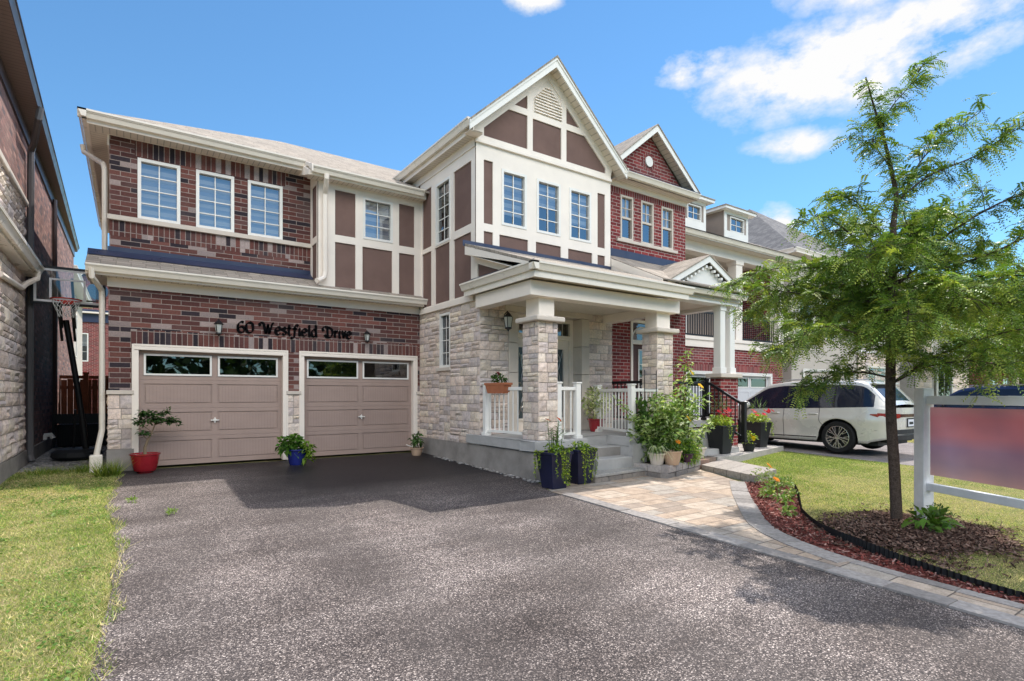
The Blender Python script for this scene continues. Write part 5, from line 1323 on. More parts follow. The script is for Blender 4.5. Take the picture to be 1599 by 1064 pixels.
for b, nn, rr in ((br[0], 45, .09), (br[1], 80, .12), (br[2], 120, .14), (br[3], 100, .12), (br[4], 40, .06), (((.0, 0, .8), (.12, 0, .86), (.2, 0, .9)), 120, .13), (((-.08, 0, .95), (-.05, 0, .98), (.04, 0, 1.0)), 50, .09)):
    for _ in range(nn):
        f = rng.random() ** .6; q = np.array(b[1]) * (1 - f) + np.array(b[2]) * f; P_.append(np.array(c) + q + rng.normal(0, rr * .45, 3) * np.array([1, 1, .45])); D_2.append(rng.normal(0, 1, 3) * np.array([1, 1, .25]))
fast_mesh('foliage', leaves(P_, D_2, .085, .048, rng, .15, .5), shades(len(P_), rng, (.045, .10, .030), .4, (.09, .16, .05), .2), M['leaf'], t)

t = thing('potted_plant', 'blue pot with leafy trailing houseplant between the two garage doors', 'potted plant', (2.60, 10.95, gz(10.95)))
c = Vector((2.60, 10.95, gz(10.95))); pot_round(t, c, .13, .19, .30, M['blueglaze'])
bush(t, c + Vector((-.12, -.02, .40)), (.22, .18, .16), 210, .12, .085, 6, (.085, .19, .03), (.14, .26, .04), .3, droop=.4)
bush(t, c + Vector((.16, -.12, .26)), (.14, .12, .20), 150, .10, .06, 7, (.16, .27, .035), (.25, .36, .05), .3, droop=.5, name='trailing_leaves')
t = thing('potted_plant', 'small beige pot with broad-leaved seedling in the corner by the right garage door', 'potted plant', (5.14, 11.10, gz(11.1)))
c = Vector((5.14, 11.10, gz(11.1))); pot_round(t, c, .09, .135, .17, M['beigepot']); m = MB(); m.tube([c + Vector((0, 0, .14)), c + Vector((.01, 0, .30)), c + Vector((.0, 0, .46))], [.008, .007, .004], 6); m.build('stem', M['stem'], t)
bush(t, c + Vector((0, 0, .34)), (.12, .12, .13), 60, .13, .07, 8, (.07, .14, .04), droop=.45)
m = MB(); m.tube([c + Vector((-.05, .02, .17)), c + Vector((-.22, .06, .24))], .008, 6); m.build('drip_tube', M['trim_white'], t)

t = thing('flower_box', 'terracotta flower box with small red blooms hung on the left porch railing', 'flower box', (5.555, 8.42, 1.30))
m = MB(); c = Vector((5.50, 8.40, 1.32)); a = Vector((-.03, .26, 0)); W_ = Vector((.09, 0, 0))
rings = [[c + a * k * s + W_ * j * s + Vector((0, 0, z)) for k, j in ((-1, -1), (-1, 1), (1, 1), (1, -1))] for s, z in ((.82, 0), (1, .15), (1.08, .15), (1.08, .19), (.95, .19), (.94, .15))]
for A, B in zip(rings[:-1], rings[1:]):
    for i in range(4): m.face([A[i], A[(i + 1) % 4], B[(i + 1) % 4], B[i]])
m.face(rings[0]); m.face(rings[-1]); m.build('box', M['terracotta'], t, bevel=.006)
bush(t, c + Vector((0, -.02, .26)), (.09, .20, .08), 130, .06, .05, 9, (.06, .13, .03)); flowers(t, [c + Vector((-.02, -.03, .36)), c + Vector((.0, .03, .38)), c + Vector((.02, -.0, .35))], .035, (.22, .02, .03), 4)

t = thing('potted_plant', 'red pot with a white-edged bushy plant on the porch beside the pier', 'potted plant', (7.95, 8.43, PZ))
c = Vector((7.95, 8.43, PZ)); pot_round(t, c, .12, .175, .27, M['redglaze']); m = MB()
for k in range(6): m.tube([c + Vector((0, 0, .18)), c + Vector((rnd.uniform(-.05, .05), rnd.uniform(-.05, .05), .35)), c + Vector((rnd.uniform(-.2, .25), rnd.uniform(-.15, .15), rnd.uniform(.5, .8)))], [.008, .006, .003], 5)
m.build('stem', M['woodstem'], t); bush(t, c + Vector((.03, 0, .60)), (.30, .26, .34), 620, .10, .06, 10, (.36, .42, .20), (.70, .70, .48), .5, droop=.2)

def navy_planter(x, y, label, seed, lilies):
    c = Vector((x, y, gz(y) + .012)); t = thing('tall_planter', label, 'planter', c, 'navy tapered planters by the porch corner'); pot_square(t, c, .27, .40, .56, M['navy'])
    trailing(t, c + Vector((0, 0, .56)), .40, .62, 15, seed, (.34, .42, .05), dirs=((0, -1), (-1, 0), (0, -1), (1, 0)))
    bush(t, c + Vector((0, 0, .60)), (.16, .16, .07), 160, .05, .035, seed + 1, (.16, .27, .04), LIME, .4)
    if lilies:
        m = MB(); rng = np.random.default_rng(seed); P_ = []; D_ = []; tips = []
        for k in range(9):
            q = Vector((rng.uniform(-.10, .12), rng.uniform(-.1, .1), 0)); h = rng.uniform(.28, .50); tip = c + q * 1.5 + Vector((0, 0, .56 + h)); tips.append(tip); m.tube([c + q + Vector((0, 0, .54)), c + q * 1.2 + Vector((0, 0, .56 + h * .5)), tip], [.006, .005, .003], 5)
            for i in range(24):
                f = rng.uniform(.1, .95); P_.append(np.array(c + q * (1 + .5 * f) + Vector((0, 0, .56 + h * f)))); D_.append([rng.normal(0, 1), rng.normal(0, 1), .4])
        m.build('stem', M['stem'], t); fast_mesh('foliage', leaves(P_, D_, .09, .014, rng, .1), shades(len(P_), rng, (.13, .22, .06), .3), M['leaf'], t)
        flowers(t, sorted(tips, key=lambda v: -v.z)[:2], .060, (.75, .13, .025), seed, petals=6); 
    return t
navy_planter(5.36, 6.62, 'navy planter with orange lilies and trailing lime creeper at the porch corner', 21, True)
navy_planter(5.98, 6.74, 'navy planter with only trailing lime creeper, beside the porch steps', 25, False)

# ------------------------------------------------------------------ front bed with stone edging
def block(mb, a, b, w, z0, z1, col, jit, r):
    a = Vector((*a, 0)); b = Vector((*b, 0)); d = (b - a).normalized(); n = Vector((-d.y, d.x, 0)); a += d * .004; b -= d * .004
    q = [a, b, b + n * w, a + n * w]; mb.prism([Vector((v.x + r.uniform(-jit, jit), v.y + r.uniform(-jit, jit), z1)) for v in q], (0, 0, z0 - z1), 0, col)
t = thing('stone_edging', 'two-course rough grey stone edging round the flower bed by the steps', 'edging', (7.6, 6.4, -.15)); mb = MB(); r = random.Random(9)
line = [(7.46, 6.93), (7.50, 6.36), (7.60, 6.26), (8.95, 6.62)]
for lev, (z0, z1) in enumerate(((-.2, -.06), (-.056, .07))):
    for (a, b) in zip(line[:-1], line[1:]):
        L = math.dist(a, b); n = max(1, round(L / .30)); s0 = 0
        for k in range(n):
            p = [a[i] + (b[i] - a[i]) * k / n for i in (0, 1)]; q = [a[i] + (b[i] - a[i]) * (k + 1) / n for i in (0, 1)]; g = r.uniform(.8, 1.2); base = (.40, .37, .36) if lev else (.27, .25, .24)
            block(mb, p, q, .16, z0, z1 + r.uniform(-.01, .01), tuple(x * g for x in base), .010, r)
M['rubble'] = stonemat('rubble_stone'); mb.build('stone_course', M['rubble'], t, bevel=.012)
t = thing('stone_step', 'broad low stone step with block face at the foot of the porch stairs', 'step', (6.9, 6.7, -.15)); mb = MB()
xs = [6.18, 6.52, 6.86, 7.14, 7.50]
for k in range(4):
    g = r.uniform(.85, 1.1); y_a = 6.56 + .10 * k / 4
    mb.prism([(xs[k] + .004, y_a + .02, -.055), (xs[k + 1] - .004, y_a + .045, -.055), (xs[k + 1] - .004, y_a + .10, -.055), (xs[k] + .004, y_a + .10, -.055)], (0, 0, -.2), 0, (.30 * g, .27 * g, .245 * g))
mb.prism([(6.18, 6.565, .0), (7.5, 6.67, .0), (7.5, 6.93, .0), (6.18, 6.93, .0)], (0, 0, -.052), 0, (.40, .39, .37)); mb.prism([(6.2, 6.66, -.055), (7.5, 6.75, -.055), (7.5, 6.93, -.055), (6.2, 6.93, -.055)], (0, 0, -.2), 0, (.3, .28, .27)); mb.build('stone_tread', M['rubble'], t, bevel=.01)
t = thing('stone_step', 'small brown stone step carrying a square grey pot at the bed corner', 'step', (9.3, 6.9, -.1)); mb = MB()
for k, (x, y) in enumerate(((9.02, 6.72), (9.38, 6.82))): mb.box(x, y, -.2, x + .35, y + .34, .03, 0, (.30 - .04 * k, .20, .16))
mb.build('stone_tread', M['rubble'], t, bevel=.012)
sheet('bed_soil', [(7.6, 6.95), (7.62, 6.42), (8.95, 6.75), (9.05, 7.3), (7.6, 7.2)], M['potsoil'], .20)

# tall leafy bush with yellow flowers
t = thing('flower_bush', 'tall pale green bush with yellow flowers growing in the stone-edged bed', 'bush', (8.35, 6.85, .0)); rng = np.random.default_rng(44); mb = MB(); P_ = []; D_ = []; tips = []
for k in range(85):
    bx, by = 8.30 + rng.normal(0, .24), 6.82 + rng.normal(0, .13); h = rng.uniform(.55, 1.35) if k > 6 else rng.uniform(1.6, 2.15)
    if k <= 6: bx = 8.62 + rng.normal(0, .10)
    lean = np.array([rng.normal(0, .28) + (bx - 8.3) * .6, rng.normal(0, .2) - .12, 0]) * (1 if k > 6 else .35); p0 = np.array([bx, min(by, 7.05), .05]); pts = [p0 + lean * f * f + np.array([0, 0, h * f]) for f in (0, .33, .66, 1)]; mb.tube(pts, [.009, .008, .006, .003], 5); tips.append(pts[-1])
    for i in range(int(h * (62 if k > 6 else 24))):
        f = rng.uniform(.12, 1); q = p0 + lean * f * f + np.array([0, 0, h * f]); P_.append(q + rng.normal(0, .03, 3)); D_.append([rng.normal(0, 1), rng.normal(0, 1), rng.normal(.1, .4)])
mb.build('stem', M['stem'], t); P_ = np.array(P_)
colz = shades(len(P_), rng, (.24, .35, .10), .4, (.52, .58, .32), .33)
fast_mesh('foliage', leaves(P_, D_, .125, .050, rng, .28), colz, M['leaf'], t)
fl = [(8.60, 6.72, 1.72), (8.50, 6.55, .92), (8.75, 6.75, 2.02)]
flowers(t, [(8.66, 6.62, 1.72), (8.30, 6.40, .86), (8.95, 6.62, 1.46)], .075, (.80, .50, .02), 3, petals=14); 
# lower plants of the bed
t = thing('ground_plant', 'bright green ferny clump hanging over the stone edging', 'plant', (8.5, 6.5, .08)); bush(t, (8.42, 6.56, .22), (.46, .18, .24), 800, .085, .025, 51, (.20, .34, .05), (.36, .44, .08), .35, droop=.35)
t = thing('climbing_vine', 'green vine climbing a thin trellis in front of the second stone column', 'vine', (7.95, 7.0, .1)); mb = MB(); rng = np.random.default_rng(52); P_ = []; D_ = []
for x in (7.80, 8.12): mb.tube([(x, 6.98, .05), (x, 6.98, 1.75)], .008, 5)
for z in (.5, .95, 1.4, 1.68): mb.tube([(7.80, 6.98, z), (8.12, 6.98, z)], .006, 5)
mb.build('trellis', M['black'], t); mb = MB()
for k in range(7):
    pts = [np.array([7.95 + rng.normal(0, .10), 6.97, .05])]; a = rng.uniform(0, 6)
    for i in range(9): pts.append(pts[-1] + np.array([.05 * math.cos(a + i * .9) - .028 * (i < 5), rng.normal(0, .012), .13]))
    mb.tube(pts, .006, 5)
    for i in range(70):
        f = rng.random() * 8.99; j = int(f); P_.append(pts[j] + (pts[j + 1] - pts[j]) * (f - j) + rng.normal(0, .03, 3)); D_.append(rng.normal(0, 1, 3))
mb.build('stem', M['stem'], t); fast_mesh('foliage', leaves(P_, D_, .085, .07, rng, .3), shades(len(P_), rng, (.075, .16, .035), .35, (.16, .26, .06), .25), M['leaf'], t)
t = thing('spider_plant', 'white-striped arching spider plant in a pale pot on the stone edging', 'potted plant', (7.58, 6.52, .07)); c = Vector((7.60, 6.52, .07)); pot_round(t, c, .10, .14, .2, M['caststone']); rng = np.random.default_rng(53); Q = []; cc = []
for k in range(70):
    a = rng.uniform(0, 6.28); dv = np.array([math.cos(a), math.sin(a), 0]); sv = np.array([-dv[1], dv[0], 0]); L = rng.uniform(.18, .36); h = rng.uniform(.08, .2); prev = np.array(c) + np.array([0, 0, .19]); col = np.array((.55, .58, .38) if rng.random() < .5 else (.20, .30, .09)) * rng.uniform(.8, 1.2)
    for i in range(4):
        f = (i + 1) / 4; nx = np.array(c) + np.array([0, 0, .19]) + dv * L * f + np.array([0, 0, h * math.sin(f * 2.6) - .16 * f * f]); w0, w1 = .011 * (1 - i / 4.6), .011 * (1 - (i + 1) / 4.3); Q.append([prev - sv * w0, prev + sv * w0, nx + sv * w1, nx - sv * w1]); cc.append(col); prev = nx
fast_mesh('foliage', Q, cc, M['leaf'], t)
t = thing('potted_plant', 'beige flower pot with orange marigold standing on the stone edging', 'potted plant', (7.82, 6.36, .07)); c = Vector((7.82, 6.37, .07)); pot_round(t, c, .11, .165, .24, M['beigepot'], .012); bush(t, c + Vector((0, 0, .28)), (.14, .14, .09), 120, .07, .03, 54, (.07, .14, .03)); flowers(t, [c + Vector((.05, -.08, .40))], .055, (.75, .26, .01), 5, petals=12)
t = thing('potted_plant', 'little purple pot with green sprigs half hidden under the bush', 'potted plant', (8.35, 6.50, .07)); c = Vector((8.36, 6.48, .07)); pot_round(t, c, .075, .115, .15, painted('purple_glaze', (.055, .018, .045), .3, .4)); bush(t, c + Vector((0, 0, .2)), (.11, .11, .08), 70, .06, .03, 55)
t = thing('potted_plant', 'square pale grey pot on the brown stone step beside the bush', 'potted plant', (9.35, 6.95, .03)); c = Vector((9.32, 6.98, .03)); pot_square(t, c, .19, .25, .22, M['caststone']); bush(t, c + Vector((-.05, 0, .30)), (.15, .12, .14), 90, .07, .03, 56, (.20, .30, .06), (.55, .35, .2), .2)

# planters of the twin
def dark_planter(x, y, label, seed):
    c = Vector((x, y, .012)); t = thing('tall_planter', label, 'planter', c, 'charcoal planters by the black stair railing'); pot_square(t, c, .30, .46, .62, M['charcoal']); rng = np.random.default_rng(seed)
    bush(t, c + Vector((0, 0, .68)), (.27, .25, .13), 420, .075, .045, seed, (.26, .36, .05), (.40, .46, .07), .4); trailing(t, c + Vector((.0, 0, .6)), .46, .42, 10, seed, (.32, .40, .06), dirs=((1, 0), (0, -1), (1, 0)))
    bush(t, c + Vector((0, 0, .95)), (.20, .16, .18), 46, .24, .012, seed + 3, (.14, .22, .07), None, 0, name='spiky_leaves', up=1.0, droop=.05)
    flowers(t, [c + Vector((rng.uniform(-.3, .3), rng.uniform(-.25, .05), rng.uniform(.78, .98))) for _ in range(8)], .06, (.62, .03, .045), seed, petals=8)
dark_planter(10.62, 7.34, 'charcoal planter of lime foliage and red blooms nearer the bush', 61)
dark_planter(12.75, 7.76, 'charcoal planter of lime foliage and red blooms next to the white car', 65)
t = thing('potted_plant', 'small yellow-flowered plant at the foot of the black stair railing', 'potted plant', (11.55, 7.25, .01)); c = Vector((11.55, 7.25, .012)); pot_round(t, c, .10, .14, .18, M['charcoal']); bush(t, c + Vector((0, 0, .3)), (.16, .14, .16), 120, .07, .04, 68, (.25, .33, .05)); flowers(t, [c + Vector((.02, -.1, .30)), c + Vector((-.06, -.1, .36))], .06, (.75, .55, .03), 6, petals=10)

# mulch chips, edging strip and marigolds
rng = np.random.default_rng(80)
def inside(poly, x, y):
    r_ = np.zeros(len(x), bool); n = len(poly)
    for i in range(n):
        (x0, y0), (x1, y1) = poly[i], poly[(i + 1) % n]
        if y0 == y1: continue
        r_ ^= ((y0 > y) != (y1 > y)) & (x < (x1 - x0) * (y - y0) / (y1 - y0) + x0)
    return r_
gzv = lambda y: np.where(y > 11.4, -.02, -.02 - .027 * (11.4 - np.maximum(y, -7.0)))
BED = [(8.62, 4.62), (8.9, 5.2), (8.45, 5.36)] + INN + [(5.5, -4)] + EDGE[::-1][1:]
def chips(name, poly, box, n, seed, cols, size=.05, off=.012, mound=None):
    rng = np.random.default_rng(seed); x = rng.uniform(box[0], box[2], n); y = rng.uniform(box[1], box[3], n); k = inside(poly, x, y) if poly else np.ones(n, bool); x, y = x[k], y[k]; m = len(x)
    z = gzv(y) + off + rng.uniform(0, .02, m)
    if mound:
        fr_ = np.sqrt(((x - mound[0]) / 1.2) ** 2 + ((y - mound[1]) / .85) ** 2) + .22 * np.sin(5 * x) * np.cos(7 * y); kk = rng.random(m) > np.clip((fr_ - .55) * 1.6, 0, .97); x, y, z = x[kk], y[kk], z[kk]; m = len(x)
        z = z + mound[3] * np.maximum(0, 1 - ((x - mound[0]) ** 2 + (y - mound[1]) ** 2) / mound[2] ** 2) ** 1.0
    p = np.stack([x, y, z], 1); d = unit(np.stack([rng.normal(size=m), rng.normal(size=m), rng.normal(0, .35, m)], 1)); s = unit(np.cross(d, np.array([0, 0, 1.0]) + rng.normal(0, .4, (m, 3)))); L = size * rng.uniform(.4, 1.2, (m, 1)); W = size * .28 * rng.uniform(.5, 1.3, (m, 1))
    c = np.array(cols)[rng.integers(0, len(cols), m)] * rng.uniform(.65, 1.3, (m, 1))
    return fast_mesh(name, np.stack([p - d * L / 2 - s * W / 2, p + d * L / 2 - s * W / 2, p + d * L / 2 + s * W / 2, p - d * L / 2 + s * W / 2], 1), c, M['grass'] if False else M['chip'])
M['chip'] = vcolmat('bark_chip', .95, .1, 0, .2, 40)
tag(chips('red_mulch', BED, (5.4, -1, 9, 5.5), 26000, 81, [(.21, .055, .045), (.30, .12, .10), (.12, .035, .03), (.34, .20, .17)]), 'red bark mulch', None, None, 'stuff')
MD = (7.15, 2.45, 1.05, .07)
mp = [(MD[0] + .86 * math.cos(a) * (1 + .12 * math.sin(3 * a) + .06 * math.sin(7 * a)), MD[1] + .60 * math.sin(a) * (1 + .1 * math.cos(2 * a) + .06 * math.cos(6 * a))) for a in np.linspace(0, 6.2, 24)]
mb = MB()
for i in range(24):
    for j in range(4):
        f0, f1 = j / 4, (j + 1) / 4; q = []
        for (k, f) in ((i, f0), (i + 1, f0), (i + 1, f1), (i, f1)):
            px_, py_ = mp[k % 24]; x = MD[0] + (px_ - MD[0]) * f; y = MD[1] + (py_ - MD[1]) * f; q.append((x, y, gz(y) + .012 + MD[3] * max(0, 1 - ((x - MD[0]) ** 2 + (y - MD[1]) ** 2) / MD[2] ** 2)))
        mb.face(q, 0, None, None, True)
tag(mb.build('mulch_mound', M['potsoil']), 'brown mulch mound under the tree', None, None, 'structure')
tag(chips('brown_mulch', None, (5.9, 1.45, 8.6, 3.5), 26000, 83, [(.11, .062, .048), (.16, .10, .078), (.07, .042, .034), (.22, .15, .12)], .055, .014, MD), 'brown bark mulch', None, None, 'stuff')
t = thing('garden_edging', 'black corrugated plastic lawn edging curving beside the red mulch', 'edging', (7.1, 3.72, gz(3.7))); mb = MB(); E_ = [Vector((*p, 0)) for p in EDGE]; pts = []
for a, b in zip(E_[:-1], E_[1:]):
    n = max(1, int((b - a).length / .025))
    for k in range(n): pts.append(a.lerp(b, k / n))
for i in range(len(pts) - 1):
    d = (pts[i + 1] - pts[i]).normalized(); n_ = Vector((-d.y, d.x, 0)); w0, w1 = (.008 if i % 2 else -.008), (.008 if (i + 1) % 2 else -.008); a, b = pts[i] + n_ * w0, pts[i + 1] + n_ * w1; h = .085 + .02 * math.sin(i * .06)
    mb.face([(a.x, a.y, gz(a.y) - .02), (b.x, b.y, gz(b.y) - .02), (b.x, b.y, gz(b.y) + h), (a.x, a.y, gz(a.y) + h)])
mb.build('edging_strip', M['black'], t)
GRP = 'marigolds in the red mulch bed'
for (x, y, lab, s, fl_, cl) in ((8.55, 5.05, 'leafy marigold clump with an orange bloom at the top end of the mulch bed', .22, 1, (.22, .30, .10)), (8.0, 4.62, 'marigold with orange bloom in the middle of the mulch bed', .15, 1, (.16, .26, .06)), (7.55, 4.45, 'small flowerless seedling in the mulch by the paving border', .11, 0, (.16, .26, .05)), (7.35, 4.1, 'low seedling in the mulch bed nearest the edging curve', .10, 0, (.14, .24, .05)), (6.75, 3.72, 'lone green seedling in the brightest red mulch', .09, 0, (.16, .26, .05)), (7.85, 4.25, 'pair of tiny green seedlings beside the black edging', .10, 0, (.18, .28, .06)), (8.62, 4.78, 'leafy sprout at the far tip of the black edging', .13, 0, (.18, .28, .06))):
    t = thing('marigold_plant', lab, 'flower', (x, y, gz(y)), GRP); bush(t, (x, y, gz(y) + s * .7), (s, s, s * .6), int(700 * s), .07, .035, int(x * 100), cl, (.4, .42, .2), .2)
    if fl_: flowers(t, [(x - .03, y - .06, gz(y) + s * 1.5)], .06, (.80, .27, .01), int(y * 100), petals=14)
t = thing('hosta_plant', 'broad-leaved green plant at the foot of the tree trunk', 'plant', (7.3, 2.35, gz(2.4))); bush(t, (7.27, 2.38, gz(2.4) + .16), (.26, .16, .09), 80, .17, .065, 90, (.12, .22, .04), droop=.3); bush(t, (7.7, 2.45, gz(2.4) + .16), (.18, .14, .12), 160, .06, .02, 91, (.06, .12, .03), name='fine_leaves')
for k, (x, y, s) in enumerate(((.02, 8.6, .05), (.40, 7.6, .05))):
    t = thing('weed', ('small weed at the very edge of the tarmac by the left lawn', 'small weed standing out alone on the tarmac')[k], 'weed', (x, y, gz(y)), 'weeds along the left drive edge'); bush(t, (x, y, gz(y) + .03), (s, s, .02), 60, .07, .010, 100 + k, (.20, .30, .06), up=.9)
# ------------------------------------------------------------------ street tree: honey locust
def honey_locust():
    base = Vector((7.41, 2.76, gz(2.76) + .06)); t = thing('honey_locust_tree', 'slender honey locust with airy feathery crown beside the white sign', 'tree', base)
    rng = np.random.default_rng(12); rr = random.Random(12)
    rt_ = Vector((.8227, -.5685, 0)); fw_ = Vector((.5685, .8227, 0)); S = 1 / 133.0
    def W(u, v, d=0.0):
        if u < 1385 and v > 350: u = 1385 + (u - 1385) * .84
        return base + rt_ * ((u - 1401) * S) + Vector((0, 0, (822 - v) * S - .06)) + fw_ * d
    def curve(pts, n=10):
        out = []; P = [Vector(p) for p in pts]; P = [P[0] * 2 - P[1]] + P + [P[-1] * 2 - P[-2]]
        for i in range(1, len(P) - 2):
            for k in range(n):
                s = k / n; a, b, c, d = P[i - 1:i + 3]; out.append(.5 * ((2 * b) + (c - a) * s + (2 * a - 5 * b + 4 * c - d) * s * s + (3 * b - a - 3 * c + d) * s ** 3))
        return out + [P[-2]]
    mb = MB(); trunk = curve([W(1401, 830), W(1397, 740), W(1391, 640), W(1391, 560), W(1393, 480), W(1394, 420)], 8); mb.tube(trunk, list(np.linspace(.062, .042, len(trunk))), 12)
    lead = curve([W(1394, 420), W(1398, 350, .03), (W(1400, 310)), W(1386, 262, -.05), W(1372, 205, -.05), W(1366, 170), W(1352, 120)], 8); mb.tube(lead, list(np.linspace(.040, .007, len(lead))), 8)
    mb.build('trunk', M['bark'], t, merge=True)
    # main limbs: picture-like outline on the near side, more limbs behind and in front of it
    limbs = [([(1394, 470, 0), (1330, 465, .2), (1255, 450, .35), (1165, 440, .4)], .026), ([(1394, 455, 0), (1345, 425, -.2), (1290, 385, -.35), (1225, 360, -.5), (1185, 372, -.55)], .026),
             ([(1394, 440, 0), (1350, 412, .3), (1300, 400, .6), (1220, 395, .9), (1160, 420, 1.0)], .022), ([(1394, 425, 0), (1370, 380, -.1), (1320, 330, -.25), (1285, 320, -.3)], .018),
             ([(1392, 560, 0), (1350, 545, -.2), (1290, 530, -.45), (1215, 520, -.6), (1165, 545, -.6)], .022), ([(1391, 590, 0), (1350, 580, .2), (1290, 590, .3), (1240, 615, .3)], .018),
             ([(1391, 600, 0), (1420, 570, -.2), (1470, 540, -.4), (1545, 520, -.6), (1620, 530, -.7)], .024), ([(1392, 575, 0), (1425, 540, .3), (1490, 510, .6), (1580, 500, .9), (1660, 520, 1.0)], .024),
             ([(1394, 450, 0), (1440, 415, .0), (1500, 395, .1), (1590, 400, .2), (1665, 430, .2)], .026), ([(1394, 430, 0), (1430, 390, -.3), (1490, 345, -.6), (1560, 330, -.8), (1620, 345, -.9)], .024),
             ([(1396, 400, 0), (1440, 370, .3), (1500, 360, .6), (1570, 375, .9)], .018), ([(1399, 330, .03), (1425, 290, .1), (1455, 240, .15), (1500, 200, .2), (1555, 160, .2)], .018),
             ([(1400, 315, 0), (1440, 280, -.1), (1500, 255, -.2), (1545, 225, -.25), (1590, 200, -.3)], .016), ([(1386, 265, -.05), (1350, 235, -.15), (1310, 228, -.2)], .010),
             ([(1372, 208, -.05), (1390, 170, 0), (1425, 130, .05), (1448, 95, .05)], .009), ([(1394, 490, 0), (1375, 470, -.5), (1355, 470, -1.0), (1345, 500, -1.45)], .020), ([(1394, 500, 0), (1410, 470, .5), (1420, 465, 1.1), (1415, 490, 1.6)], .020),
             ([(1393, 520, 0), (1340, 500, -.6), (1300, 500, -1.1), (1275, 530, -1.3)], .020), ([(1393, 510, 0), (1450, 480, -.6), (1490, 480, -1.1), (1520, 505, -1.4)], .020), ([(1394, 500, 0), (1460, 470, .7), (1500, 470, 1.3)], .018), ([(1394, 510, 0), (1330, 480, .7), (1290, 480, 1.3)], .018),
             ([(1392, 600, 0), (1410, 575, -.4), (1430, 570, -.8), (1445, 578, -1.0)], .012), ([(1394, 470, 0), (1350, 430, .5), (1260, 440, .9), (1190, 470, 1.1)], .016), ([(1394, 440, 0), (1360, 400, -.5), (1300, 420, -.9), (1230, 440, -1.1)], .016), ([(1397, 370, 0), (1370, 340, .3), (1330, 345, .5)], .012), ([(1394, 460, 0), (1370, 430, .7), (1345, 430, 1.4), (1330, 450, 2.0)], .018), ([(1394, 470, 0), (1410, 440, .7), (1435, 440, 1.4), (1450, 465, 2.0)], .018), ([(1394, 490, 0), (1430, 470, .6), (1470, 480, 1.3), (1500, 500, 1.9)], .018), ([(1394, 520, 0), (1350, 510, .6), (1310, 515, 1.2), (1285, 540, 1.7)], .018), ([(1394, 480, 0), (1400, 460, -.7), (1415, 470, -1.4), (1425, 500, -1.9)], .018), ([(1394, 500, 0), (1440, 490, -.6), (1480, 500, -1.2), (1510, 530, -1.6)], .018), ([(1394, 430, 0), (1390, 395, .6), (1380, 385, 1.2), (1375, 400, 1.6)], .016), ([(1394, 470, 0), (1460, 440, .2), (1540, 440, .3), (1640, 470, .2)], .02), ([(1394, 440, 0), (1470, 420, -.5), (1560, 380, -.7), (1650, 380, -.8)], .02), ([(1393, 530, 0), (1440, 500, -.1), (1520, 470, -.2), (1600, 470, -.3)], .02), ([(1393, 500, 0), (1440, 470, .3), (1480, 430, .6), (1540, 420, .9)], .018), ([(1394, 430, 0), (1420, 380, .2), (1450, 340, .3), (1520, 330, .3)], .016), ([(1394, 520, 0), (1370, 500, .1), (1340, 500, .0), (1300, 490, -.1)], .016), ([(1397, 360, 0), (1450, 335, .2), (1490, 310, .5), (1530, 300, .6)], .012)]
    Q = []; C = []; up = np.array([0, 0, 1.0])
    def frond(p, d, L, col):
        """a pinnate leaf: a drooping stalk with pairs of small leaflets"""
        d = unit(np.array(d)); n = 9; s0 = unit(np.cross(d, up + rng.normal(0, .35, 3))); nn = np.cross(s0, d)
        for i in range(n):
            f = (i + 1) / n; q = p + d * L * f - up * (.42 * L * f * f); dd = unit(d - up * .8 * f)
            l = .030 * (1 - .35 * abs(f - .45)) * 1.3; w = l * .44
            for s in (-1, 1):
                ax = unit(s0 * s + dd * .45 + nn * rng.normal(0, .25) - up * .15); sd = unit(np.cross(ax, nn)); b = q; Q.append([b, b + ax * l * .5 + sd * w * .5, b + ax * l, b + ax * l * .5 - sd * w * .5]); C.append(col * rng.uniform(.85, 1.15))
    def col_at(z, side):
        k = rng.random(); base_ = np.array((.12, .20, .042)) if k < .36 else (np.array((.21, .31, .06)) if k < .76 else np.array((.38, .43, .09)))
        return base_ * rng.uniform(.7, 1.35)
    hz0 = base.z
    for pts, r0 in limbs:
        P = curve([W(*p) for p in pts], 8); m = MB(); m.tube(P, list(np.linspace(r0 * .68, .0035, len(P))), 7); b = m.build('branch', M['bark'], t, merge=True)
        L = sum((P[i + 1] - P[i]).length for i in range(len(P) - 1)); tw = MB(); n = int(L * 17); airy = pts[0][1] < 340
        if airy: n = int(L * 19)
        for k in range(n):
            f = (k + rr.random()) / n; f = .14 + .86 * f; x = f * (len(P) - 1.001); j = int(x); p = P[j].lerp(P[j + 1], x - j); dl_ = (P[j + 1] - P[j]).normalized()
            out = Vector(rng.normal(0, 1, 3)); out.z = out.z * .45 + .12; out = (out.normalized() * .9 + dl_ * .7).normalized(); Lt = rr.uniform(.16, .46) * (1.0 if not airy else .75) * (1.15 - .45 * f)
            tp = [p, p + out * Lt * .5 + Vector((0, 0, .02)), p + out * Lt + Vector((0, 0, -.05))]; tw.tube(tp, [.005, .004, .002], 4, 0, None, False); nf = max(6, int(Lt * 44)) if not airy else max(5, int(Lt * 36))
            for q in range(nf):
                g = (q + rr.random()) / nf; pp = np.array(tp[0].lerp(tp[1], g * 2) if g < .5 else tp[1].lerp(tp[2], g * 2 - 1)); dv = np.array(out) * .5 + rng.normal(0, .8, 3) * np.array([1, 1, .6]) + np.array([0, 0, -.1]); frond(pp, dv, rng.uniform(.12, .22), col_at(pp[2], dv))
        if tw.v: tw.build('twigs', M['bark'], b)
    for k in range(26):                                          # fronds straight off the leader
        j = rr.randrange(int(len(lead) * .25), len(lead)); 
        for _ in range(7): frond(np.array(lead[j]) + rng.normal(0, .03, 3), rng.normal(0, 1, 3) * np.array([1, 1, .4]), rng.uniform(.10, .18), col_at(0, 0))
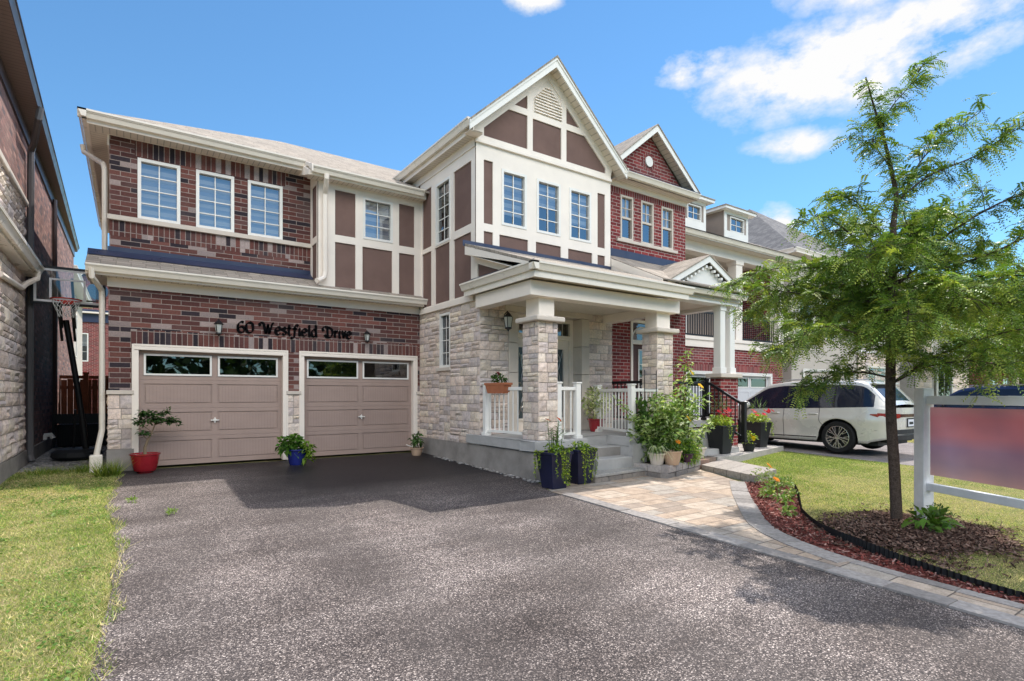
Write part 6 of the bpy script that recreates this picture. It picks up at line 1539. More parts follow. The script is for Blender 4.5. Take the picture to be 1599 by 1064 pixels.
    fast_mesh('crown', Q, C, M['leaf_tree'], t); return len(Q)
honey_locust()

# ------------------------------------------------------------------ grass
def grass(name, label, poly, box, n, seed, hmin, hmax, wid, excl=None, dens=None):
    rng = np.random.default_rng(seed); x = rng.uniform(box[0], box[2], n); y = box[1] + (box[3] - box[1]) * rng.random(n) ** (dens or 1.0); k = inside(poly, x, y)
    if excl is not None:
        fr__ = np.sqrt(((x - MD[0]) / 1.2) ** 2 + ((y - MD[1]) / .85) ** 2) + .22 * np.sin(5 * x) * np.cos(7 * y); k &= (fr__ > 1.0) | (rng.random(n) < np.clip((fr__ - .50) * 1.7, .08, 1))
    x, y = x[k], y[k]; m = len(x)
    f = np.zeros(m)
    for (fx, fy, ph, a) in ((1.1, .7, .3, 1), (2.3, 1.9, 1.7, .7), (.5, 3.1, 4.0, .7), (4.1, 3.7, 2.2, .4), (7.5, 6.1, .9, .55), (13.1, 11.7, 2.9, .5), (19.3, 23.0, .4, .35)): f += a * np.sin(fx * x + fy * y + ph) * np.cos(fy * 1.3 * x - fx * .8 * y + ph * 2)
    f = f / 1.6; 
    if name == 'lawn_grass_right' or seed == 202: f = f + np.clip((4.6 - y) * .55, -1.2, 1.0) * .9 - .1
    dry = 1 / (1 + np.exp(-(f * 2.6 + .25 + rng.normal(0, .8, m))))
    g = np.array([(.18, .27, .06)]) * rng.uniform(.45, 1.5, (m, 1)); d = np.array([(.68, .57, .33)]) * rng.uniform(.55, 1.3, (m, 1)); y_ = np.array([(.42, .46, .14)]) * rng.uniform(.6, 1.35, (m, 1))
    w_ = dry[:, None]; c = np.where(rng.random((m, 1)) < w_ * .85, d, np.where(rng.random((m, 1)) < .35, y_, g))
    h = rng.uniform(hmin, hmax, (m, 1)) * (1 - .35 * w_); b = np.stack([x, y, gzv(y) + .006], 1); lean = np.stack([rng.normal(0, .9, m), rng.normal(0, .9, m), np.ones(m)], 1); a = rng.uniform(0, 6.28, m); s = np.stack([np.cos(a), np.sin(a), np.zeros(m)], 1) * wid * rng.uniform(.6, 1.4, (m, 1))
    tag(fast_mesh('lawn_grass', np.stack([b - s, b + s, b + lean * h], 1), c, M['grass']), label, None, None, 'stuff')
grass('lawn_grass', 'short sunlit grass of the left lawn', LAWN_L, (-4.6, 2.6, -.1, 12.9), 330000, 201, .012, .036, .0030, None, 1.45)
grass('lawn_grass', 'patchy dry grass of the front lawn right of the mulch', LAWN_R, (5.4, .6, 13.4, 8.0), 340000, 202, .014, .040, .0036, mp)
rng = np.random.default_rng(230); P_ = []; D_ = []
for k in range(150):
    cx, cy = rng.uniform(-3.2, -.2), 2.8 + 8.0 * rng.random() ** 1.5; s = rng.uniform(.04, .16)
    for i in range(int(60 * s / .1)): P_.append([cx + rng.normal(0, s), cy + rng.normal(0, s), 0]); D_.append([rng.normal(), rng.normal(), rng.uniform(-.1, .3)])
P_ = np.array(P_); k = inside(LAWN_L, P_[:, 0], P_[:, 1]); P_ = P_[k]; D_ = np.array(D_)[k]; P_[:, 2] = gzv(P_[:, 1]) + rng.uniform(.012, .035, len(P_))
tag(fast_mesh('clover_weeds', leaves(P_, D_, .028, .022, rng, .1), shades(len(P_), rng, (.12, .22, .045), .4, (.20, .30, .07), .3), M['leaf']), 'clover and broad-leaved weeds in the left lawn', None, None, 'stuff')
# ragged fringe where the left lawn creeps over the tarmac
fr_poly = [(x - .06, y) for x, y in dl] + [(x + .07 + .05 * math.sin(7 * y), y) for x, y in dl[::-1]]
grass('lawn_grass', 'grass fringe creeping over the left drive edge', fr_poly, (-.5, 2.5, .2, 11.2), 16000, 203, .02, .06, .003)
far = [(19.0, -6), (21.2, -6), (21.4, 11), (19.3, 11)]
grass('lawn_grass', 'grass strip beyond the white car', far, (18.9, 3, 21.4, 11), 16000, 204, .03, .07, .006)
for k, (x, y, n, s, h) in enumerate(((-.30, 11.05, 420, .16, .30), (-.9, 11.9, 500, .5, .14))):
    rng = np.random.default_rng(210 + k); a = rng.uniform(0, 6.28, n); r_ = s * np.sqrt(rng.random(n)); b = np.stack([x + r_ * np.cos(a), y + r_ * np.sin(a) * .7, np.full(n, gz(y))], 1); le = np.stack([rng.normal(0, .5, n), rng.normal(-.1, .5, n), np.ones(n)], 1) * h * rng.uniform(.5, 1.1, (n, 1)); sd = np.stack([np.cos(a), np.sin(a), a * 0], 1) * .005
    g = fast_mesh('grass_tuft', np.stack([b - sd, b + sd, b + le], 1), shades(n, rng, (.16, .25, .045), .35, (.36, .38, .08), .3), M['grass']); tag(g, ('tall sunny grass tuft at the left corner of the garage', 'dark green shaded grass clump before the hoop')[k], 'grass tuft', None)
# pebbles along the foundation and in the side passage
def pebbles(name, label, pts, seed, r0, r1):
    rng = np.random.default_rng(seed); mb = MB(); 
    for (x, y, z) in pts:
        r_ = rng.uniform(r0, r1); k = rng.uniform(.55, 1.2); col = (.34 * k, .33 * k, .32 * k); a0 = rng.uniform(0, 6.28); n = 6; sx, sy, sz = rng.uniform(.8, 1.3), rng.uniform(.7, 1.1), rng.uniform(.5, .8)
        R_ = lambda k, f, h: (x + r_ * sx * f * math.cos(a0 + k * 1.0472), y + r_ * sy * f * math.sin(a0 + k * 1.0472), z + r_ * sz * h)
        for k in range(n):
            mb.face([R_(k, .8, -.2), R_(k + 1, .8, -.2), R_(k + 1, 1, .35), R_(k, 1, .35)], 0, None, col, True); mb.face([R_(k, 1, .35), R_(k + 1, 1, .35), R_(k + 1, .55, .85), R_(k, .55, .85)], 0, None, col, True)
        mb.face([R_(k, .55, .85) for k in range(6)], 0, None, col, True)
    return tag(mb.build(name, M['rubble']), label, None, None, 'stuff')
rng = np.random.default_rng(5)
pebbles('pebbles', 'pale pebbles along the porch foundation', [(5.40 + rng.normal(-.02, .035), y, gz(y) + .012) for y in rng.uniform(7.1, 10.6, 150)] + [(x, 7.14 + rng.normal(0, .03), gz(7.14) + .02) for x in rng.uniform(5.4, 6.1, 40)], 7, .012, .035)
pebbles('gravel', 'grey gravel in the side passage', [(x, y, -.012) for x, y in zip(rng.uniform(-1.65, -.34, 2600), 12.35 + 5 * rng.random(2600) ** 1.3)], 8, .014, .032)
# ------------------------------------------------------------------ cars
def carpaint(name, col, flake=.0, metal=.0, rough=.3):
    return painted(name, col, rough, .5, .03, 2, .05, .02, 30, metal, 1.0)
M['carwhite'] = carpaint('pearl_white_paint', (.60, .585, .555), 0, .15)
M['carblue'] = carpaint('dark_blue_paint', (.018, .026, .085), 0, .3)
M['carglass'] = painted('privacy_glass', (.010, .014, .030), .04, .6, .02, 2, .02, .0)
M['tail_dark'] = painted('smoked_tail_bar', (.055, .010, .012), .15, .5, .03)
M['tyre'] = painted('rubber', (.018, .018, .019), .85, .2, .15, 8)
M['alloy'] = painted('alloy', (.52, .51, .50), .25, .5, .05, 5, .05, .05, 60, .85)
M['blackplastic'] = painted('black_plastic', (.02, .02, .021), .55, .35, .08)
M['taillight'] = painted('tail_light', (.26, .010, .012), .12, .6, .05, 5, 0, .05, 40, 0, .5)
M['headlight'] = painted('head_light', (.5, .52, .55), .1, .6, .05, 5, 0, .05, 40, 0, .5)
M['plate'] = painted('number_plate', (.65, .67, .72), .4, .3, .03)
def interp(tab, x):
    if x <= tab[0][0]: return tab[0][1]
    for (a, b), (c, d) in zip(tab[:-1], tab[1:]):
        if x <= c:
            t = (x - a) / (c - a); t = t * t * (3 - 2 * t) if False else t; return b + (d - b) * t
    return tab[-1][1]
def smoothtab(tab):
    return lambda x: sum(interp(tab, x + d) * w for d, w in ((-.10, .15), (-.05, .2), (0, .3), (.05, .2), (.10, .15)))
def make_car(name, label, loc, rz, paint, Lr=-2.48, Lf=2.48, W=.99, axles=(-1.42, 1.48), RT_=.385, roofz=1.74, belt0=1.02, suv=True):
    """s runs from tail (Lr) to nose (Lf); z up; the car is built round the origin and then moved"""
    t = thing(name, label, 'car', (0, 0, 0)); Wt = W
    belt = smoothtab([(Lr, 1.10), (Lr + .3, 1.12), (-1.2, 1.08), (.6, 1.03), (1.05, 1.02), (1.35, 1.00), (Lf - .35, .93), (Lf - .05, .78), (Lf, .70)])
    rz_t = smoothtab([(Lr, 1.12), (Lr + .06, 1.16), (Lr + .50, 1.66), (Lr + .75, roofz - .02), (-.8, roofz), (.0, roofz - .01), (.45, roofz - .08), (1.28, 1.06), (1.6, .98), (Lf, .74)])
    half = smoothtab([(Lr, .80), (Lr + .12, .90), (Lr + .45, .97), (-1.4, .99), (1.5, .98), (Lf - .5, .93), (Lf - .15, .82), (Lf, .68)])
    def zb(s):
        z = .27 if Lr + .4 < s < Lf - .4 else (.30 + .10 * max(0, (abs(s) - abs(Lr) + .4) / .4))
        for a in axles:
            d = abs(s - a); ra = RT_ + .065
            if d < ra: z = max(z, RT_ + math.sqrt(max(0, ra * ra - d * d)) * .98)
        return z
    S = sorted({round(v, 4) for v in list(np.arange(Lr, Lf + .001, .06)) + [a + k * .03 for a in axles for k in range(-15, 16)] + [Lr, Lf]})
    S = [s for s in S if Lr <= s <= Lf]
    def xs(s, z):
        b = belt(s); h = half(s) * Wt / .99; f = max(0, min(1, (z - .25) / (b - .25)))
        prof = .955 + .045 * math.sin(min(1, f * 1.35) * math.pi / 2) - .05 * max(0, f - .72) / .28 * .8
        crease = .012 * math.exp(-((z - .80) / .07) ** 2)
        return h * prof + crease
    NR = 12; body = MB()
    for sgn in (-1, 1):
        for s0, s1 in zip(S[:-1], S[1:]):
            for j in range(NR):
                q = []
                for s, jj in ((s0, j), (s1, j), (s1, j + 1), (s0, j + 1)):
                    z = zb(s) + (belt(s) - zb(s)) * jj / NR; q.append((sgn * xs(s, z), s, z))
                body.face(q if sgn > 0 else q[::-1], 0, None, None, True)
            # wheel-arch lip
            q = [(sgn * xs(s0, zb(s0)), s0, zb(s0)), (sgn * xs(s1, zb(s1)), s1, zb(s1)), (sgn * (xs(s1, zb(s1)) - .30), s1, zb(s1)), (sgn * (xs(s0, zb(s0)) - .30), s0, zb(s0))]; body.face(q, 1)
    # tail and nose: a lofted end cap
    for s, d in ((Lr, -1), (Lf, 1)):
        for j in range(NR):
            z0 = zb(s) + (belt(s) - zb(s)) * j / NR; z1 = zb(s) + (belt(s) - zb(s)) * (j + 1) / NR; n = 10
            bul = lambda u, z: s + d * (.10 * (1 - u * u)) * math.sin(min(1, max(0, (z - .25) / .5)) * math.pi / 2)
            for k in range(n):
                u0, u1 = -1 + 2 * k / n, -1 + 2 * (k + 1) / n
                body.face([(u0 * xs(s, z0), bul(u0, z0), z0), (u1 * xs(s, z0), bul(u1, z0), z0), (u1 * xs(s, z1), bul(u1, z1), z1), (u0 * xs(s, z1), bul(u0, z1), z1)], 0, None, None, True)
    # upper body: from the beltline in to the roof
    ROWS = 7
    def up(s, f):
        b, r = belt(s), max(rz_t(s), belt(s) + .002); h = xs(s, b); H_ = r - b; z = b + H_ * min(1, f); inn = .20 * min(1, H_ / .65) * (f ** 1.25); return (h - .015 * min(1, f * 8) - inn * 1.0, s, z)
    glass = MB(); Gs0, Gs1 = Lr + .62, 1.02
    pill = [(Lr + 1.16, .03), (-.18, .05)]
    for sgn in (-1, 1):
        for s0, s1 in zip(S[:-1], S[1:]):
            for j in range(ROWS):
                f0, f1 = j / ROWS, (j + 1) / ROWS; q = []
                for s, f in ((s0, f0), (s1, f0), (s1, f1), (s0, f1)): x, y, z = up(s, f); q.append((sgn * x, y, z))
                sm = (s0 + s1) / 2; Hh = rz_t(sm) - belt(sm); zt = up(sm, f1)[2]; g = Gs0 - .30 < sm < Gs1 and .04 < f0 + .06 and f1 <= 6.01 / 7 and Hh > .12
                if sm > .5 and f1 > .86: g = False
                if g:
                    pl = any(abs(sm - p) < w for p, w in pill); (glass if not pl else body).face(q if sgn > 0 else q[::-1], 0 if not pl else 1, None, None, True)
                else: body.face(q if sgn > 0 else q[::-1], 0, None, None, True)
    ends = MB()
    for s0, s1 in zip(S[:-1], S[1:]):                            # across the roof, screens, bonnet and tailgate
        n = 8; a, b = up(s0, 1), up(s1, 1); sm = (s0 + s1) / 2; steep = abs(b[2] - a[2]) / (s1 - s0)
        g = steep > .35 and 1.1 < (a[2] + b[2]) / 2 < roofz - .10 and Lr + .10 < sm < 1.3
        for k in range(n):
            u0, u1 = -1 + 2 * k / n, -1 + 2 * (k + 1) / n; cr = lambda u: .035 * (1 - u * u)
            edge = k in (0, n - 1)
            (ends if g and not edge else body).face([(u0 * a[0], s0, a[2] + cr(u0)), (u1 * a[0], s0, a[2] + cr(u1)), (u1 * b[0], s1, b[2] + cr(u1)), (u0 * b[0], s1, b[2] + cr(u0))], 0 if not (g and edge) else 0, None, None, True)
    bo = body.build('body', [M[paint], M['blackplastic']], t, merge=True)
    glass.split('side_window', M['carglass'], t, merge=True); ends.build('windscreen', M['carglass'], t, merge=True)
    inn = MB(); inn.box(-.70, Lr + .5, .6, .70, .9, 1.22); 
    for s in (-.75, .30):
        for x in (-.38, .38): inn.box(x - .24, s - .10, 1.1, x + .24, s + .06, 1.52)
    inn.build('cabin', M['blackplastic'], t, bevel=.04)
    pan = MB(); pan.box(-.80, Lr + .25, .22, .80, Lf - .25, .42); pan.box(-.66, Lr + .1, .3, .66, Lf - .1, .75); pan.build('underbody', M['blackplastic'], t)
    # door seams, handles, sill strip
    sm_ = MB()
    for s, z0, z1 in ((1.12, .36, belt(1.12)), (-.10, .33, belt(-.1)), (-1.0, .62, belt(-1.0))):
        for sg in (-1, 1): sm_.tube([(sg * (xs(s, z0 + (z1 - z0) * k / 8) + .001), s - (.16 * (1 - k / 3) ** 2 if s < -.5 and k < 3 else 0), z0 + (z1 - z0) * k / 8) for k in range(9)], .006, 5)
    for sg in (-1, 1): sm_.tube([(sg * (xs(s, .36) + .002), s, .36) for s in np.linspace(axles[0] + .5, axles[1] - .5, 12)], .012, 5)
    sm_.build('door_seam', M['blackplastic'], t)
    for sg in (-1, 1):
        for s in (.12, -.86):
            m = MB(); x = sg * (xs(s, .93) + .012); m.tube([(x - sg * .012, s - .11, .93), (x + sg * .012, s - .07, .935), (x + sg * .012, s + .07, .935), (x - sg * .012, s + .11, .93)], .014, 8); m.build('door_handle', M[paint], t)
        m = MB(); xm = sg * (xs(.92, 1.05)); m.lathe([(0, -.13), (.07, -.11), (.10, -.03), (.095, .06), (.06, .11), (0, .12)], (xm + sg * .13, .90, 1.13), 12, axis='x'); m.build('mirror', M[paint], t); m = MB(); m.bar((xm - sg * .02, .9, 1.04), (xm + sg * .1, .9, 1.08), .05, .05); m.build('mirror_stalk', M['blackplastic'], t)
        m = MB(); m.tube([(sg * (up(s, 1)[0] - .05), s, up(s, 1)[2] + .05) for s in np.linspace(Lr + .9, .25, 12)], .018, 6); m.build('roof_rail', M['alloy'] if suv else M['blackplastic'], t)
        m = MB()                                               # tail light wraps the corner
        A = [(Lr + .36, .945), (Lr + .22, .935), (Lr + .06, .925), (Lr - .0, .92)]
        for (s0, z0), (s1, z1) in zip(A[:-1], A[1:]):
            h0, h1 = (.010 if s0 > Lr + .3 else (.045 if s0 > Lr + .2 else .08)), (.045 if s1 > Lr + .2 else .08)
            m.face([(sg * (xs(s0, z0) + .008), s0, z0 - h0), (sg * (xs(s1, z1) + .010), s1, z1 - h1), (sg * (xs(s1, z1) + .010), s1, z1 + h1 * .6), (sg * (xs(s0, z0) + .008), s0, z0 + h0)])
        x0 = xs(Lr, .92); m.face([(sg * (x0 + .008), Lr - .005, .845), (sg * (x0 * .62), Lr - .085, .87), (sg * (x0 * .62), Lr - .085, .965), (sg * (x0 + .008), Lr - .005, .965)]); m.build('tail_light', M['taillight'], t)
        m = MB(); m.face([(sg * (xs(Lf - .30, .78) + .006), Lf - .30, .74), (sg * (xs(Lf - .02, .72) + .006), Lf - .02, .70), (sg * (xs(Lf - .02, .72) + .004), Lf - .02, .76), (sg * (xs(Lf - .30, .80) + .006), Lf - .30, .84)]); m.build('headlight', M['headlight'], t)
        m = MB()
        for pts in ([(Lr + .55, .50), (Lr + .02, .52), (Lr + .02, .60), (Lr + .25, .585)],): m.face([(sg * (xs(s, z) + .007), s, z) for s, z in pts])
        m.build('bumper_trim', M['blackplastic'], t)
    m = MB(); x0 = xs(Lr, .9) * .62; n = 8
    for k in range(n):
        u0, u1 = -1 + 2 * k / n, -1 + 2 * (k + 1) / n; b_ = lambda u: Lr - .10 * (1 - (u * .62) ** 2) - .006; m.face([(u0 * x0, b_(u0), .885), (u1 * x0, b_(u1), .885), (u1 * x0, b_(u1), .955), (u0 * x0, b_(u0), .955)])
    m.build('tail_bar', M['tail_dark'], t)
    m = MB()
    for k in range(n):
        u0, u1 = -1 + 2 * k / n, -1 + 2 * (k + 1) / n; b_ = lambda u, z: Lr - .10 * (1 - u * u) * .98 - .008
        m.face([(u0 * .80, b_(u0, 0), .50), (u1 * .80, b_(u1, 0), .50), (u1 * .80, b_(u1, 0), .60), (u0 * .80, b_(u0, 0), .60)]); m.face([(u0 * .76, b_(u0, 0) + .004, .36), (u1 * .76, b_(u1, 0) + .004, .36), (u1 * .78, b_(u1, 0) - .004, .47), (u0 * .78, b_(u0, 0) - .004, .47)], 0)
    m.build('rear_bumper', M['blackplastic'], t)
    m = MB(); m.box(-.16, Lr - .118, .67, .16, Lr - .104, .83); pl = m.build('number_plate', M['plate'], t); m = MB(); m.box(-.19, Lr - .112, .65, .19, Lr - .10, .86); m.box(-.11, Lr - .121, .715, .11, Lr - .1185, .775); m.build('plate_surround', M['blackplastic'], pl)
    m = MB(); m.box(-.62, Lr + .36, roofz - .10, .62, Lr + .50, roofz - .05); m.build('roof_spoiler', M[paint], t, bevel=.02)
    # wheels
    for a in axles:
        for sg in (-1, 1):
            c = Vector((sg * (Wt - .125), a, RT_)); m = MB()
            m.lathe([(RT_ - .115, -.11), (RT_ - .03, -.115), (RT_ - .008, -.09), (RT_, -.05), (RT_, .05), (RT_ - .008, .09), (RT_ - .03, .115), (RT_ - .115, .11)], c, 40, axis='x'); wh = m.build('wheel', M['tyre'], t)
            m = MB(); rr_ = RT_ - .112; m.lathe([(rr_ + .004, .108), (rr_ - .018, .112), (rr_ - .03, .09), (rr_ - .035, -.08)] if sg > 0 else [(rr_ + .004, -.108), (rr_ - .018, -.112), (rr_ - .03, -.09), (rr_ - .035, .08)], c, 40, axis='x')
            o = sg * .10
            for k in range(10):
                an = 2 * math.pi * k / 10; P = lambda r, da: c + Vector((o, r * math.cos(an + da), r * math.sin(an + da)))
                m.bar(P(.045, 0), P(rr_ - .01, .16 if k % 2 else -.16), .02, .03, 0, (1, 0, 0)); m.bar(P(rr_ * .5, .0), P(rr_ - .01, -.10 if k % 2 else .10), .016, .026, 0, (1, 0, 0))
            m.lathe([(0, o + sg * .018), (.045, o + sg * .015), (.06, o - sg * .01)], c, 16, axis='x'); m.build('rim', M['alloy'], wh)
            m = MB(); m.lathe([(0, sg * .02), (rr_ - .03, sg * .02)], c, 24, axis='x'); m.build('brake_disc', M['blackplastic'], wh)
    t.location = loc; t.rotation_euler = (0, 0, rz); return t
make_car('parked_suv', 'white seven-seat SUV parked nose-in before the white garage door', (14.9, 7.86, gz(7.86) + .01), R(0), 'carwhite', W=1.0)
make_car('parked_car', 'dark blue SUV parked on the drive beyond the white SUV', (22.9, 6.0, gz(6.0) + .01), R(0), 'carblue', roofz=1.72)

# ------------------------------------------------------------------ for-sale style sign
def signpanel():
    t = NT('sign_print'); u, v = t.sepuv()
    a = t.ramp(v, [(0, (.86, .52, .46)), (.20, (.60, .38, .43)), (.42, (.56, .33, .43)), (.60, (.85, .33, .36)), (.85, (.92, .32, .34)), (1, (.90, .42, .42))])
    b = t.ramp(t.math('ADD', u, t.math('MULTIPLY', v, .12)), [(0, (1.0, .95, .95)), (.25, (1.12, 1.15, 1.25)), (.5, (1.05, .95, .95)), (.75, (.80, .75, .78)), (1, (.82, .68, .68))])
    d = t.noise(1.7, 2, .5, t.comb(u, v, 0)); c = t.mix(1.0, a, b, 'MULTIPLY'); c = t.mix(1.0, c, t.ramp(d, [(.3, (.85, .85, .9)), (.7, (1.15, 1.12, 1.1))]), 'MULTIPLY')
    return t.done(t.principled(c, .45, .3))
t = thing('real_estate_sign', 'white timber post sign with blurred red and purple panel on the lawn', 'sign', (7.84, 2.64, gz(2.64))); P0 = Vector((7.84, 2.64, 0)); dv = Vector((-.46, -.888, 0)).normalized()
M['signwood'] = painted('white_painted_timber', (.74, .74, .76), .55, .3, .08, 5, .35, .5, 40)
def obar(mb, a, d, L, n0, n1, z0, z1):
    n = Vector((-d.y, d.x, 0)); q = [a + n * n0, a + d * L + n * n0, a + d * L + n * n1, a + n * n1]; mb.prism([(v.x, v.y, z1) for v in q], (0, 0, z0 - z1))
m = MB(); obar(m, P0 - dv * .07, dv, .14, -.07, .07, gz(2.64) - .05, 1.37); m.build('post', M['signwood'], t, bevel=.008)
m = MB(); obar(m, P0 + dv * .075, dv, 1.75, -.045, .045, 1.18, 1.28); m.build('top_rail', M['signwood'], t, bevel=.006)
m = MB(); obar(m, P0 + dv * .075, dv, 1.70, -.035, .035, .155, .245); m.build('bottom_rail', M['signwood'], t, bevel=.006)
m = MB(); n = Vector((-dv.y, dv.x, 0)); a, b = P0 + dv * .10, P0 + dv * 1.68
for off, fl in ((-.012, 1), (.012, -1)):
    q = [a + n * off, b + n * off]; pts = [(q[0].x, q[0].y, .345), (q[1].x, q[1].y, .345), (q[1].x, q[1].y, 1.145), (q[0].x, q[0].y, 1.145)]; m.face(pts, 0, [(0, 0), (1.3, 0), (1.3, 1), (0, 1)])
m.build('panel', signpanel(), t)
m = MB()
for s in (.25, 1.45): m.tube([P0 + dv * s + Vector((0, 0, 1.18)), P0 + dv * s + Vector((0, 0, 1.14))], .008, 6)
m.build('hanger', M['black'], t)
m = MB(); c = P0 + n * .085 + Vector((0, 0, gz(2.64))); m.box(c.x - .05, c.y - .02, gz(2.64) - .05, c.x + .02, c.y + .03, gz(2.64) + .2); m.build('stake', M['woodstem'], t)

# ------------------------------------------------------------------ basketball hoop
HB = Vector((-.80, 13.85, -.02)); t = thing('basketball_hoop', 'portable basketball hoop with clear backboard and dark leaning pole in the side passage', 'basketball hoop', HB)
M['clear'] = glassmat('acrylic', (.80, .84, .87), .06, .02, .0)
m = MB(); m.lathe([(0, .05), (.36, .04), (.42, .10), (.40, .18), (.30, .24), (.1, .26), (0, .26)], (-.88, 14.0, -.02), 20); m.build('base', M['charcoal'], t)
m = MB(); m.tube([(-.72, 13.88, .18), (-.86, 13.86, 1.4), (-1.04, 13.82, 2.75)], .050, 10); m.tube([(-.73, 13.88, .2), (-.79, 13.87, .8)], .056, 10); m.build('pole', M['black'], t)
m = MB()
for z, zz_ in ((2.35, 2.98), (2.6, 3.5)):
    for x in (-.10, .10): m.bar((-1.0 + x, 13.84, z), (-1.02 + x, 13.42, zz_), .04, .04)
m.bar((-.94, 14.05, .2), (-.90, 13.9, 1.0), .035, .035); m.split('arm', M['black'], t)
by = 13.38; fb = front(by); x0, x1, z0, z1 = -1.52, -.40, 2.98, 3.70
m = MB()
for q in ((x0, z0, x1, z0 + .045), (x0, z1 - .045, x1, z1), (x0, z0 + .045, x0 + .045, z1 - .045), (x1 - .045, z0 + .045, x1, z1 - .045)): fbox(m, fb, *q, -.03, .012)
bb = m.build('backboard', M['black'], t)
m = MB()
for q in ((x0 + .047, z0 + .047, x1 - .047, z0 + .087), (x0 + .047, z1 - .087, x1 - .047, z1 - .047), (x0 + .047, z0 + .087, x0 + .087, z1 - .087), (x1 - .087, z0 + .087, x1 - .047, z1 - .087)): fbox(m, fb, *q, -.004, .006)
xm = (x0 + x1) / 2 - .02
for q in ((xm - .27, z0 + .10, xm - .235, z0 + .50), (xm + .235, z0 + .10, xm + .27, z0 + .50), (xm - .235, z0 + .465, xm + .235, z0 + .50), (xm - .235, z0 + .10, xm + .235, z0 + .13)): fbox(m, fb, *q, -.004, .006)
m.build('board_marking', M['signwood'], bb)
m = MB(); m.face([fb(x0 + .04, z0 + .04), fb(x1 - .04, z0 + .04), fb(x1 - .04, z1 - .04), fb(x0 + .04, z1 - .04)]); m.build('board_pane', M['clear'], bb)
m = MB(); fbox(m, fb, x1 - .30, z0 + .10, x1 - .12, z0 + .13, .0005, .004); m.build('maker_strip', M['black'], bb)
m = MB(); rc = Vector((xm, by - .30, 3.05)); m.tube([rc + Vector((.228 * math.cos(a), .228 * math.sin(a), 0)) for a in np.linspace(0, 6.2832, 33)], .012, 8); m.box(xm - .1, by - .09, 3.0, xm + .1, by - .013, 3.07); m.build('rim', painted('orange_red_rim', (.50, .035, .02), .4, .4), t)
m = MB(); NN = 12
for k in range(NN):
    for sg in (-1, 1):
        pts = []
        for i in range(5):
            a = 2 * math.pi * (k + sg * i * .5) / NN; r_ = .222 - .030 * i if i < 4 else .115; pts.append(rc + Vector((r_ * math.cos(a), r_ * math.sin(a), -.08 * i)))
        m.tube(pts, .0045, 5, 0, None, False)
m.build('net', painted('white_cord', (.75, .75, .73), .8, .1), t)

# ------------------------------------------------------------------ side passage: fence and black mesh barrier
M['fencewood'] = painted('stained_cedar', (.17, .062, .032), .75, .2, .25, 6, .3, .5, 60)
t = thing('wooden_fence', 'reddish stained wooden fence with lattice closing the side passage', 'fence', (-1.0, 19.4, 0)); r = random.Random(2)
x = -1.7
while x < -.28:
    w = .135; m = MB(); k = r.uniform(-.02, .02); m.box(x, 19.40 + r.uniform(-.01, .01), 0, x + w - .008, 19.43, 1.72 + k); m.build('fence_board', M['fencewood'], t); x += w
for xx in (-1.02, -.36): m = MB(); m.box(xx - .055, 19.33, 0, xx + .055, 19.44, 1.88); m.box(xx - .075, 19.31, 1.88, xx + .075, 19.46, 1.92); m.build('fence_post', M['fencewood'], t)
m = MB()
for z in (.35, 1.45, 1.74): m.box(-1.7, 19.44, z, -.28, 19.48, z + .09)
m.split('fence_rail', M['fencewood'], t)
t = thing('mesh_barrier', 'black mesh garden barrier standing behind the hoop base', 'barrier', (-.95, 17.5, 0)); m = MB()
for x in np.arange(-1.55, -.42, .05): m.bar((x, 17.5, .02), (x, 17.5, .80), .006, .006, 0, (0, 1, 0))
for z in np.arange(.05, .80, .05): m.bar((-1.55, 17.5, z), (-.42, 17.5, z), .006, .006)
m.build('mesh_panel', M['black'], t); m = MB(); m.box(-1.57, 17.48, .58, -.40, 17.52, .82); m.box(-1.57, 17.48, .0, -1.53, 17.52, .58); m.box(-.44, 17.48, .0, -.40, 17.52, .58); m.build('barrier_frame', M['black'], t)
m = MB(); m.box(-1.5, 17.6, .0, -.46, 18.1, .56); m.build('stored_bin', M['charcoal'], t, bevel=.04)

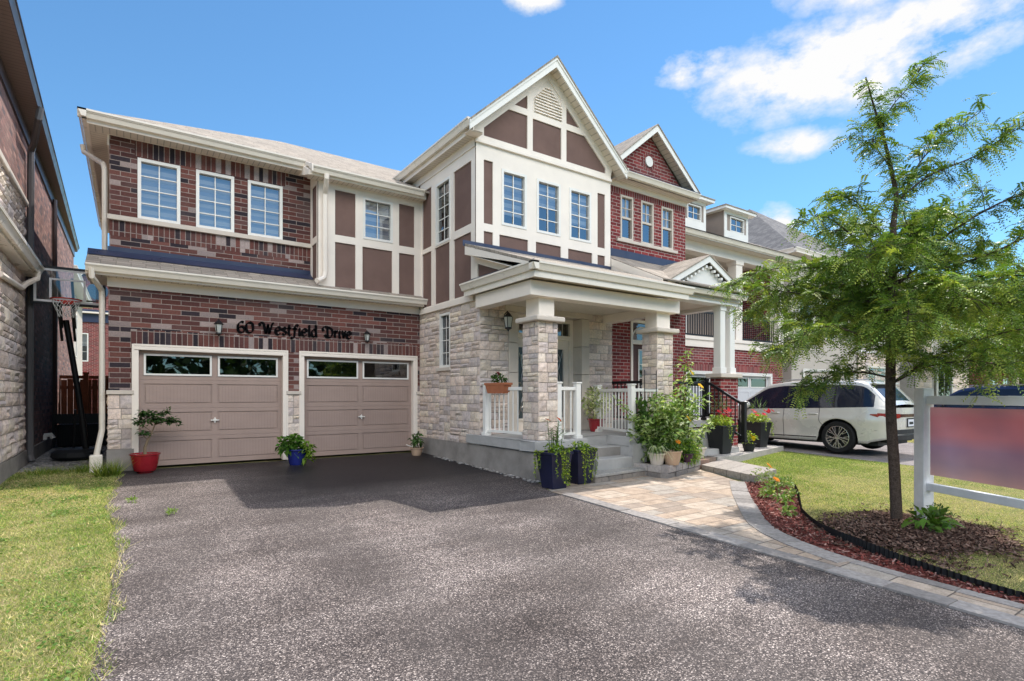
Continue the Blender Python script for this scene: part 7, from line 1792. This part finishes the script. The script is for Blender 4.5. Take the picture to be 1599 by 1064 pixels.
# ------------------------------------------------------------------ address lettering on the brick
def address():
    G = {'6': [[(.80, .92), (.55, 1.0), (.25, .85), (.10, .5), (.18, .12), (.5, 0), (.82, .12), (.88, .36), (.62, .55), (.30, .46), (.14, .3)]],
         '0': [[(.5, 1.0), (.16, .82), (.10, .5), (.16, .18), (.5, 0), (.84, .18), (.90, .5), (.84, .82), (.5, 1.0)]],
         'W': [[(-.35, .72), (-.42, .95), (-.15, 1.05), (.10, .88), (.22, .5), (.36, .02)], [(.36, .02), (.55, .55), (.66, .95)], [(.60, .80), (.80, .02)], [(.80, .02), (1.0, .6), (1.18, 1.02), (1.30, .96)]],
         'e': [[(.12, .34), (.70, .42), (.62, .66), (.36, .70), (.12, .46), (.14, .14), (.42, -.01), (.76, .14)]],
         's': [[(.66, .58), (.40, .70), (.16, .56), (.38, .38), (.64, .22), (.46, .0), (.10, .08)]],
         't': [[(.32, 1.0), (.28, .6), (.26, .15), (.42, 0), (.62, .10)], [(.02, .66), (.60, .68)]],
         'f': [[(.85, .92), (.62, 1.06), (.42, .85), (.38, .4), (.30, -.15), (.05, -.32), (-.10, -.18)], [(.08, .64), (.72, .66)]],
         'i': [[(.18, .68), (.24, .62), (.24, .08), (.42, .02)], [(.24, .90), (.26, .94)]],
         'l': [[(.14, 1.0), (.26, .98), (.26, .08), (.46, .02)]],
         'd': [[(.66, .60), (.36, .70), (.12, .42), (.20, .06), (.48, .0), (.68, .2)], [(.48, 1.06), (.68, 1.02), (.69, .12), (.86, .0)]],
         'D': [[(.30, .95), (.34, .06)], [(-.22, .60), (-.34, .88), (-.05, 1.06), (.45, 1.02), (.92, .80), (1.0, .42), (.78, .06), (.34, .0), (.05, .10), (-.10, .26)]],
         'r': [[(.10, .66), (.22, .64), (.22, .02)], [(.22, .42), (.42, .68), (.62, .62)]],
         'v': [[(.06, .66), (.18, .64), (.36, .02)], [(.36, .02), (.58, .66), (.50, .70)]]}
    adv = {'6': .98, '0': 1.02, 'W': 1.42, 'e': .80, 's': .72, 't': .62, 'f': .74, 'i': .46, 'l': .48, 'd': .86, 'D': 1.12, 'r': .62, 'v': .66, ' ': 1.05}
    txt = '60 Westfield Drive'; tot = sum(adv[c] for c in txt); X_a, X_b = 1.66, 3.86; H_ = .205; z0 = 2.485; kx = (X_b - X_a) / tot
    t = thing('address_lettering', 'black ornamental house number and street name fixed to the garage brickwork', 'lettering', (X_a, GY, z0)); u = X_a; y = GY - .022; word = MB(); th = R(38)
    for ch in txt:
        if ch == ' ':
            if word.v: word.build('lettering_word', M['letter'], t)
            word = MB(); u += adv[' '] * kx; continue
        for st in G[ch]:
            P = [Vector(p + (0,)) for p in st]; P2 = [P[0] * 2 - P[1]] + P + [P[-1] * 2 - P[-2]]; C = []
            for i in range(1, len(P2) - 2):
                for k in range(7):
                    s = k / 7; a, b, c, d = P2[i - 1:i + 3]; C.append(.5 * ((2 * b) + (c - a) * s + (2 * a - 5 * b + 4 * c - d) * s * s + (3 * b - a - 3 * c + d) * s ** 3))
            C.append(P2[-2]); pr = None
            for k, p in enumerate(C):
                dd = (C[min(k + 1, len(C) - 1)] - C[max(k - 1, 0)]).normalized(); nrm = Vector((-dd.y, dd.x, 0)); w = .011 + .040 * abs(math.sin(math.atan2(dd.y, dd.x) - R(35))) 
                q = Vector((u + p.x * kx * .98, 0, z0 + p.y * H_)); o = Vector((nrm.x, 0, nrm.y)) * w * .5; cur = (q + o, q - o)
                if pr:
                    f_ = [pr[1], cur[1], cur[0], pr[0]]; F = [Vector((v.x, y, v.z)) for v in f_]; B = [Vector((v.x, GY - .002, v.z)) for v in f_]; word.face(F)
                    word.face([F[1], F[0], B[0], B[1]]); word.face([F[3], F[2], B[2], B[3]])
                pr = cur
        u += adv[ch] * kx
    word.build('lettering_word', M['letter'], t)
M['letter'] = painted('matt_black', (.004, .004, .005), .9, .05, .02)
address()

# ------------------------------------------------------------------ street trees, and an unseen treeline added to darken window reflections
def back_tree(name, label, x, y, h, r, seed, n=2600, kind=None, base=(.05, .10, .025), lf=.30, group=None):
    rng = np.random.default_rng(seed); t = thing(name, label, 'tree', (x, y, gz(y)), group); m = MB(); m.tube([(x, y, gz(y) - .1), (x + .05, y, h * .35), (x, y + .05, h * .7)], [.14, .10, .04], 8)
    for k in range(7):
        a = k * .9; m.tube([(x, y, h * (.3 + .05 * k)), (x + r * .6 * math.cos(a), y + r * .6 * math.sin(a), h * (.5 + .05 * k))], [.05, .015], 5)
    m.build('trunk', M['bark'], t); P = []; V = []
    for k in range(16):
        c = np.array([x, y, h * .62]) + unit(rng.normal(size=3)) * np.array([r * .7, r * .7, h * .26]); p, v = ball(rng, n // 16, c, (r * .42, r * .42, h * .14)); P.append(p); V.append(v)
    P = np.concatenate(P); V = np.concatenate(V); fast_mesh('crown', leaves(P, V + rng.normal(0, .6, V.shape), lf, lf * .5, rng, .2), shades(len(P), rng, base, .4, (.13, .19, .035), .3), M['leaf_tree'], t); return t
back_tree('street_tree', 'bright green street tree behind the sign at the right edge', 24.0, 4.6, 5.0, 2.2, 301, 9000, base=(.20, .29, .045), lf=.14)
back_tree('street_tree', 'dense green tree between the far stone houses, behind the crown of the near tree', 34.0, 7.6, 7.6, 3.0, 303, 7000, base=(.12, .20, .035), lf=.22)
back_tree('street_tree', 'smaller green tree farther down the street past the brick house', 50.0, 7.0, 5.5, 2.2, 302, 3000, base=(.09, .16, .03), lf=.28)
def treeline(name, x0, x1, y, h, n, seed):
    rng = np.random.default_rng(seed); x = rng.uniform(x0, x1, n); hh = h * (.7 + .3 * np.sin(x * .35) * np.cos(x * .13)); P = np.stack([x, y + rng.normal(0, 1.2, n), hh * rng.random(n) ** .7 - .5], 1)
    return tag(fast_mesh(name, leaves(P, rng.normal(0, 1, (n, 3)), 1.1, .7, rng, .1), shades(n, rng, (.05, .09, .025), .4), M['leaf_tree']), 'unseen row of dark trees across the street, added for window reflections', None, None, 'stuff')
treeline('reflection_treeline', -45, 60, -24, 8, 9000, 310)
# ------------------------------------------------------------------ camera, light, sky
cd = bpy.data.cameras.new('camera'); cam = bpy.data.objects.new('camera', cd); COL.objects.link(cam)
cd.sensor_fit = 'HORIZONTAL'; cd.sensor_width = 36; cd.lens = 36 * 861.5 / 1599; cd.shift_y = 85 / 1599 ; cd.clip_start = .05; cd.clip_end = 3000
yaw = math.atan2(799.5 - 204, 861.5)
cam.location = (0, 0, 1.29); cam.rotation_euler = (R(90), 0, -yaw)
scene.camera = cam

SUN = Vector((.60, .205, 1)).normalized()
el = math.asin(SUN.z); az = math.atan2(SUN.x, SUN.y)
ld = bpy.data.lights.new('sun', 'SUN'); lo = bpy.data.objects.new('sun', ld); COL.objects.link(lo)
ld.energy = SUN_E; ld.angle = R(.5); ld.color = (1, .95, .88)
lo.rotation_euler = SUN.to_track_quat('Z', 'Y').to_euler()
w = bpy.data.worlds.new('World'); scene.world = w; w.use_nodes = True
nt = w.node_tree; nt.nodes.clear()
T = NT.__new__(NT); T.mat = None; T.t = nt; T.n = nt.nodes; T.l = nt.links
sky = T.node('ShaderNodeTexSky', sky_type='NISHITA', sun_disc=False, sun_elevation=el, sun_rotation=az, altitude=200, air_density=1.0, dust_density=SKY_DUST, ozone_density=SKY_OZ)
d = T.node('ShaderNodeTexCoord').outputs['Generated']
s = T.node('ShaderNodeSeparateXYZ'); T.l.new(d, s.inputs[0])
azs = T.math('ARCTAN2', s.outputs[0], s.outputs[1]); els = T.math('ARCSINE', s.outputs[2])
skyc = sky.outputs[0]
n1 = T.noise(CL_SCALE, 7, .60, T.comb(T.math('MULTIPLY', azs, 1.0), T.math('MULTIPLY', els, 1.7), 0.3))
# cloud banks: soft masks by azimuth and elevation
mask = None
for (ba, be, ra, re, amp) in CLOUDS:
    q = T.math('ADD', T.math('POWER', T.math('ABSOLUTE', T.math('DIVIDE', T.math('SUBTRACT', azs, R(ba)), R(ra))), 2.0), T.math('POWER', T.math('ABSOLUTE', T.math('DIVIDE', T.math('SUBTRACT', els, R(be)), R(re))), 2.0))
    g = T.math('MULTIPLY', T.math('POWER', 2.718, T.math('MULTIPLY', q, -1.0)), amp)
    mask = g if mask is None else T.math('MAXIMUM', mask, g)
cl = T.rng(T.math('ADD', T.math('MULTIPLY', T.math('MULTIPLY', T.math('SUBTRACT', n1, .5), CL_N), T.math('MULTIPLY', mask, 1.5, clamp=True)), mask), .30, .80, 0, 1)
cloudc = T.mix(1.0, (1, 1, 1), (CL_B, CL_B * 1.0, CL_B * 1.0), 'MULTIPLY')
c = T.mix(cl, T.mix(1.0, skyc, SKY_TINT, 'MULTIPLY'), cloudc)
back = T.rng(T.math('ADD', T.math('MULTIPLY', s.outputs[1], -1.0), T.math('MULTIPLY', T.math('SUBTRACT', T.noise(2.2, 5, .6, d), .5), .9)), -.05, .45, 0, 1)  # unseen bright cloud bank behind the camera, added as fill for the facade
high = T.math('MULTIPLY', T.math('MULTIPLY', T.rng(els, R(22), R(30), 0, 1), T.rng(els, R(54), R(42), 0, 1)), back)
c = T.mix(high, c, T.mix(1.0, (1, .985, .96), (CL_FILL, CL_FILL, CL_FILL), 'MULTIPLY'))
bg = T.node('ShaderNodeBackground'); T.l.new(c, bg.inputs[0]); bg.inputs[1].default_value = SKY_S
wo = T.node('ShaderNodeOutputWorld'); T.l.new(bg.outputs[0], wo.inputs[0])
scene.view_settings.view_transform = 'Standard'; scene.view_settings.look = 'None'; scene.view_settings.exposure = 0; scene.view_settings.gamma = 1
scene.render.engine = 'CYCLES'; scene.cycles.use_denoising = True; scene.cycles.max_bounces = 8; scene.cycles.transparent_max_bounces = 12
scene.cycles.sample_clamp_indirect = 6; scene.cycles.caustics_reflective = False; scene.cycles.caustics_refractive = False
